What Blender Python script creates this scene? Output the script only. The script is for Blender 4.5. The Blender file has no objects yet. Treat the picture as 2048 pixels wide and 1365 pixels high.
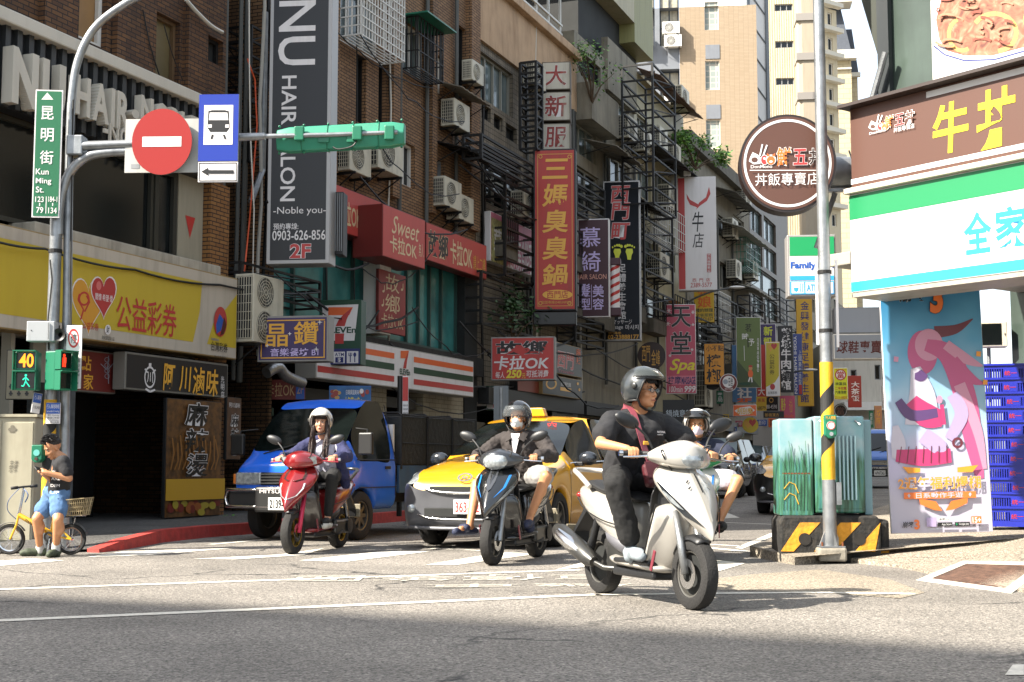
import bpy,bmesh,math,random
from math import sin,cos,pi,tan,atan,atan2,sqrt,hypot
from mathutils import Vector as V3,Matrix,Euler
R=math.radians
D=bpy.data
SC=bpy.context.scene
COL=SC.collection
rnd=random.Random(7)

# ------------------------------------------------ camera, world, sun, exposure
FL,YH,HC=2700.0,935.0,0.85          # focal length and horizon in photo pixels, camera height
TH=atan((YH - 682.5) / FL)
cam_d=D.cameras.new("camera");cam=D.objects.new("camera",cam_d);COL.objects.link(cam)
cam.location=(0,0,HC);cam.rotation_euler=(pi/2 +TH,0,0)
cam_d.sensor_width=36;cam_d.lens=36*FL/2048;cam_d.clip_end=2000;cam_d.clip_start=.05
SC.camera=cam
SUN_AZ,SUN_EL=atan2(.41,.91),R(41)    # direction the light travels (from +X towards +Y), elevation
w=D.worlds.new("World");SC.world=w;w.use_nodes=True
wn=w.node_tree.nodes;bg=wn["Background"]
sky=wn.new("ShaderNodeTexSky");sky.sky_type='NISHITA';sky.sun_disc=False
sky.sun_elevation=SUN_EL
sky.sun_rotation=atan2(-cos(SUN_AZ),-sin(SUN_AZ))
sky.air_density=1.0;sky.dust_density=3.0;sky.ozone_density=.6
hz_=wn.new('ShaderNodeMix');hz_.data_type='RGBA';hz_.inputs[0].default_value=.6;hz_.inputs[7].default_value=(2.9,3.05,3.15,1)   # bright hazy overcast veil
w.node_tree.links.new(sky.outputs[0],hz_.inputs[6]);w.node_tree.links.new(hz_.outputs[2],bg.inputs[0]);bg.inputs[1].default_value=.145
sun_d=D.lights.new("sun",'SUN');sun=D.objects.new("sun",sun_d);COL.objects.link(sun)
sun_d.energy=5.0;sun_d.angle=R(.8);sun_d.color=(1,.93,.82)
ldir=V3((cos(SUN_AZ)*cos(SUN_EL),sin(SUN_AZ)*cos(SUN_EL),-sin(SUN_EL)))
sun.rotation_euler=ldir.to_track_quat('-Z','Y').to_euler();sun.location=(-20,-10,30)
vs=SC.view_settings
SC.display_settings.display_device='sRGB'
vs.view_transform='Standard';vs.look='None';vs.gamma=1;vs.exposure=1.75
try: vs.use_curve_mapping=False
except Exception: pass

# ------------------------------------------------ pixel -> world helpers (photo pixels, 2048 wide)
CT,ST=cos(TH),sin(TH)
def ray(px,py):
    a=(px-1024)/FL;v=(682.5-py)/FL
    return V3((a,CT - v*ST,ST +v*CT))
def P(px,py,Y):
    r=ray(px,py);return V3((0,0,HC)) +r*(Y/r.y)
def G(px,py,z=0.0):
    r=ray(px,py);return V3((0,0,HC)) +r*((z-HC)/r.z)
class Fr:
    """vertical plane through (ox,oy): local x along its width, y away from the street, z up"""
    def __init__(s,ox,oy,deg):
        s.o=V3((ox,oy,0));s.a=R(deg);s.tx=V3((cos(s.a),sin(s.a),0));s.ty=V3((-sin(s.a),cos(s.a),0))
    def at(s,px,py,dy=0.0):
        r=ray(px,py);c=V3((0,0,HC))
        k=(dy - (c-s.o).dot(s.ty)) / r.dot(s.ty)
        p=c +r*k
        return ((p-s.o).dot(s.tx),p.z)
    def x(s,px,dy=0.0): return s.at(px,700,dy)[0]
    def w(s,x,y=0.0,z=0.0):
        p=s.o +s.tx*x +s.ty*y;p.z=z;return p
def FP(px,Y,deg=-12):
    p=P(px,900,Y);return Fr(p.x,p.y,deg)
SA=68.64                                  # street direction, degrees from +X
UX,UY=cos(R(SA)),sin(R(SA))
FAC=Fr(-12.44,0,SA)                     # plane of the left-hand facades
def ST_(s,t):                              # street coordinates -> world xy (t to the right)
    return (UX*s +UY*t,UY*s - UX*t)
def road_z(y): return max(0.0,y-22)*.008

# ------------------------------------------------ materials
MC={}
def hexc(h):
    if not isinstance(h,str): return tuple(h)[:3]
    h=h.lstrip('#');o=[]
    for i in (0,2,4):
        c=int(h[i:i+2],16)/255
        o.append(c/12.92 if c<=.04045 else ((c+.055)/1.055)**2.4)
    return tuple(o)
def mt(name,c='#808080',r=.6,m=0.,var=0.,vs=6.,bump=0.,bs=60.,coat=0.,em=None,es=1.,tr=0.,stain=0.,al=1.,dirt='#3a352c',st=(3.,.35)):
    if name in MC: return MC[name]
    M=D.materials.new(name);M.use_nodes=True;nt=M.node_tree;N=nt.nodes;L=nt.links
    b=N["Principled BSDF"];c3=hexc(c)
    b.inputs['Base Color'].default_value=(*c3,1);b.inputs['Roughness'].default_value=r
    b.inputs['Metallic'].default_value=m
    if coat: b.inputs['Coat Weight'].default_value=coat;b.inputs['Coat Roughness'].default_value=.06
    if tr: b.inputs['Transmission Weight'].default_value=tr;b.inputs['IOR'].default_value=1.3
    if al<1: b.inputs['Alpha'].default_value=al
    if em: b.inputs['Emission Color'].default_value=(*hexc(em),1);b.inputs['Emission Strength'].default_value=es
    tc=None
    def coord():
        nonlocal tc
        if tc is None: tc=N.new("ShaderNodeTexCoord")
        return tc.outputs['Object']
    src=None
    if var:
        n=N.new("ShaderNodeTexNoise");n.inputs['Scale'].default_value=vs;n.inputs['Detail'].default_value=6
        L.new(coord(),n.inputs['Vector'])
        mx=N.new("ShaderNodeMix");mx.data_type='RGBA'
        mr=N.new("ShaderNodeMapRange");mr.inputs[1].default_value=.3;mr.inputs[2].default_value=.7
        L.new(n.outputs[0],mr.inputs[0]);L.new(mr.outputs[0],mx.inputs[0])
        mx.inputs[6].default_value=(*[max(0,x*(1-var)) for x in c3],1);mx.inputs[7].default_value=(*[min(1,x*(1+var)) for x in c3],1)
        src=mx.outputs[2]
    if stain:
        mp=N.new("ShaderNodeMapping");mp.inputs['Scale'].default_value=(st[0],st[0],st[1]);L.new(coord(),mp.inputs[0])
        n=N.new("ShaderNodeTexNoise");n.inputs['Scale'].default_value=1.6;n.inputs['Detail'].default_value=8;n.inputs['Roughness'].default_value=.65
        L.new(mp.outputs[0],n.inputs['Vector'])
        mr=N.new("ShaderNodeMapRange");mr.inputs[1].default_value=.48;mr.inputs[2].default_value=.75;mr.inputs[4].default_value=stain
        L.new(n.outputs[0],mr.inputs[0])
        mx=N.new("ShaderNodeMix");mx.data_type='RGBA';L.new(mr.outputs[0],mx.inputs[0])
        if src: L.new(src,mx.inputs[6])
        else: mx.inputs[6].default_value=(*c3,1)
        mx.inputs[7].default_value=(*hexc(dirt),1);src=mx.outputs[2]
    if src: L.new(src,b.inputs['Base Color'])
    if bump:
        n=N.new("ShaderNodeTexNoise");n.inputs['Scale'].default_value=bs;n.inputs['Detail'].default_value=5
        L.new(coord(),n.inputs['Vector'])
        bp=N.new("ShaderNodeBump");bp.inputs['Strength'].default_value=bump;bp.inputs['Distance'].default_value=.02
        L.new(n.outputs[0],bp.inputs['Height']);L.new(bp.outputs[0],b.inputs['Normal'])
    MC[name]=M;return M
def brick(name,c1,c2,mortar,bw=.22,rh=.066,off=.5,ms=.008,stain=.5,r=.8,dirt='#1d1814',bias=0.):
    if name in MC: return MC[name]
    M=mt(name,c1,r);nt=M.node_tree;N=nt.nodes;L=nt.links;b=N["Principled BSDF"]
    tc=N.new("ShaderNodeTexCoord");sp=N.new("ShaderNodeSeparateXYZ");cb=N.new("ShaderNodeCombineXYZ")
    ad=N.new("ShaderNodeMath");ad.operation='ADD'
    L.new(tc.outputs['Object'],sp.inputs[0]);L.new(sp.outputs[0],ad.inputs[0]);L.new(sp.outputs[1],ad.inputs[1])
    L.new(ad.outputs[0],cb.inputs[0]);L.new(sp.outputs[2],cb.inputs[1])
    t=N.new("ShaderNodeTexBrick");L.new(cb.outputs[0],t.inputs['Vector'])
    t.inputs['Color1'].default_value=(*hexc(c1),1);t.inputs['Color2'].default_value=(*hexc(c2),1);t.inputs['Mortar'].default_value=(*hexc(mortar),1)
    t.inputs['Scale'].default_value=1;t.inputs['Brick Width'].default_value=bw;t.inputs['Row Height'].default_value=rh
    t.inputs['Mortar Size'].default_value=ms;t.offset=off;t.inputs['Bias'].default_value=bias
    mp=N.new("ShaderNodeMapping");mp.inputs['Scale'].default_value=(1.6,1.6,.3);L.new(tc.outputs['Object'],mp.inputs[0])
    n=N.new("ShaderNodeTexNoise");n.inputs['Scale'].default_value=1.2;n.inputs['Detail'].default_value=9;L.new(mp.outputs[0],n.inputs['Vector'])
    mr=N.new("ShaderNodeMapRange");mr.inputs[1].default_value=.42;mr.inputs[2].default_value=.75;mr.inputs[4].default_value=stain;L.new(n.outputs[0],mr.inputs[0])
    mx=N.new("ShaderNodeMix");mx.data_type='RGBA';L.new(mr.outputs[0],mx.inputs[0]);L.new(t.outputs[0],mx.inputs[6]);mx.inputs[7].default_value=(*hexc(dirt),1)
    L.new(mx.outputs[2],b.inputs['Base Color'])
    bp=N.new("ShaderNodeBump");bp.inputs['Strength'].default_value=.5;bp.inputs['Distance'].default_value=.01;bp.invert=True
    L.new(t.outputs[1],bp.inputs['Height']);L.new(bp.outputs[0],b.inputs['Normal'])
    return M
def ribbed(name,c,scale=30.,r=.5,m=0.,axis=0,depth=.6,stain=.3):
    """paint over a corrugated sheet: the ribs are a wave in the height"""
    if name in MC: return MC[name]
    M=mt(name,c,r,m,stain=stain);nt=M.node_tree;N=nt.nodes;L=nt.links;b=N["Principled BSDF"]
    tc=N.new("ShaderNodeTexCoord");wv=N.new("ShaderNodeTexWave");wv.bands_direction='XYZ'[axis];wv.inputs['Scale'].default_value=scale
    L.new(tc.outputs['Object'],wv.inputs[0]);bp=N.new("ShaderNodeBump");bp.inputs['Strength'].default_value=depth;bp.inputs['Distance'].default_value=.03
    L.new(wv.outputs[1],bp.inputs['Height']);L.new(bp.outputs[0],b.inputs['Normal']);return M

# ------------------------------------------------ mesh builder
class MB:
    def __init__(s): s.v=[];s.f=[]
    def add(s,vs,fs):
        b=len(s.v);s.v+=[tuple(v) for v in vs];s.f+=[[i+b for i in f] for f in fs];return s
    def box(s,x0,x1,y0,y1,z0,z1):
        return s.add([(x0,y0,z0),(x1,y0,z0),(x1,y1,z0),(x0,y1,z0),(x0,y0,z1),(x1,y0,z1),(x1,y1,z1),(x0,y1,z1)],
                     [(0,3,2,1),(4,5,6,7),(0,1,5,4),(1,2,6,5),(2,3,7,6),(3,0,4,7)])
    def quad(s,*p): return s.add(p,[tuple(range(len(p)))])
    def prism(s,pts,y0,y1):
        n=len(pts)
        return s.add([(x,y0,z) for x,z in pts] +[(x,y1,z) for x,z in pts],
                     [tuple(range(n)),tuple(range(2*n-1,n-1,-1))] +[(i,(i+1) % n,n+(i+1) % n,n+i) for i in range(n)])
    def sheet(s,pts,z0,z1):              # polygon in plan, extruded upwards
        n=len(pts)
        return s.add([(p[0],p[1],z0) for p in pts] +[(p[0],p[1],z1) for p in pts],
                     [tuple(range(n-1,-1,-1)),tuple(range(n,2*n))] +[(i,(i+1) % n,n+(i+1) % n,n+i) for i in range(n)])
    def tube(s,pts,r,n=8,cap=True):
        pts=[V3(p) for p in pts];m=len(pts);rs=r if isinstance(r,(list,tuple)) else [r]*m
        t0=(pts[1]-pts[0]).normalized();nrm=t0.orthogonal().normalized();rings=[]
        for i,p in enumerate(pts):
            t=((pts[min(i+1,m-1)]-p).normalized() +(p-pts[max(i-1,0)]).normalized())
            t=t.normalized() if t.length>1e-6 else t0
            nrm=(nrm - t*nrm.dot(t));nrm=nrm.normalized() if nrm.length>1e-6 else t.orthogonal().normalized()
            bn=t.cross(nrm)
            rings.append([p +(nrm*cos(2*pi*k/n) +bn*sin(2*pi*k/n))*rs[i] for k in range(n)])
        return s.loft(rings,cap)
    def loft(s,rings,cap=True):
        n=len(rings[0]);vs=[v for r in rings for v in r];fs=[]
        for i in range(len(rings)-1):
            for k in range(n):
                fs.append((i*n+k,i*n+(k+1) % n,(i+1)*n+(k+1) % n,(i+1)*n+k))
        if cap: fs.append(tuple(range(n-1,-1,-1)));fs.append(tuple(range((len(rings)-1)*n,len(rings)*n)))
        return s.add(vs,fs)
    def lathe(s,prof,n=24,M=None,cap=False):   # profile (radius, along y axis)
        rings=[[(r*cos(2*pi*k/n),y,r*sin(2*pi*k/n)) for k in range(n)] for r,y in prof]
        if M is not None: rings=[[M @ V3(v) for v in r] for r in rings]
        return s.loft(rings,cap)
    def ell(s,c,rx,ry=None,rz=None,nu=16,nv=10,M=None):
        ry=rx if ry is None else ry;rz=rx if rz is None else rz;c=V3(c)
        vs=[];fs=[]
        for i in range(nv+1):
            th=pi*i/nv
            for k in range(nu):
                p=V3((rx*sin(th)*cos(2*pi*k/nu),ry*sin(th)*sin(2*pi*k/nu),rz*cos(th)))
                vs.append((M @ p if M is not None else p) +c)
        for i in range(nv):
            for k in range(nu):
                fs.append((i*nu+k,(i+1)*nu+k,(i+1)*nu+(k+1) % nu,i*nu+(k+1) % nu))
        return s.add(vs,fs)
    def disc(s,cx,cz,r,y0,y1,n=32,rz=None):
        return s.prism([(cx +r*cos(2*pi*k/n),cz +(rz or r)*sin(2*pi*k/n)) for k in range(n)],y0,y1)
    def ring(s,cx,cz,r0,r1,y0,y1,n=32):
        rings=[]
        for k in range(n):
            c,q=cos(2*pi*k/n),sin(2*pi*k/n)
            rings.append([(cx+r0*c,y0,cz+r0*q),(cx+r1*c,y0,cz+r1*q),(cx+r1*c,y1,cz+r1*q),(cx+r0*c,y1,cz+r0*q)])
        rings.append(rings[0]);return s.loft(rings,False)
    def xf(s,M): s.v=[tuple(M @ V3(v)) for v in s.v];return s
    def mirror(s):                           # copy mirrored in y
        b=len(s.v);s.f+=[[i+b for i in reversed(f)] for f in s.f];s.v+=[(x,-y,z) for x,y,z in s.v];return s
    def obj(s,name,mat,parent=None,smooth=None,bev=0.,sub=0,solid=0.,loc=None,rot=None,cr=None):
        me=D.meshes.new(name);me.from_pydata(s.v,[],s.f)
        bm=bmesh.new();bm.from_mesh(me)
        if sub or smooth is not None or bev: bmesh.ops.remove_doubles(bm,verts=bm.verts,dist=1e-5)
        bad=[f for f in bm.faces if f.calc_area()<1e-12]
        if bad: bmesh.ops.delete(bm,geom=bad,context='FACES_ONLY')
        bmesh.ops.recalc_face_normals(bm,faces=bm.faces);bm.to_mesh(me);bm.free()
        if cr:                               # crease along some columns of a loft: (ring size, {column: sharpness})
            at=me.attributes.new('crease_edge','FLOAT','EDGE')
            for e in me.edges:
                a,b=e.vertices[0] % cr[0],e.vertices[1] % cr[0]
                if a==b and a in cr[1]: at.data[e.index].value=cr[1][a]
        me.materials.append(mat)
        if smooth is not None or sub:
            me.shade_smooth()
            if smooth: me.set_sharp_from_angle(angle=R(smooth))
        o=D.objects.new(name,me);COL.objects.link(o)
        if parent is not None: o.parent=parent
        if loc is not None: o.location=loc
        if rot is not None: o.rotation_euler=rot
        if solid: q=o.modifiers.new("s",'SOLIDIFY');q.thickness=solid;q.offset=-1
        if bev: q=o.modifiers.new("b",'BEVEL');q.width=bev;q.segments=2;q.limit_method='ANGLE';q.angle_limit=R(40)
        if sub: q=o.modifiers.new("u",'SUBSURF');q.levels=sub;q.render_levels=sub
        return o
def tag(o,label=None,cat=None,group=None,kind=None):
    if label: o['label']=label
    if cat: o['category']=cat
    if group: o['group']=group
    if kind: o['kind']=kind
    return o
def thing(name,label,cat,loc=(0,0,0),rz=0.,group=None):
    o=D.objects.new(name,None);COL.objects.link(o);o.empty_display_size=.1
    o.location=loc;o.rotation_euler=(0,0,rz);return tag(o,label,cat,group)
def thing_f(name,label,cat,fr,x,y=0.,z=0.,group=None):
    return thing(name,label,cat,fr.w(x,y,z),fr.a,group)
def struct(name,mb,mat,**k):
    o=mb.obj(name,mat,**k);o['kind']='structure';return o
def dup(o,loc=None,rz=None,label=None,parent=None):
    c=o.copy();COL.objects.link(c)
    if parent is not None: c.parent=parent
    if loc is not None: c.location=loc
    if rz is not None: c.rotation_euler=(0,0,rz)
    if label: c['label']=label
    for ch in list(KIDS.get(o.name,())) or [x for x in D.objects if x.parent==o]: dup(ch,parent=c)
    return c
KIDS={}

# ------------------------------------------------ lettering and flat emblems
TXC={}
def text_mesh(s,bold=0.,shear=0.):
    if any(ord(c)>0x2E80 for c in s): bold *= .5
    k=(s,bold,shear)
    if k in TXC: return TXC[k]
    cu=D.curves.new("t",'FONT');cu.body=s;cu.size=1;cu.offset=bold;cu.shear=shear;cu.resolution_u=3;cu.fill_mode='BOTH' if False else 'FRONT'
    o=D.objects.new("t",cu);COL.objects.link(o)
    dg=bpy.context.evaluated_depsgraph_get();me=D.meshes.new_from_object(o.evaluated_get(dg))
    vs=[(v.co.x,v.co.y) for v in me.vertices];fs=[tuple(p.vertices) for p in me.polygons]
    D.objects.remove(o);D.curves.remove(cu);D.meshes.remove(me)
    if not vs: vs=[(0,0),(1,0),(1,1)];fs=[]
    xs=[v[0] for v in vs];ys=[v[1] for v in vs]
    bb=(min(xs),min(ys),max(xs),max(ys));TXC[k]=(vs,fs,bb);return TXC[k]
def put_text(mb,s,x0,z0,x1,z1,y,bold=0.,shear=0.,fit=True):
    vs,fs,(a,b,c,d)=text_mesh(s,bold,shear)
    sx=(x1-x0)/max(c-a,1e-6);sz=(z1-z0)/max(d-b,1e-6)
    mb.add([(x0+(vx-a)*sx,y,z0+(vz-b)*sz) for vx,vz in vs],fs)
def heart(n=36):
    o=[]
    for k in range(n):
        t=2*pi*k/n;o.append((sin(t)**3,(13*cos(t)-5*cos(2*t)-2*cos(3*t)-cos(4*t)+2.5)/14.8))
    return o
class Sign:
    """a sign whose layout is given in photo pixels on the plane fr (offset dy): cabinet, panel, lettering, emblems"""
    def __init__(s,name,label,cat,fr,rect,face,frame,th=.18,b=.025,group=None,dy=0.,roll=0.,round_=False,panel='panel',pole=None):
        x0,y0,x1,y1=rect;xm,ym=(x0+x1)/2,(y0+y1)/2
        xa=fr.at(x0,ym,dy)[0];xb=fr.at(x1,ym,dy)[0];zt=fr.at(xm,y0,dy)[1];zb=fr.at(xm,y1,dy)[1]
        s.fr,s.dy,s.xc,s.zb=fr,dy,(xa+xb)/2,zb;s.w,s.h=xb-xa,zt-zb;s.rect=rect
        s.root=thing_f(name,label,cat,fr,s.xc,dy,zb,group)
        if roll: s.root.rotation_euler=(0,R(roll),fr.a)
        s.k=s.h/(y1-y0);s.ly=-.006;s.parts={}
        hw,h=s.w/2,s.h
        if round_:
            MB().disc(0,h/2,hw,.002,th,48,h/2).obj('cabinet',frame,s.root,smooth=40)
            MB().disc(0,h/2,hw-b,-.004,.0,48,h/2-b).obj(panel,face,s.root)
        else:
            if th: MB().box(-hw,hw,.0,th,0,h).obj('cabinet',frame,s.root,bev=min(.01,b/2+.002))
            MB().box(-hw+b,hw-b,-.004,.002 if th else .004,b,h-b).obj(panel,face,s.root)
    def L(s,px,py):
        x,z=s.fr.at(px,py,s.dy);return (x-s.xc,z-s.zb)
    def mb(s,part,mat):
        k=(part,mat.name);return s.parts.setdefault(k,(MB(),mat))[0]
    def nx(s): s.ly-=.0007;return s.ly
    def R(s,rect): 
        x0,y0,x1,y1=rect;xm,ym=(x0+x1)/2,(y0+y1)/2
        return s.L(x0,ym)[0],s.L(xm,y1)[1],s.L(x1,ym)[0],s.L(xm,y0)[1]
    def t(s,txt,rect,mat,bold=.02,shear=0.,part='lettering',halo=None,hb=.06):
        a,b,c,d=s.R(rect)
        if halo:
            e=(d-b)*(hb-bold)*.7
            put_text(s.mb(part,halo),txt,a-e,b-e,c+e,d+e,s.nx(),hb,shear)
        put_text(s.mb(part,mat),txt,a,b,c,d,s.nx(),bold,shear);return s
    def v(s,txt,rect,mat,bold=.02,gap=.12,**k):
        x0,y0,x1,y1=rect;n=len(txt);h=(y1-y0)/n
        for i,c in enumerate(txt):
            if c != ' ':
                g=h*gap/2;q=(x0,y0+i*h+g,x1,y0+(i+1)*h-g)
                if c in '一三二2': q=(x0,q[1]+h*.08,x1,q[3]-h*.08)
                s.t(c,q,mat,bold,**k)
        return s
    def p(s,pts,mat,part='emblem',y=None):
        q=[s.L(*a) for a in pts];y=s.nx() if y is None else y;s.mb(part,mat).add([(x,y,z) for x,z in q],[tuple(range(len(q)))]);return s
    def r(s,rect,mat,part='band'):
        a,b,c,d=s.R(rect);y=s.nx();s.mb(part,mat).add([(a,y,b),(c,y,b),(c,y,d),(a,y,d)],[(0,1,2,3)]);return s
    def fr_(s,rect,wpx,mat,part='border'):
        x0,y0,x1,y1=rect
        for q in ((x0,y0,x1,y0+wpx),(x0,y1-wpx,x1,y1),(x0,y0+wpx,x0+wpx,y1-wpx),(x1-wpx,y0+wpx,x1,y1-wpx)): s.r(q,mat,part)
        return s
    def e(s,cx,cy,rx,ry,mat,part='emblem',n=28):
        return s.p([(cx+rx*cos(2*pi*k/n),cy+ry*sin(2*pi*k/n)) for k in range(n)],mat,part)
    def o(s,cx,cy,r0,r1,mat,part='border',n=40,q=1.):  # ring
        y=s.nx();m=s.mb(part,mat)
        pts=[s.L(cx+r*cos(2*pi*k/n),cy+r*q*sin(2*pi*k/n)) for k in range(n) for r in (r0,r1)]
        m.add([(x,y,z) for x,z in pts],[(2*k,2*k+1,(2*k+3) % (2*n),(2*k+2) % (2*n)) for k in range(n)]);return s
    def hrt(s,cx,cy,rx,ry,mat,part='emblem'):
        return s.p([(cx+rx*x,cy-ry*z) for x,z in heart()],mat,part)
    def ln(s,pts,wpx,mat,part='emblem'):   # stroke through pixel points
        y=s.nx()
        for (a,b),(c,d) in zip(pts,pts[1:]):
            l=hypot(c-a,d-b) or 1;nx,ny=-(d-b)/l*wpx/2,(c-a)/l*wpx/2
            s.p([(a+nx,b+ny),(c+nx,d+ny),(c-nx,d-ny),(a-nx,b-ny)],mat,part,y)
        return s
    def done(s):
        for (part,_),(m,mat) in s.parts.items(): m.obj(part,mat,s.root)
        return s.root

# ------------------------------------------------ shared materials
BLK=mt('black_paint','#141414',.5);IRON=mt('dark_iron','#1c1b1a',.6,.3,var=.4,vs=20);WHT=mt('white_paint','#d9d7d0',.5,stain=.25)
WFR=mt('white_frame','#c9c7c0',.5);GAL=mt('galvanised','#8d9092',.42,.75,var=.22,vs=9,bump=.12,bs=70,stain=.3,dirt='#55524c')
CREAM=mt('cream_enamel','#b9b3a0',.5,var=.08,stain=.45);GREYM=mt('grey_enamel','#85888a',.5,stain=.3)
GLASS=mt('dark_glass','#0c1112',.12,var=.5,vs=1.3);GLASS2=mt('pale_glass','#5b6869',.14,var=.35,vs=2.1)
CURT=mt('curtain_glass','#a59e8b',.35,var=.2,vs=7,st=(8,.2),stain=.4);TANBL=mt('tan_blind','#8a6a42',.5,var=.12,vs=3)
CONC=mt('concrete','#857f73',.85,var=.2,vs=4,bump=.3,bs=25,stain=.6);CONCL=mt('pale_concrete','#a39c8d',.85,var=.15,vs=3,bump=.25,bs=30,stain=.6,dirt='#3d372d')
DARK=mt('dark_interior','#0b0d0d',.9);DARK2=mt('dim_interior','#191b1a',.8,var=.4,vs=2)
RUBBER=mt('rubber','#131313',.8,bump=.2,bs=90);CHROME=mt('chrome','#c9c9c9',.18,1.)
RED=mt('sign_red','#b3302a',.45,stain=.3);YEL=mt('sign_yellow','#d2ab2c',.45,stain=.2);WS=mt('sign_white','#d8d4d2',.45,stain=.25,dirt='#8a8273')
GOLD=mt('gold_letter','#dba233',.4);BLKS=mt('sign_black','#15161a',.4);NAVY=mt('sign_navy','#232a66',.45)

# ------------------------------------------------ ground: road, kerbs, pavements, markings
def asphalt(name,c,wear=.5,cracks=.8):
    M=mt(name,c,.82);nt=M.node_tree;N=nt.nodes;L=nt.links;b=N["Principled BSDF"]
    tc=N.new("ShaderNodeTexCoord");o=tc.outputs['Object']
    def noise(sc,d=6,ro=.6):
        n=N.new("ShaderNodeTexNoise");n.inputs['Scale'].default_value=sc;n.inputs['Detail'].default_value=d;n.inputs['Roughness'].default_value=ro;L.new(o,n.inputs[0]);return n.outputs[0]
    def rng(x,a,bb,lo,hi):
        m=N.new("ShaderNodeMapRange");L.new(x,m.inputs[0])
        for i,q in enumerate((a,bb,lo,hi)): m.inputs[i+1].default_value=q
        return m.outputs[0]
    def mul(col,fac):
        m=N.new("ShaderNodeMix");m.data_type='RGBA';m.blend_type='MULTIPLY';m.inputs[0].default_value=1
        if hasattr(col,'links') or not isinstance(col,tuple): L.new(col,m.inputs[6])
        else: m.inputs[6].default_value=(*col,1)
        L.new(fac,m.inputs[7]);return m.outputs[2]
    v=N.new("ShaderNodeTexVoronoi");v.inputs['Scale'].default_value=95;L.new(o,v.inputs[0])
    c0=mul(hexc(c),rng(v.outputs[1],0,1,.25,1.9))
    c1=mul(c0,rng(noise(38,3),.3,.7,.62,1.4));c1=mul(c1,rng(noise(.55,8),.3,.72,1-wear*.45,1+wear*.35))
    wv=N.new("ShaderNodeTexVoronoi");wv.feature='DISTANCE_TO_EDGE';wv.inputs['Scale'].default_value=.42
    dn=N.new("ShaderNodeTexNoise");dn.inputs['Scale'].default_value=2.5;dn.inputs['Detail'].default_value=6;L.new(o,dn.inputs[0])
    ad=N.new("ShaderNodeMix");ad.data_type='RGBA';ad.blend_type='ADD';ad.inputs[0].default_value=.55;L.new(o,ad.inputs[6]);L.new(dn.outputs[1],ad.inputs[7]);L.new(ad.outputs[2],wv.inputs[0])
    gate=rng(noise(.35,2),.46,.54,0,cracks)
    cr=rng(wv.outputs[0],.0,.012,0,1)
    m=N.new("ShaderNodeMath");m.operation='SUBTRACT';m.inputs[0].default_value=1;L.new(cr,m.inputs[1])
    m2=N.new("ShaderNodeMath");m2.operation='MULTIPLY';L.new(m.outputs[0],m2.inputs[0]);L.new(gate,m2.inputs[1])
    mx=N.new("ShaderNodeMix");mx.data_type='RGBA';L.new(m2.outputs[0],mx.inputs[0]);L.new(c1,mx.inputs[6]);mx.inputs[7].default_value=(.012,.012,.012,1)
    L.new(mx.outputs[2],b.inputs['Base Color'])
    bp=N.new("ShaderNodeBump");bp.inputs['Strength'].default_value=.55;bp.inputs['Distance'].default_value=.012;L.new(v.outputs[0],bp.inputs['Height']);L.new(bp.outputs[0],b.inputs['Normal'])
    return M
ASPH=asphalt('asphalt','#706b64',.85,1.);PAVE=asphalt('pavement_concrete','#837a6c',.6,.5);PAVED=asphalt('pavement_dark','#4a4845',.8,.9)
PATCH=asphalt('asphalt_patch','#807768',.5,1.)
m=MB();ys=[-80,-20,0,10,22,60,120,400,900]
for a,b in zip(ys,ys[1:]): m.quad((-900,a,road_z(a)),(900,a,road_z(a)),(900,b,road_z(b)),(-900,b,road_z(b)))
struct('road',m,ASPH,smooth=None)
PAINT=mt('road_paint','#c9c4b8',.7,var=.12,vs=30,stain=.55,dirt='#77736b',st=(9,9),bump=.3,bs=120)
def flat(pts,dz=.004):
    q=[G(x,y) for x,y in pts];return [(p.x,p.y,road_z(p.y)+dz) for p in q]
def gline(a,b,w):                          # painted line of real width w between two photo points on the road
    p,q=G(*a),G(*b);d=(q-p);d.z=0;d.normalize();n=V3((-d.y,d.x,0))*w/2
    return [(v.x,v.y,road_z(v.y)+.004) for v in (p+n,q+n,q-n,p-n)]
m=MB()
for a,b,wd in (((-300,1190),(1160,1141),.11),((-400,1260),(1200,1190),.12),((1190,1190.5),(1630,1186),.1),((1630,1186),(1830,1189),.09)): m.quad(*gline(a,b,wd))
struct('road_marking',m,PAINT)
m=MB()
for q in ([(170,1116),(245,1104),(475,1097),(300,1111)],[(385,1119),(560,1110),(650,1097),(610,1111),(470,1120)],[(598,1122),(690,1125),(860,1104),(770,1103)],
          [(850,1131),(915,1131),(1080,1108),(1000,1106)],[(1110,1141),(1240,1128),(1180,1122)],[(1300,1140),(1440,1143),(1490,1128),(1400,1117)],
          [(-60,1128),(60,1118),(130,1122),(-60,1138)],[(2010,1352),(2048,1352),(2048,1331),(2026,1331)]): m.quad(*flat(q))
struct('road_marking',m,PAINT)
m=MB()
for q in ([(1425,1039),(1480,1037),(1455,1029)],[(1423,1023),(1448,1022),(1440,1019)],[(1468,990),(1474,991),(1510,982),(1504,981)],[(1516,972),(1528,972),(1532,968),(1520,969)],
          [(1470,1097),(1484,1099),(1560,1068),(1554,1062)]): m.quad(*flat(q))
for a,b,wd in (((1400,1044),(1560,1050),.12),((1380,1093),(1505,1105),.14),((1380,1087),(1490,1094),.1),((530,1080),(420,1090),.1),((985,1103),(860,1098),.1)): m.quad(*gline(a,b,wd))
struct('road_marking',m,PAINT)
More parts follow.
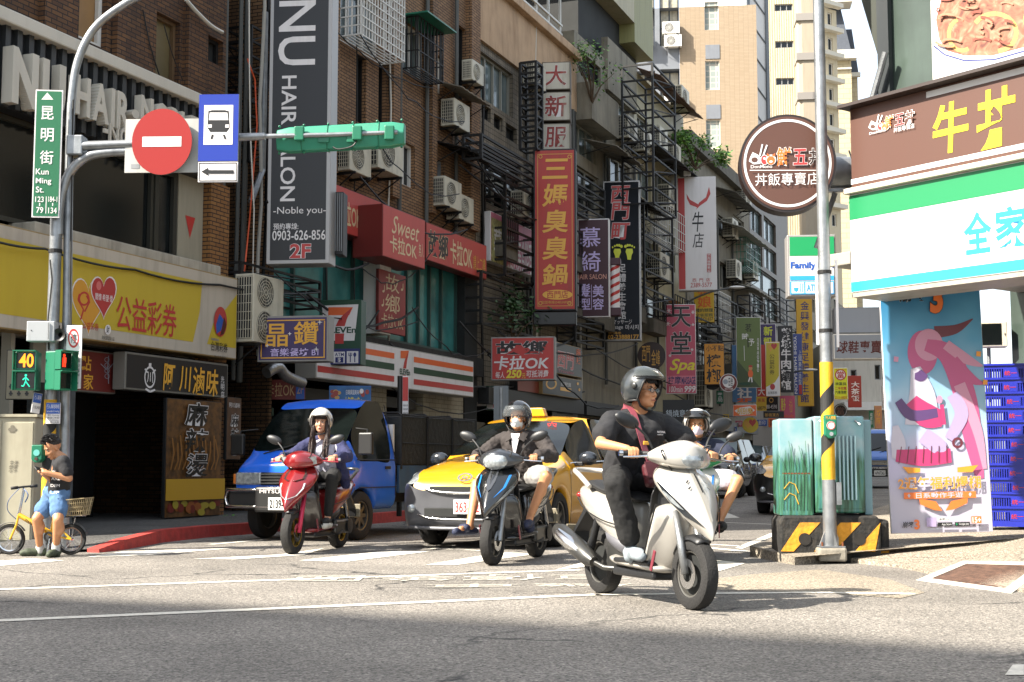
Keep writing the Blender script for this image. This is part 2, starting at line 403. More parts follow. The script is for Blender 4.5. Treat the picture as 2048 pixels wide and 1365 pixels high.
# the painted characters between the stop lines, worn
m=MB()
p0=G(1210,1172);d=(G(640,1168)-p0);dl=d.length;d.normalize()
for txt,px,py,h in (("機車停等區",1010,1156,.62),("機車",1060,1172,.3)):
    t=MB();ww=1.75 if h>.5 else .8;put_text(t,txt,-ww,-h/2,ww,h/2,0,.0);c=G(px,py)
    t.v=[(c.x - x*.95,c.y - z*.9 - x*.07,.005) for x,y,z in t.v];m.add(t.v,t.f)
struct('road_marking',m,mt('road_paint_worn','#b3aea2',.75,var=.15,vs=30,stain=.95,dirt='#6a6762',st=(14,14),bump=.3,bs=120))
# left pavement with its red kerb
kp=[(-700,1108),(-100,1113),(100,1108),(200,1106),(250,1100),(330,1085),(420,1075),(500,1069)]
kq=[G(*p) for p in kp];kq=[V3((p.x,p.y,0)) for p in kq]
q=kq[-1];far=[V3((q.x+UX*s,q.y+UY*s,0)) for s in (10,25,45)]
line=kq+far
def kz(i,p): return road_z(p.y) +(.03 if i<2 else .015 if i<3 else .035 if i<4 else .10 if i<5 else .14)
inner=[V3((p.x-.16,p.y+.10,0)) for p in line]
m=MB()
for i in range(3,len(line)-1):
    a,b,c,d=line[i],line[i+1],inner[i+1],inner[i];za,zb=kz(i,a),kz(i+1,b)
    m.loft([[(a.x,a.y,-.05),(a.x+.012*0-.015,a.y+.01,za),(d.x,d.y,za),(d.x,d.y,-.05)],[(b.x,b.y,-.05),(b.x-.015,b.y+.01,zb),(c.x,c.y,zb),(c.x,c.y,-.05)]],True)
struct('kerb',m,mt('kerb_red','#a5342c',.75,var=.25,vs=12,bump=.3,bs=50,stain=.5,dirt='#4c2a24'))
m=MB()
for i in range(len(line)-1):
    a,b=inner[i],inner[i+1];za,zb=kz(i,line[i])-.004,kz(i+1,line[i+1])-.004
    m.quad((a.x,a.y,za),(b.x,b.y,zb),(b.x-9,b.y+5,zb),(a.x-9,a.y+5,za))
struct('pavement',m,PAVED)
# right pavement
rk=[G(1500,1113),G(1590,1131),G(1680,1124),G(1800,1136),G(1960,1170),G(2300,1230)]
e0=V3((rk[0].x+UX*40,rk[0].y+UY*40,0))
pts=[e0]+rk+[V3((8,4,0)),V3((30,4,0)),V3((e0.x+12,e0.y,0))]
def rz(p): return road_z(p.y) +(.10 if p.x<3.2 else .10+min(.16,(p.x-3.2)*.07))
m=MB()
edge=[e0]+rk
back=[V3((e0.x+10,e0.y,0)),V3((9,20,0)),V3((9,14,0)),V3((9,13,0)),V3((9,12,0)),V3((9,11,0)),V3((9,5,0))]
hs=[.1,.1,.07,.05,.02,.012,.008]
for i in range(len(edge)-1):
    a,b,c,d=edge[i],edge[i+1],back[i+1],back[i]
    za,zb=road_z(a.y)+hs[i],road_z(b.y)+hs[i+1]
    m1,m2=a.lerp(d,.35),b.lerp(c,.35);zm1=rz(m1) if i<3 else max(zb,rz(m1)*.8);zm2=rz(m2) if i<3 else max(zb,rz(m2)*.8)
    m.quad((a.x,a.y,za),(b.x,b.y,zb),(m2.x,m2.y,.2+road_z(m2.y)),(m1.x,m1.y,.2+road_z(m1.y)))
    m.quad((m1.x,m1.y,.2+road_z(m1.y)),(m2.x,m2.y,.2+road_z(m2.y)),(c.x,c.y,.26+road_z(c.y)),(d.x,d.y,.26+road_z(d.y)))
    m.quad((a.x,a.y,-.05),(b.x,b.y,-.05),(b.x,b.y,zb),(a.x,a.y,za))
struct('pavement',m,PAVE)
PAVEMENT_R=m
m=MB();m.quad(*flat([(1380,1164),(1500,1150),(1640,1140),(1780,1160),(1850,1186),(1800,1198),(1640,1186),(1400,1180)],.003))
struct('road_patch',m,PATCH)
# ------------------------------------------------ building helpers
def wall(m,x0,x1,z0,z1,holes=(),y=0.,dep=.18):
    hs=[(max(a,x0),max(b,z0),min(c,x1),min(d,z1)) for a,b,c,d in holes];hs=[h for h in hs if h[0]<h[2] and h[1]<h[3]]
    xs=sorted({x0,x1,*[h[0] for h in hs],*[h[2] for h in hs]});zs=sorted({z0,z1,*[h[1] for h in hs],*[h[3] for h in hs]})
    for xa,xb in zip(xs,xs[1:]):
        for za,zb in zip(zs,zs[1:]):
            cx,cz=(xa+xb)/2,(za+zb)/2
            if any(h[0]<cx<h[2] and h[1]<cz<h[3] for h in hs): continue
            m.quad((xa,y,za),(xb,y,za),(xb,y,zb),(xa,y,zb))
    for a,b,c,d in hs:
        m.quad((a,y,b),(a,y+dep,b),(a,y+dep,d),(a,y,d));m.quad((c,y,b),(c,y+dep,b),(c,y+dep,d),(c,y,d))
        m.quad((a,y,b),(c,y,b),(c,y+dep,b),(a,y+dep,b));m.quad((a,y,d),(c,y,d),(c,y+dep,d),(a,y+dep,d))
    return m
def window(root,r,nx=2,nz=1,fm=WFR,pm=GLASS,y=.12,f=.05,sill=None):
    a,b,c,d=r;m=MB()
    m.box(a,a+f,y-.03,y+.03,b,d).box(c-f,c,y-.03,y+.03,b,d).box(a+f,c-f,y-.03,y+.03,b,b+f).box(a+f,c-f,y-.03,y+.03,d-f,d)
    for i in range(1,nx): x=a+(c-a)*i/nx;m.box(x-f*.45,x+f*.45,y-.025,y+.028,b+f,d-f)
    for i in range(1,nz): z=b+(d-b)*i/nz;m.box(a+f,c-f,y-.02,y+.025,z-f*.4,z+f*.4)
    o=m.obj('window',fm,root);MB().quad((a,y+.035,b),(c,y+.035,b),(c,y+.035,d),(a,y+.035,d)).obj('pane',pm,o)
    if sill: MB().box(a-.06,c+.06,-.06,.1,b-.07,b-.002).obj('sill',sill,o)
    return o
class Bld:
    def __init__(s,name,label,fr,px0,x1=None,cat='building',group=None):
        s.fr=fr;s.x0=fr.x(px0);s.root=thing_f(name,label,cat,fr,s.x0,0,0,group);s.holes=[]
    def X(s,px,dy=0.): return s.fr.at(px,700,dy)[0]-s.x0
    def Z(s,px,py,dy=0.): return s.fr.at(px,py,dy)[1]
    def rc(s,rect,dy=0.):                  # photo rect (heights read at its middle) -> local x0,z0,x1,z1
        x0,y0,x1,y1=rect;xm=(x0+x1)/2
        return s.X(x0,dy),s.Z(xm,y1,dy),s.X(x1,dy),s.Z(xm,y0,dy)
    def part(s,name,mb,mat,**k): return mb.obj(name,mat,s.root,**k)
    def win(s,rect,**k):
        r=s.rc(rect);s.holes.append(r);return window(s.root,r,**k)
def interior(m,x0,x1,z0,z1,y0,y1):
    m.quad((x0,y1,z0),(x1,y1,z0),(x1,y1,z1),(x0,y1,z1));m.quad((x0,y0,z0),(x0,y1,z0),(x0,y1,z1),(x0,y0,z1))
    m.quad((x1,y0,z0),(x1,y1,z0),(x1,y1,z1),(x1,y0,z1));m.quad((x0,y0,z1),(x1,y0,z1),(x1,y1,z1),(x0,y1,z1));return m
def body_box(m,x0,x1,z0,z1,d=9.):       # sides, top and back of a block behind a facade
    m.quad((x0,0,z0),(x0,d,z0),(x0,d,z1),(x0,0,z1));m.quad((x1,0,z0),(x1,d,z0),(x1,d,z1),(x1,0,z1))
    m.quad((x0,0,z1),(x1,0,z1),(x1,d,z1),(x0,d,z1));m.quad((x0,d,z0),(x1,d,z0),(x1,d,z1),(x0,d,z1));return m
def cage(b,rect,out=.45,n=9,nh=3,mat=WFR,top=None,dy=0.):
    x0,z0,x1,z1=b.rc(rect,dy);m=MB();t=.012
    for i in range(n+1):
        x=x0+(x1-x0)*i/n;m.box(x-t,x+t,-out,-out+.02,z0,z1)
    for i in range(4):
        y=-out*(i+.5)/4
        for x in (x0,x1): m.box(x-t,x+t,y-t,y+t,z0,z1)
    for i in range(nh+1):
        z=z0+(z1-z0)*i/nh;m.box(x0,x1,-out-.01,-out,z-t,z+t);m.box(x0-.015,x0,-out,0,z-t,z+t);m.box(x1,x1+.015,-out,0,z-t,z+t)
    for i in range(6): y=-out*i/6;m.box(x0,x1,y-.01,y+.01,z0-.02,z0)
    o=b.part('window_cage',m,mat)
    if top: MB().prism([(x0-.1,z1+.02),(x1+.1,z1+.02),(x1+.1,z1+.05),(x0-.1,z1+.05)],-out-.25,0).obj('canopy',top,o)
    return o
def awning(b,rect,out=.6,mat=CONC,drop=.2,dy=0.):
    x0,z0,x1,z1=b.rc(rect,dy)
    m=MB();n=14
    for i in range(n):
        xa,xb=x0+(x1-x0)*i/n,x0+(x1-x0)*(i+1)/n;h=.015*(i % 2)
        m.quad((xa,.0,z1+h),(xb,.0,z1+.015-h),(xb,-out,z1-drop+.015-h),(xa,-out,z1-drop+h))
    o=b.part('awning',m,mat,solid=.02)
    m=MB();
    for x in (x0+.05,x1-.05): m.tube([(x,0,z1-.45),(x,-out*.8,z1-drop*.8-.04)],.012)
    m.obj('strut',IRON,o);return o
def ac_proto(w,h,d,mat,nfan=1):
    pass
AC_N=[0]
def aircon(fr,px,py,wpx,label,dy=0.,k=1.,fans=1,mat=None,group='air conditioners on the left facades',end=True):
    """outdoor unit on brackets: fan side towards the street, louvred end towards us"""
    mat=mat or CREAM;x,z=fr.at(px,py,dy);W=.82*k;Hh=.58*k*(1 if fans==1 else 1.7);Dp=.32*k
    t=thing_f('air_conditioner',label,'air conditioner',fr,x,dy-.06,z,group)
    MB().box(-W/2,W/2,-Dp,0,0,Hh).obj('casing',mat,t,bev=.015)
    m=MB()
    for f in range(fans):
        cz=Hh*(f+.5)/fans;r=.22*k
        for q in (1,.8,.6,.4,.2): m.ring(-W*.12,cz,r*q-.008,r*q,-Dp-.012,-Dp-.004,24)
        for q in range(12): a=2*pi*q/12;m.box(-W*.12-.003,-W*.12+.003,-Dp-.01,-Dp-.003,cz,cz+r*.98) if False else m.quad(*[(-W*.12+cos(a)*rr-sin(a)*s,-Dp-.008,cz+sin(a)*rr+cos(a)*s) for rr,s in ((.02,-.004),(r,-.004),(r,.004),(.02,.004))])
    m.obj('fan_grille',mat,t)
    m=MB()
    for f in range(fans): m.disc(-W*.12,Hh*(f+.5)/fans,.225*k,-Dp-.003,-Dp-.001,24)
    m.obj('fan_opening',mt('fan_grey','#3d3b35',.6),t)
    m=MB()
    for i in range(7): y=-Dp+.04+(Dp-.07)*i/6;m.box(-W/2-.008,-W/2-.001,y-.006,y+.006,.06,Hh-.05)
    for i in range(8): z2=.06+(Hh-.11)*i/7;m.box(-W/2-.006,-W/2-.001,-Dp+.03,-.03,z2-.005,z2+.005)
    m.obj('louvre',mat,t);MB().box(-W/2-.004,-W/2-.0005,-Dp+.03,-.03,.05,Hh-.04).obj('coil',DARK2,t)
    m=MB()
    for x2 in (-W*.35,W*.35): m.box(x2-.02,x2+.02,-Dp-.05,.06,-.05,-.005).tube([(x2,-Dp,-.04),(x2,.05,-.32)],.014)
    m.obj('bracket',IRON,t);return t
def truss(fr,rect,label,dy=0.,dep=.5,n=6,r=.014,group='steel frames that carry shop signs',mat=None,name='steel_frame'):
    x0,y0,x1,y1=rect;xm,ym=(x0+x1)/2,(y0+y1)/2
    xa,xb=fr.at(x0,ym,dy)[0],fr.at(x1,ym,dy)[0];zt,zb=fr.at(xm,y0,dy)[1],fr.at(xm,y1,dy)[1]
    t=thing_f(name,label,'steel frame',fr,(xa+xb)/2,dy,zb,group);hw=(xb-xa)/2;h=zt-zb;m=MB();m2=MB()
    for x in (-hw,hw):
        for y in (0,dep): m.box(x-r,x+r,y-r,y+r,0,h)
    for i in range(n+1):
        z=h*i/n
        for y in (0,dep): m2.box(-hw,hw,y-r*.8,y+r*.8,z-r*.8,z+r*.8)
        for x in (-hw,hw): m2.box(x-r*.8,x+r*.8,0,dep,z-r*.8,z+r*.8)
        if i<n and i % 2==0: m2.tube([(-hw,0,z),(hw,0,z+h/n)],r*.6,5)
        elif i<n: m2.tube([(-hw,dep,z+h/n),(hw,dep,z)],r*.6,5)
    m.obj('upright',mat or IRON,t);m2.obj('cross_bar',mat or IRON,t);return t

# ------------------------------------------------ left-hand facades, near to far
BRKA=brick('brick_dark','#4a2f1b','#664527','#1d1712',.2,.062,stain=.55,dirt='#15100c')
BRKB=brick('brick_tan','#77573a','#8f6c4a','#251c15',.2,.062,stain=.45,dirt='#2a1f17')
BRKO=brick('brick_orange','#7a5128','#8f6435','#2b1d12',.2,.062,stain=.3)
TILEC=brick('tile_cream','#a59c86','#aea690','#78705f',.3,.09,.5,.006,.35)
TILEG=brick('tile_grey','#6b6355','#7d7261','#37322a',.12,.12,0.,.008,.5)
PLAST=mt('plaster_orange','#b09374',.85,var=.08,vs=3,bump=.2,bs=20,stain=.5,dirt='#6b4a2c',st=(2.5,.5))
PLASG=mt('plaster_grey','#7b7566',.85,var=.12,vs=2,bump=.2,bs=20,stain=.65,dirt='#3c372e',st=(2.2,.4))
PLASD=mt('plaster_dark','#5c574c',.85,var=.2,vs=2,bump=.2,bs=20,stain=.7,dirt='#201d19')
TEAL=mt('teal_glazing','#3b7a78',.22,var=.4,vs=1.5,coat=.2);GREENT=mt('green_sheet','#1e6b55',.4,var=.2,vs=4)
CORR=ribbed('corrugated_cream','#a39a7a',9.,.5,depth=.5);CORRG=ribbed('corrugated_olive','#8d8a5a',9,.5);CORRW=ribbed('corrugated_white','#b4b2a6',9.,.5)
# A: dark brick corner building
A=Bld('brick_building','dark brown brick corner building above the long yellow sign',FAC,-336)
A.win((126,-120,195,77),nx=1,fm=WFR,pm=TANBL,f=.07);A.win((290,25,346,151),nx=1,fm=mt('brown_frame','#5f4a33',.5),pm=mt('khaki_blind','#5f5438',.45,var=.15,vs=3))
A.win((-100,-250,-30,-30),nx=1,pm=TANBL);A.win((401,70,434,122),nx=1,fm=IRON,pm=DARK2)
xr=A.X(440)
zf0,zf1=A.Z(200,293),A.Z(200,148)
A.part('wall',body_box(wall(MB(),0,xr,zf0,15,A.holes),0,xr,0,15,11),BRKA)
m=MB()
for px,w_ in ((-120,60),(55,70),(205,80),(352,40)):   # brick piers between the windows
    m.box(A.X(px),A.X(px+w_),-.1,-.002,zf1+.1,15)
A.part('pier',m,BRKA)
m=MB().box(A.X(-300),A.X(402),-.2,-.002,zf0,zf1);A.part('fascia',m,mt('fascia_black','#17181a',.5))
m=MB();x=A.X(-300)
while x<A.X(398): m.box(x,x+.085,-.27,-.2,zf0,zf1);x+=.2
A.part('fascia_slat',m,mt('slat_grey','#2d2f30',.45))
MARQ=ribbed('marquee_white','#c2bcae',26,.5,axis=0,depth=.35,stain=.15)
A.part('cornice',MB().box(A.X(-300),A.X(405),-.36,-.002,zf1,zf1+.17),MARQ,bev=.02)
zl0,zl1=A.Z(265,550),A.Z(265,502)
A.part('ledge',MB().box(A.X(20),A.X(402),-.32,.1,zl0,zl1),CONCL,bev=.015)
r=(A.X(-300),zl1,A.X(302),zf0);window(A.root,r,nx=3,fm=mt('bronze_frame','#3b3a33',.4,.4),pm=GLASS,y=.05,f=.06)
r=(A.X(303),zl1,A.X(348),zf0);window(A.root,r,nx=1,fm=MC['bronze_frame'],pm=GLASS,y=.03,f=.09)
A.part('panel',MB().box(A.X(350),A.X(400),.0,.08,zl1,zf0),mt('panel_cream','#948d7a',.6,stain=.3))
m=MB();a,b=A.X(364),A.X(384);zt=A.Z(374,432);m.add([(a,-.006,zt),(b,-.006,zt),((a+b)/2,-.006,zt-.32)],[(0,1,2)]);A.part('red_triangle',m,RED)
A.part('pier',MB().box(A.X(402),xr,-.12,.1,0,zf0),BRKO)
A.part('soffit',MB().box(A.X(-300),A.X(402),.1,.3,A.Z(265,700),zl0),CONC)
# ground floor: open dark shop, pillars
zs=A.Z(240,690)
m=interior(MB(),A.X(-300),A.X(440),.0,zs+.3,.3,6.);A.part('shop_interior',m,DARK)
A.part('pillar',MB().box(A.X(108),A.X(141),-.1,.4,0,zs),mt('stone_grey','#4f5252',.7,var=.5,vs=5,bump=.4,bs=12));A.part('door_panel',MB().box(A.X(282),A.X(322),1.1,1.16,0.1,2.0),mt('door_dark','#1a1d1e',.25))
m=MB().box(A.X(60),A.X(110),-.05,.0,1.9,zs).box(A.X(2),A.X(10),-.15,.0,0,zs);A.part('shop_frame',m,mt('frame_pale','#8e8a7c',.5))
m=MB()
for i,s in enumerate("NU HAIR"):
    pass
# standing shop letters
def letters3d(root,txt,rect,b,mat,dep,y,bold=.03,name='letter'):
    x0,z0,x1,z1=rect;n=len(txt);ws=[text_mesh(c,bold)[2] for c in txt];tot=sum(q[2]-q[0] for q in ws)+.12*(n-1);x=x0;k=(x1-x0)/tot
    for c,q in zip(txt,ws):
        w_=(q[2]-q[0])*k;m=MB();hh=(z1-z0)
        zz0,zz1=(z0,z1) if c not in '·-' else (z0+hh*.35,z0+hh*.6)
        put_text(m,c,x,zz0,x+w_,zz1,y,bold);x+=w_+.12*k
        m.obj(name,mat,root,solid=dep)
t=thing_f('shop_lettering','raised white marquee letters on the black ribbed fascia','lettering',FAC,FAC.x(20),-.3,zf0)
x0=FAC.x(20)
def lr(rect): 
    a=FAC.at(rect[0],300,-.4)[0]-x0;c=FAC.at(rect[2],300,-.4)[0]-x0;xm=(rect[0]+rect[2])/2
    return a,FAC.at(xm,rect[3],-.4)[1]-zf0,c,FAC.at(xm,rect[1],-.4)[1]-zf0
letters3d(t,'NU',lr((20,110,128,222)),0,MARQ,.16,-.1,.045);letters3d(t,'HAIR',lr((150,168,258,246)),0,MARQ,.14,-.1,.03)
letters3d(t,'·',lr((262,190,277,262)),0,MARQ,.12,-.1,.05);letters3d(t,'NOBLE',lr((281,212,396,272)),0,MARQ,.12,-.1,.03)
letters3d(t,'-Noble you-',lr((208,272,372,306)),0,MARQ,.03,-.1,.01)
# recess between the brick buildings with pipes
g=Bld('recessed_building','dark recessed wall with pipes between two brick buildings',FAC,440)
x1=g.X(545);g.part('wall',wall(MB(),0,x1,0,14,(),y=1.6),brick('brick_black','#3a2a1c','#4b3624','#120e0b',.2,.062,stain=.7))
m=MB()
for i in range(8):
    z=3.2+i*1.05;m.box(.1,x1-.1,.9,1.0,z,z+.05)
    m.tube([(.2,.95,z),(x1-.2,.95,z+1.0)],.018,5)
for i in range(6): x=.2+i*(x1-.4)/5;m.tube([(x,.95,3),(x,.95,13)],.022,5)
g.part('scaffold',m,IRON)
m=MB()
for i,(px,c) in enumerate(((446,0),(452,0),(462,0),(468,0),(478,0),(500,0),(512,0),(522,0))):
    x=g.X(px,-.0);y=.1+.1*(i % 4);m.tube([(x,y,2.2),(x+.05,y,6),(x,y,13)],.035 if i % 3 else .05,8)
g.part('drain_pipe',m,mt('pipe_grey','#4c4d49',.6,stain=.5))
m=MB();m.tube([(g.X(508),-.1,8.2),(g.X(508),-.1,5.6),(g.X(480),-.15,5.0)],.05)
m.obj('vent_pipe',GAL,g.root)
def wire(pts,r,mat,label,group='cables on the facades',fr=FAC,name='cable'):
    ps=[fr.w(*((fr.at(x,y,dy)[0],dy,fr.at(x,y,dy)[1]))) for x,y,dy in pts];q=[]
    for a,b in zip(ps,ps[1:]): q+=[a.lerp(b,k/6)-V3((0,0,.10*4*(k/6)*(1-k/6)*min(1,(b-a).length/4))) for k in range(6)]
    q.append(ps[-1]);o=MB().tube(q,r,6).obj(name,mat,smooth=60);return tag(o,label,'cable',group)
WIREB=mt('cable_black','#101010',.6);WIREW=mt('cable_white','#bdb9ae',.6);WIREO=mt('cable_orange','#c4502a',.6)
wire([(498,0,-.3),(500,250,-.3),(508,420,-.3),(505,580,-.3)],.012,WIREW,'thin white cable hanging down the dark recess')
wire([(495,118,-.2),(510,160,-.2),(514,250,-.2),(500,430,-.2),(487,560,-.2)],.014,WIREO,'orange cable hanging down the dark recess')
wire([(372,0,-.15),(420,50,-.2),(445,65,-.2)],.03,WIREW,'pale conduit running down to the brick corner')
wire([(286,20,-.12),(300,90,-.12),(332,190,-.12)],.01,WIREB,'slack black wire across the brick wall above the letters')
wire([(328,50,-.12),(345,110,-.12),(365,160,-.12)],.009,WIREB,'short black wire beside the khaki blind window')
wire([(-20,480,-.5),(90,498,-.5),(270,540,-.45),(440,570,-.45),(640,585,-.5)],.016,WIREB,'black cable along the top of the yellow sign')
# B: tan brick building over the convenience store
B=Bld('brick_building','tan brick apartment building with the red karaoke band',FAC,545)
B.win((797,285,827,372),nx=2);B.win((862,108,884,185),nx=2,pm=CURT);B.win((867,318,888,375),nx=1,fm=GREYM);B.win((575,150,640,300),nx=2);B.win((668,-20,755,95),nx=3,pm=GLASS2)
B.win((800,50,845,148),nx=2,pm=GLASS2);B.win((912,52,930,200),nx=1,fm=IRON,pm=DARK2,f=.02);B.win((706,110,727,245),nx=1,fm=IRON,pm=DARK2,f=.02);B.win((752,120,768,255),nx=1,fm=IRON,pm=DARK2,f=.02)
xr=B.X(950);zk0,zk1=B.Z(900,535),B.Z(900,455)
B.part('wall',body_box(wall(MB(),0,xr,zk0+.3,14.5,B.holes),0,xr,0,14.5,10),BRKB)
m=MB()
for px,w_ in ((770,14),(850,10),(930,18),(640,18)): m.box(B.X(px),B.X(px+w_),-.14,-.002,zk1+.1,14.5)
B.part('pier',m,BRKB)
cage(B,(665,-30,757,98),.5,16,7,WFR);cage(B,(795,52,848,152),.4,8,3,IRON,top=GREENT)
awning(B,(866,180,930,205),.6,CONC);awning(B,(866,300,935,322),.7,IRON)
B.part('notice',MB().box(B.X(851),B.X(861),-.05,-.003,B.Z(856,165),B.Z(856,98)),mt('notice_yellow','#b59a2a',.5))
# second floor teal glazing and white column
zt0,zt1=B.Z(850,690),zk0+.3
m=MB().quad((B.X(545),.2,zt0),(xr-.5,.2,zt0),(xr-.5,.2,zt1),(B.X(545),.2,zt1));B.part('glazing',m,TEAL)
m=MB()
for px in (600,665,720,826,850,872,895,925): m.box(B.X(px)-.025,B.X(px)+.025,.13,.2,zt0,zt1)
m.box(B.X(545),xr,.1,.22,zt0-.1,zt0);B.part('glazing_bar',m,mt('bar_green','#2b4640',.5))
B.part('column',MB().box(B.X(735),B.X(757),-.25,.1,zt0,zt1),WHT);B.part('pillar',MB().box(B.X(925),xr,-.05,.3,0,zt1),DARK2)
B.part('lintel',MB().box(B.X(560),xr,-.2,.5,zt0-.5,zt0-.1),mt('beam_dirty','#2a2723',.9,var=.4))
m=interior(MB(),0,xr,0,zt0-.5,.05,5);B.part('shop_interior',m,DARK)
B.part('shop_pier',MB().box(B.X(735),B.X(772),-.02,.3,0,zt0-.5).box(B.X(845),B.X(925),-.02,.3,0,zt0-.5),TILEC)
# C: orange plaster parapet
C=Bld('plaster_building','orange plaster building with a long band of windows',FAC,951)
xr=C.X(1150)
ALU=mt('aluminium','#8d8b80',.45,.3);C.win((959,125,1026,215),nx=4,fm=ALU,pm=GLASS2);C.win((968,315,1042,420),nx=3,nz=2,fm=ALU,pm=GLASS);C.win((1095,230,1135,300),nx=2,fm=ALU);C.win((1085,350,1140,440),nx=3,fm=ALU);C.win((962,-120,1040,-40),nx=4,fm=ALU)
for q in ((962,212,982,240),(987,232,1006,260),(1012,252,1034,282)): C.win(q,nx=1,fm=IRON,pm=DARK)
zt=C.Z(1095,80);zp=C.Z(1000,108)
C.part('wall',body_box(wall(MB(),0,xr,2.3,zt-1.4,C.holes),0,xr,0,zt-1.4,8),TILEG)
C.part('parapet',MB().box(0,xr,-.08,.2,zt-1.4,zt),PLAST);C.part('coping',MB().box(-.03,xr,-.25,.25,zt,zt+.22),PLAST,bev=.02)
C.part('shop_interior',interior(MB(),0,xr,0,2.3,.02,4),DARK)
m=MB();h=2.6
for i in range(7): x=1.+i*(xr-1.2)/6;m.box(x-.03,x+.03,.3,.36,zt+.2,zt+h)
for z in (.5,.75,1.0,2.55): m.box(.9,xr-.1,.28,.34,zt+z,zt+z+.05)
C.part('roof_rail',m,WFR);C.part('roof_screen',MB().box(-.2,1.8,.5,.55,zt+.22,zt+2.8),mt('green_screen','#1f7565',.35,var=.3,vs=3))
C.part('roof_shelter',MB().prism([(1.9,zt+2.5),(xr+.2,zt+2.5),(xr+.2,zt+2.56),(1.9,zt+2.56)],-.3,3.),mt('shelter_sheet','#5f9c86',.3,var=.2,vs=3));C.part('roof_room',MB().box(1.5,xr-.2,2.2,4,zt+.22,zt+2.4),PLASD)
# D: grey concrete building with metal rooftop
Dd=Bld('concrete_building','stained grey concrete building with a bush on its roof terrace',FAC,1151)
xr=Dd.X(1272);Dd.win((1151,258,1195,318),nx=3,fm=ALU,pm=GLASS2);Dd.win((1215,205,1262,262),nx=3,fm=ALU,pm=GLASS2);Dd.win((1155,345,1200,420),nx=2,fm=ALU);Dd.win((1212,320,1262,400),nx=3,fm=ALU);Dd.win((1156,470,1200,560),nx=2,fm=ALU);Dd.win((1160,120,1205,165),nx=1,fm=IRON,pm=DARK)
zt=Dd.Z(1210,118)
Dd.part('wall',body_box(wall(MB(),0,xr,2.2,zt,Dd.holes),0,xr,0,zt,8),PLASG);m=MB().box(.02,Dd.X(1207),-.5,-.003,Dd.Z(1178,262),Dd.Z(1178,190));Dd.part('balcony_panel',m,PLASG)
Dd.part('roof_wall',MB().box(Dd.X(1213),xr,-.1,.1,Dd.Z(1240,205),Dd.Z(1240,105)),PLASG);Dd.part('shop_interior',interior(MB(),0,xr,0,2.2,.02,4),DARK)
z9=Dd.Z(1240,30);Dd.part('roof_shed',MB().box(Dd.X(1170),Dd.X(1262),-.2,5,z9,z9+4),CORR);Dd.part('roof_shed',MB().box(Dd.X(1262)+.01,Dd.X(1300),-.2,5,z9-.6,z9+4),CORRG);MBp=MB().box(Dd.X(1180),Dd.X(1295),.3,4.5,zt,z9);Dd.part('shed_base',MBp,DARK2);awning(Dd,(1165,300,1225,332),1.,CONC,.3);awning(Dd,(1210,400,1290,440),.9,IRON,.3)
# E
E=Bld('corrugated_building','narrow metal-clad building behind a tall steel sign frame',FAC,1272)
xr=E.X(1372)
for q in ((1278,240,1300,290),(1318,265,1345,320),(1278,340,1305,400),(1318,355,1345,410),(1350,300,1368,350),(1280,470,1310,540),(1325,470,1352,540)): E.win(q,nx=2,fm=ALU,pm=GLASS2)
zt=E.Z(1320,190)
E.part('wall',body_box(wall(MB(),0,xr,2.2,zt,E.holes),0,xr,0,zt,8),CORR);awning(E,(1276,185,1368,225),.8,ribbed('awning_rust','#6b4a3a',12,.7),.35);awning(E,(1275,325,1372,365),.9,IRON,.3);E.part('shop_interior',interior(MB(),0,xr,0,2.2,.02,4),DARK)
cage(E,(1310,430,1350,500),.5,9,4,WFR);cage(E,(1276,420,1306,480),.5,9,4,WFR)
# F
Ff=Bld('grey_building','grey apartment building with caged balconies and pale awnings',FAC,1372)
xr=Ff.X(1502)
for q in ((1380,400,1400,450),(1412,420,1430,470),(1440,440,1462,480),(1470,440,1492,480),(1442,530,1462,580),(1470,530,1492,575),(1405,520,1430,570),(1440,620,1460,670),(1470,610,1492,660),(1380,500,1398,560),(1386,620,1420,690)): Ff.win(q,nx=2,fm=ALU,pm=GLASS)
zt=Ff.Z(1430,345)
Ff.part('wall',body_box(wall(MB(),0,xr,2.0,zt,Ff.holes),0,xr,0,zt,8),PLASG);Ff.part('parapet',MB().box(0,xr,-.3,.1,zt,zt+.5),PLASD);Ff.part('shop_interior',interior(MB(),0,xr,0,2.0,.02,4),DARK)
awning(Ff,(1438,465,1498,492),1.,CORRW,.35);awning(Ff,(1462,575,1500,600),1.,CORRW,.35);awning(Ff,(1430,398,1480,430),.9,PLASD,.3);cage(Ff,(1466,490,1496,545),.6,9,4,GREENT);cage(Ff,(1404,590,1432,660),.6,9,4,WFR)
# H: glass and bronze facade
Hh=Bld('glazed_building','bronze framed glass building down the street',FAC,1503)
xr=Hh.X(1580);zt=Hh.Z(1540,400)
for i,q in enumerate(((1506,425,1528,470),(1506,480,1528,530),(1532,445,1556,490),(1532,500,1556,545),(1506,590,1528,630),(1532,600,1556,640),(1506,545,1556,585))): Hh.win(q,nx=2,fm=MC['bronze_frame'],pm=GLASS2)
Hh.part('wall',body_box(wall(MB(),0,xr,0,zt,Hh.holes),0,xr,0,zt,10),mt('bronze_clad','#55493d',.5,var=.2,stain=.3))
# I: further shops up to the end of the view
I=Bld('shop_building','far beige shop building behind the yellow and black banners',FAC,1580)
xr=I.X(1700);zt=I.Z(1620,560)
for i in range(6):
    for k in range(3): px=1590+i*16;I.win((px,600+k*60,px+9,625+k*60),nx=2,fm=ALU,pm=GLASS)
I.part('wall',body_box(wall(MB(),0,xr,0,zt,I.holes),0,xr,0,zt,12),PLASG)
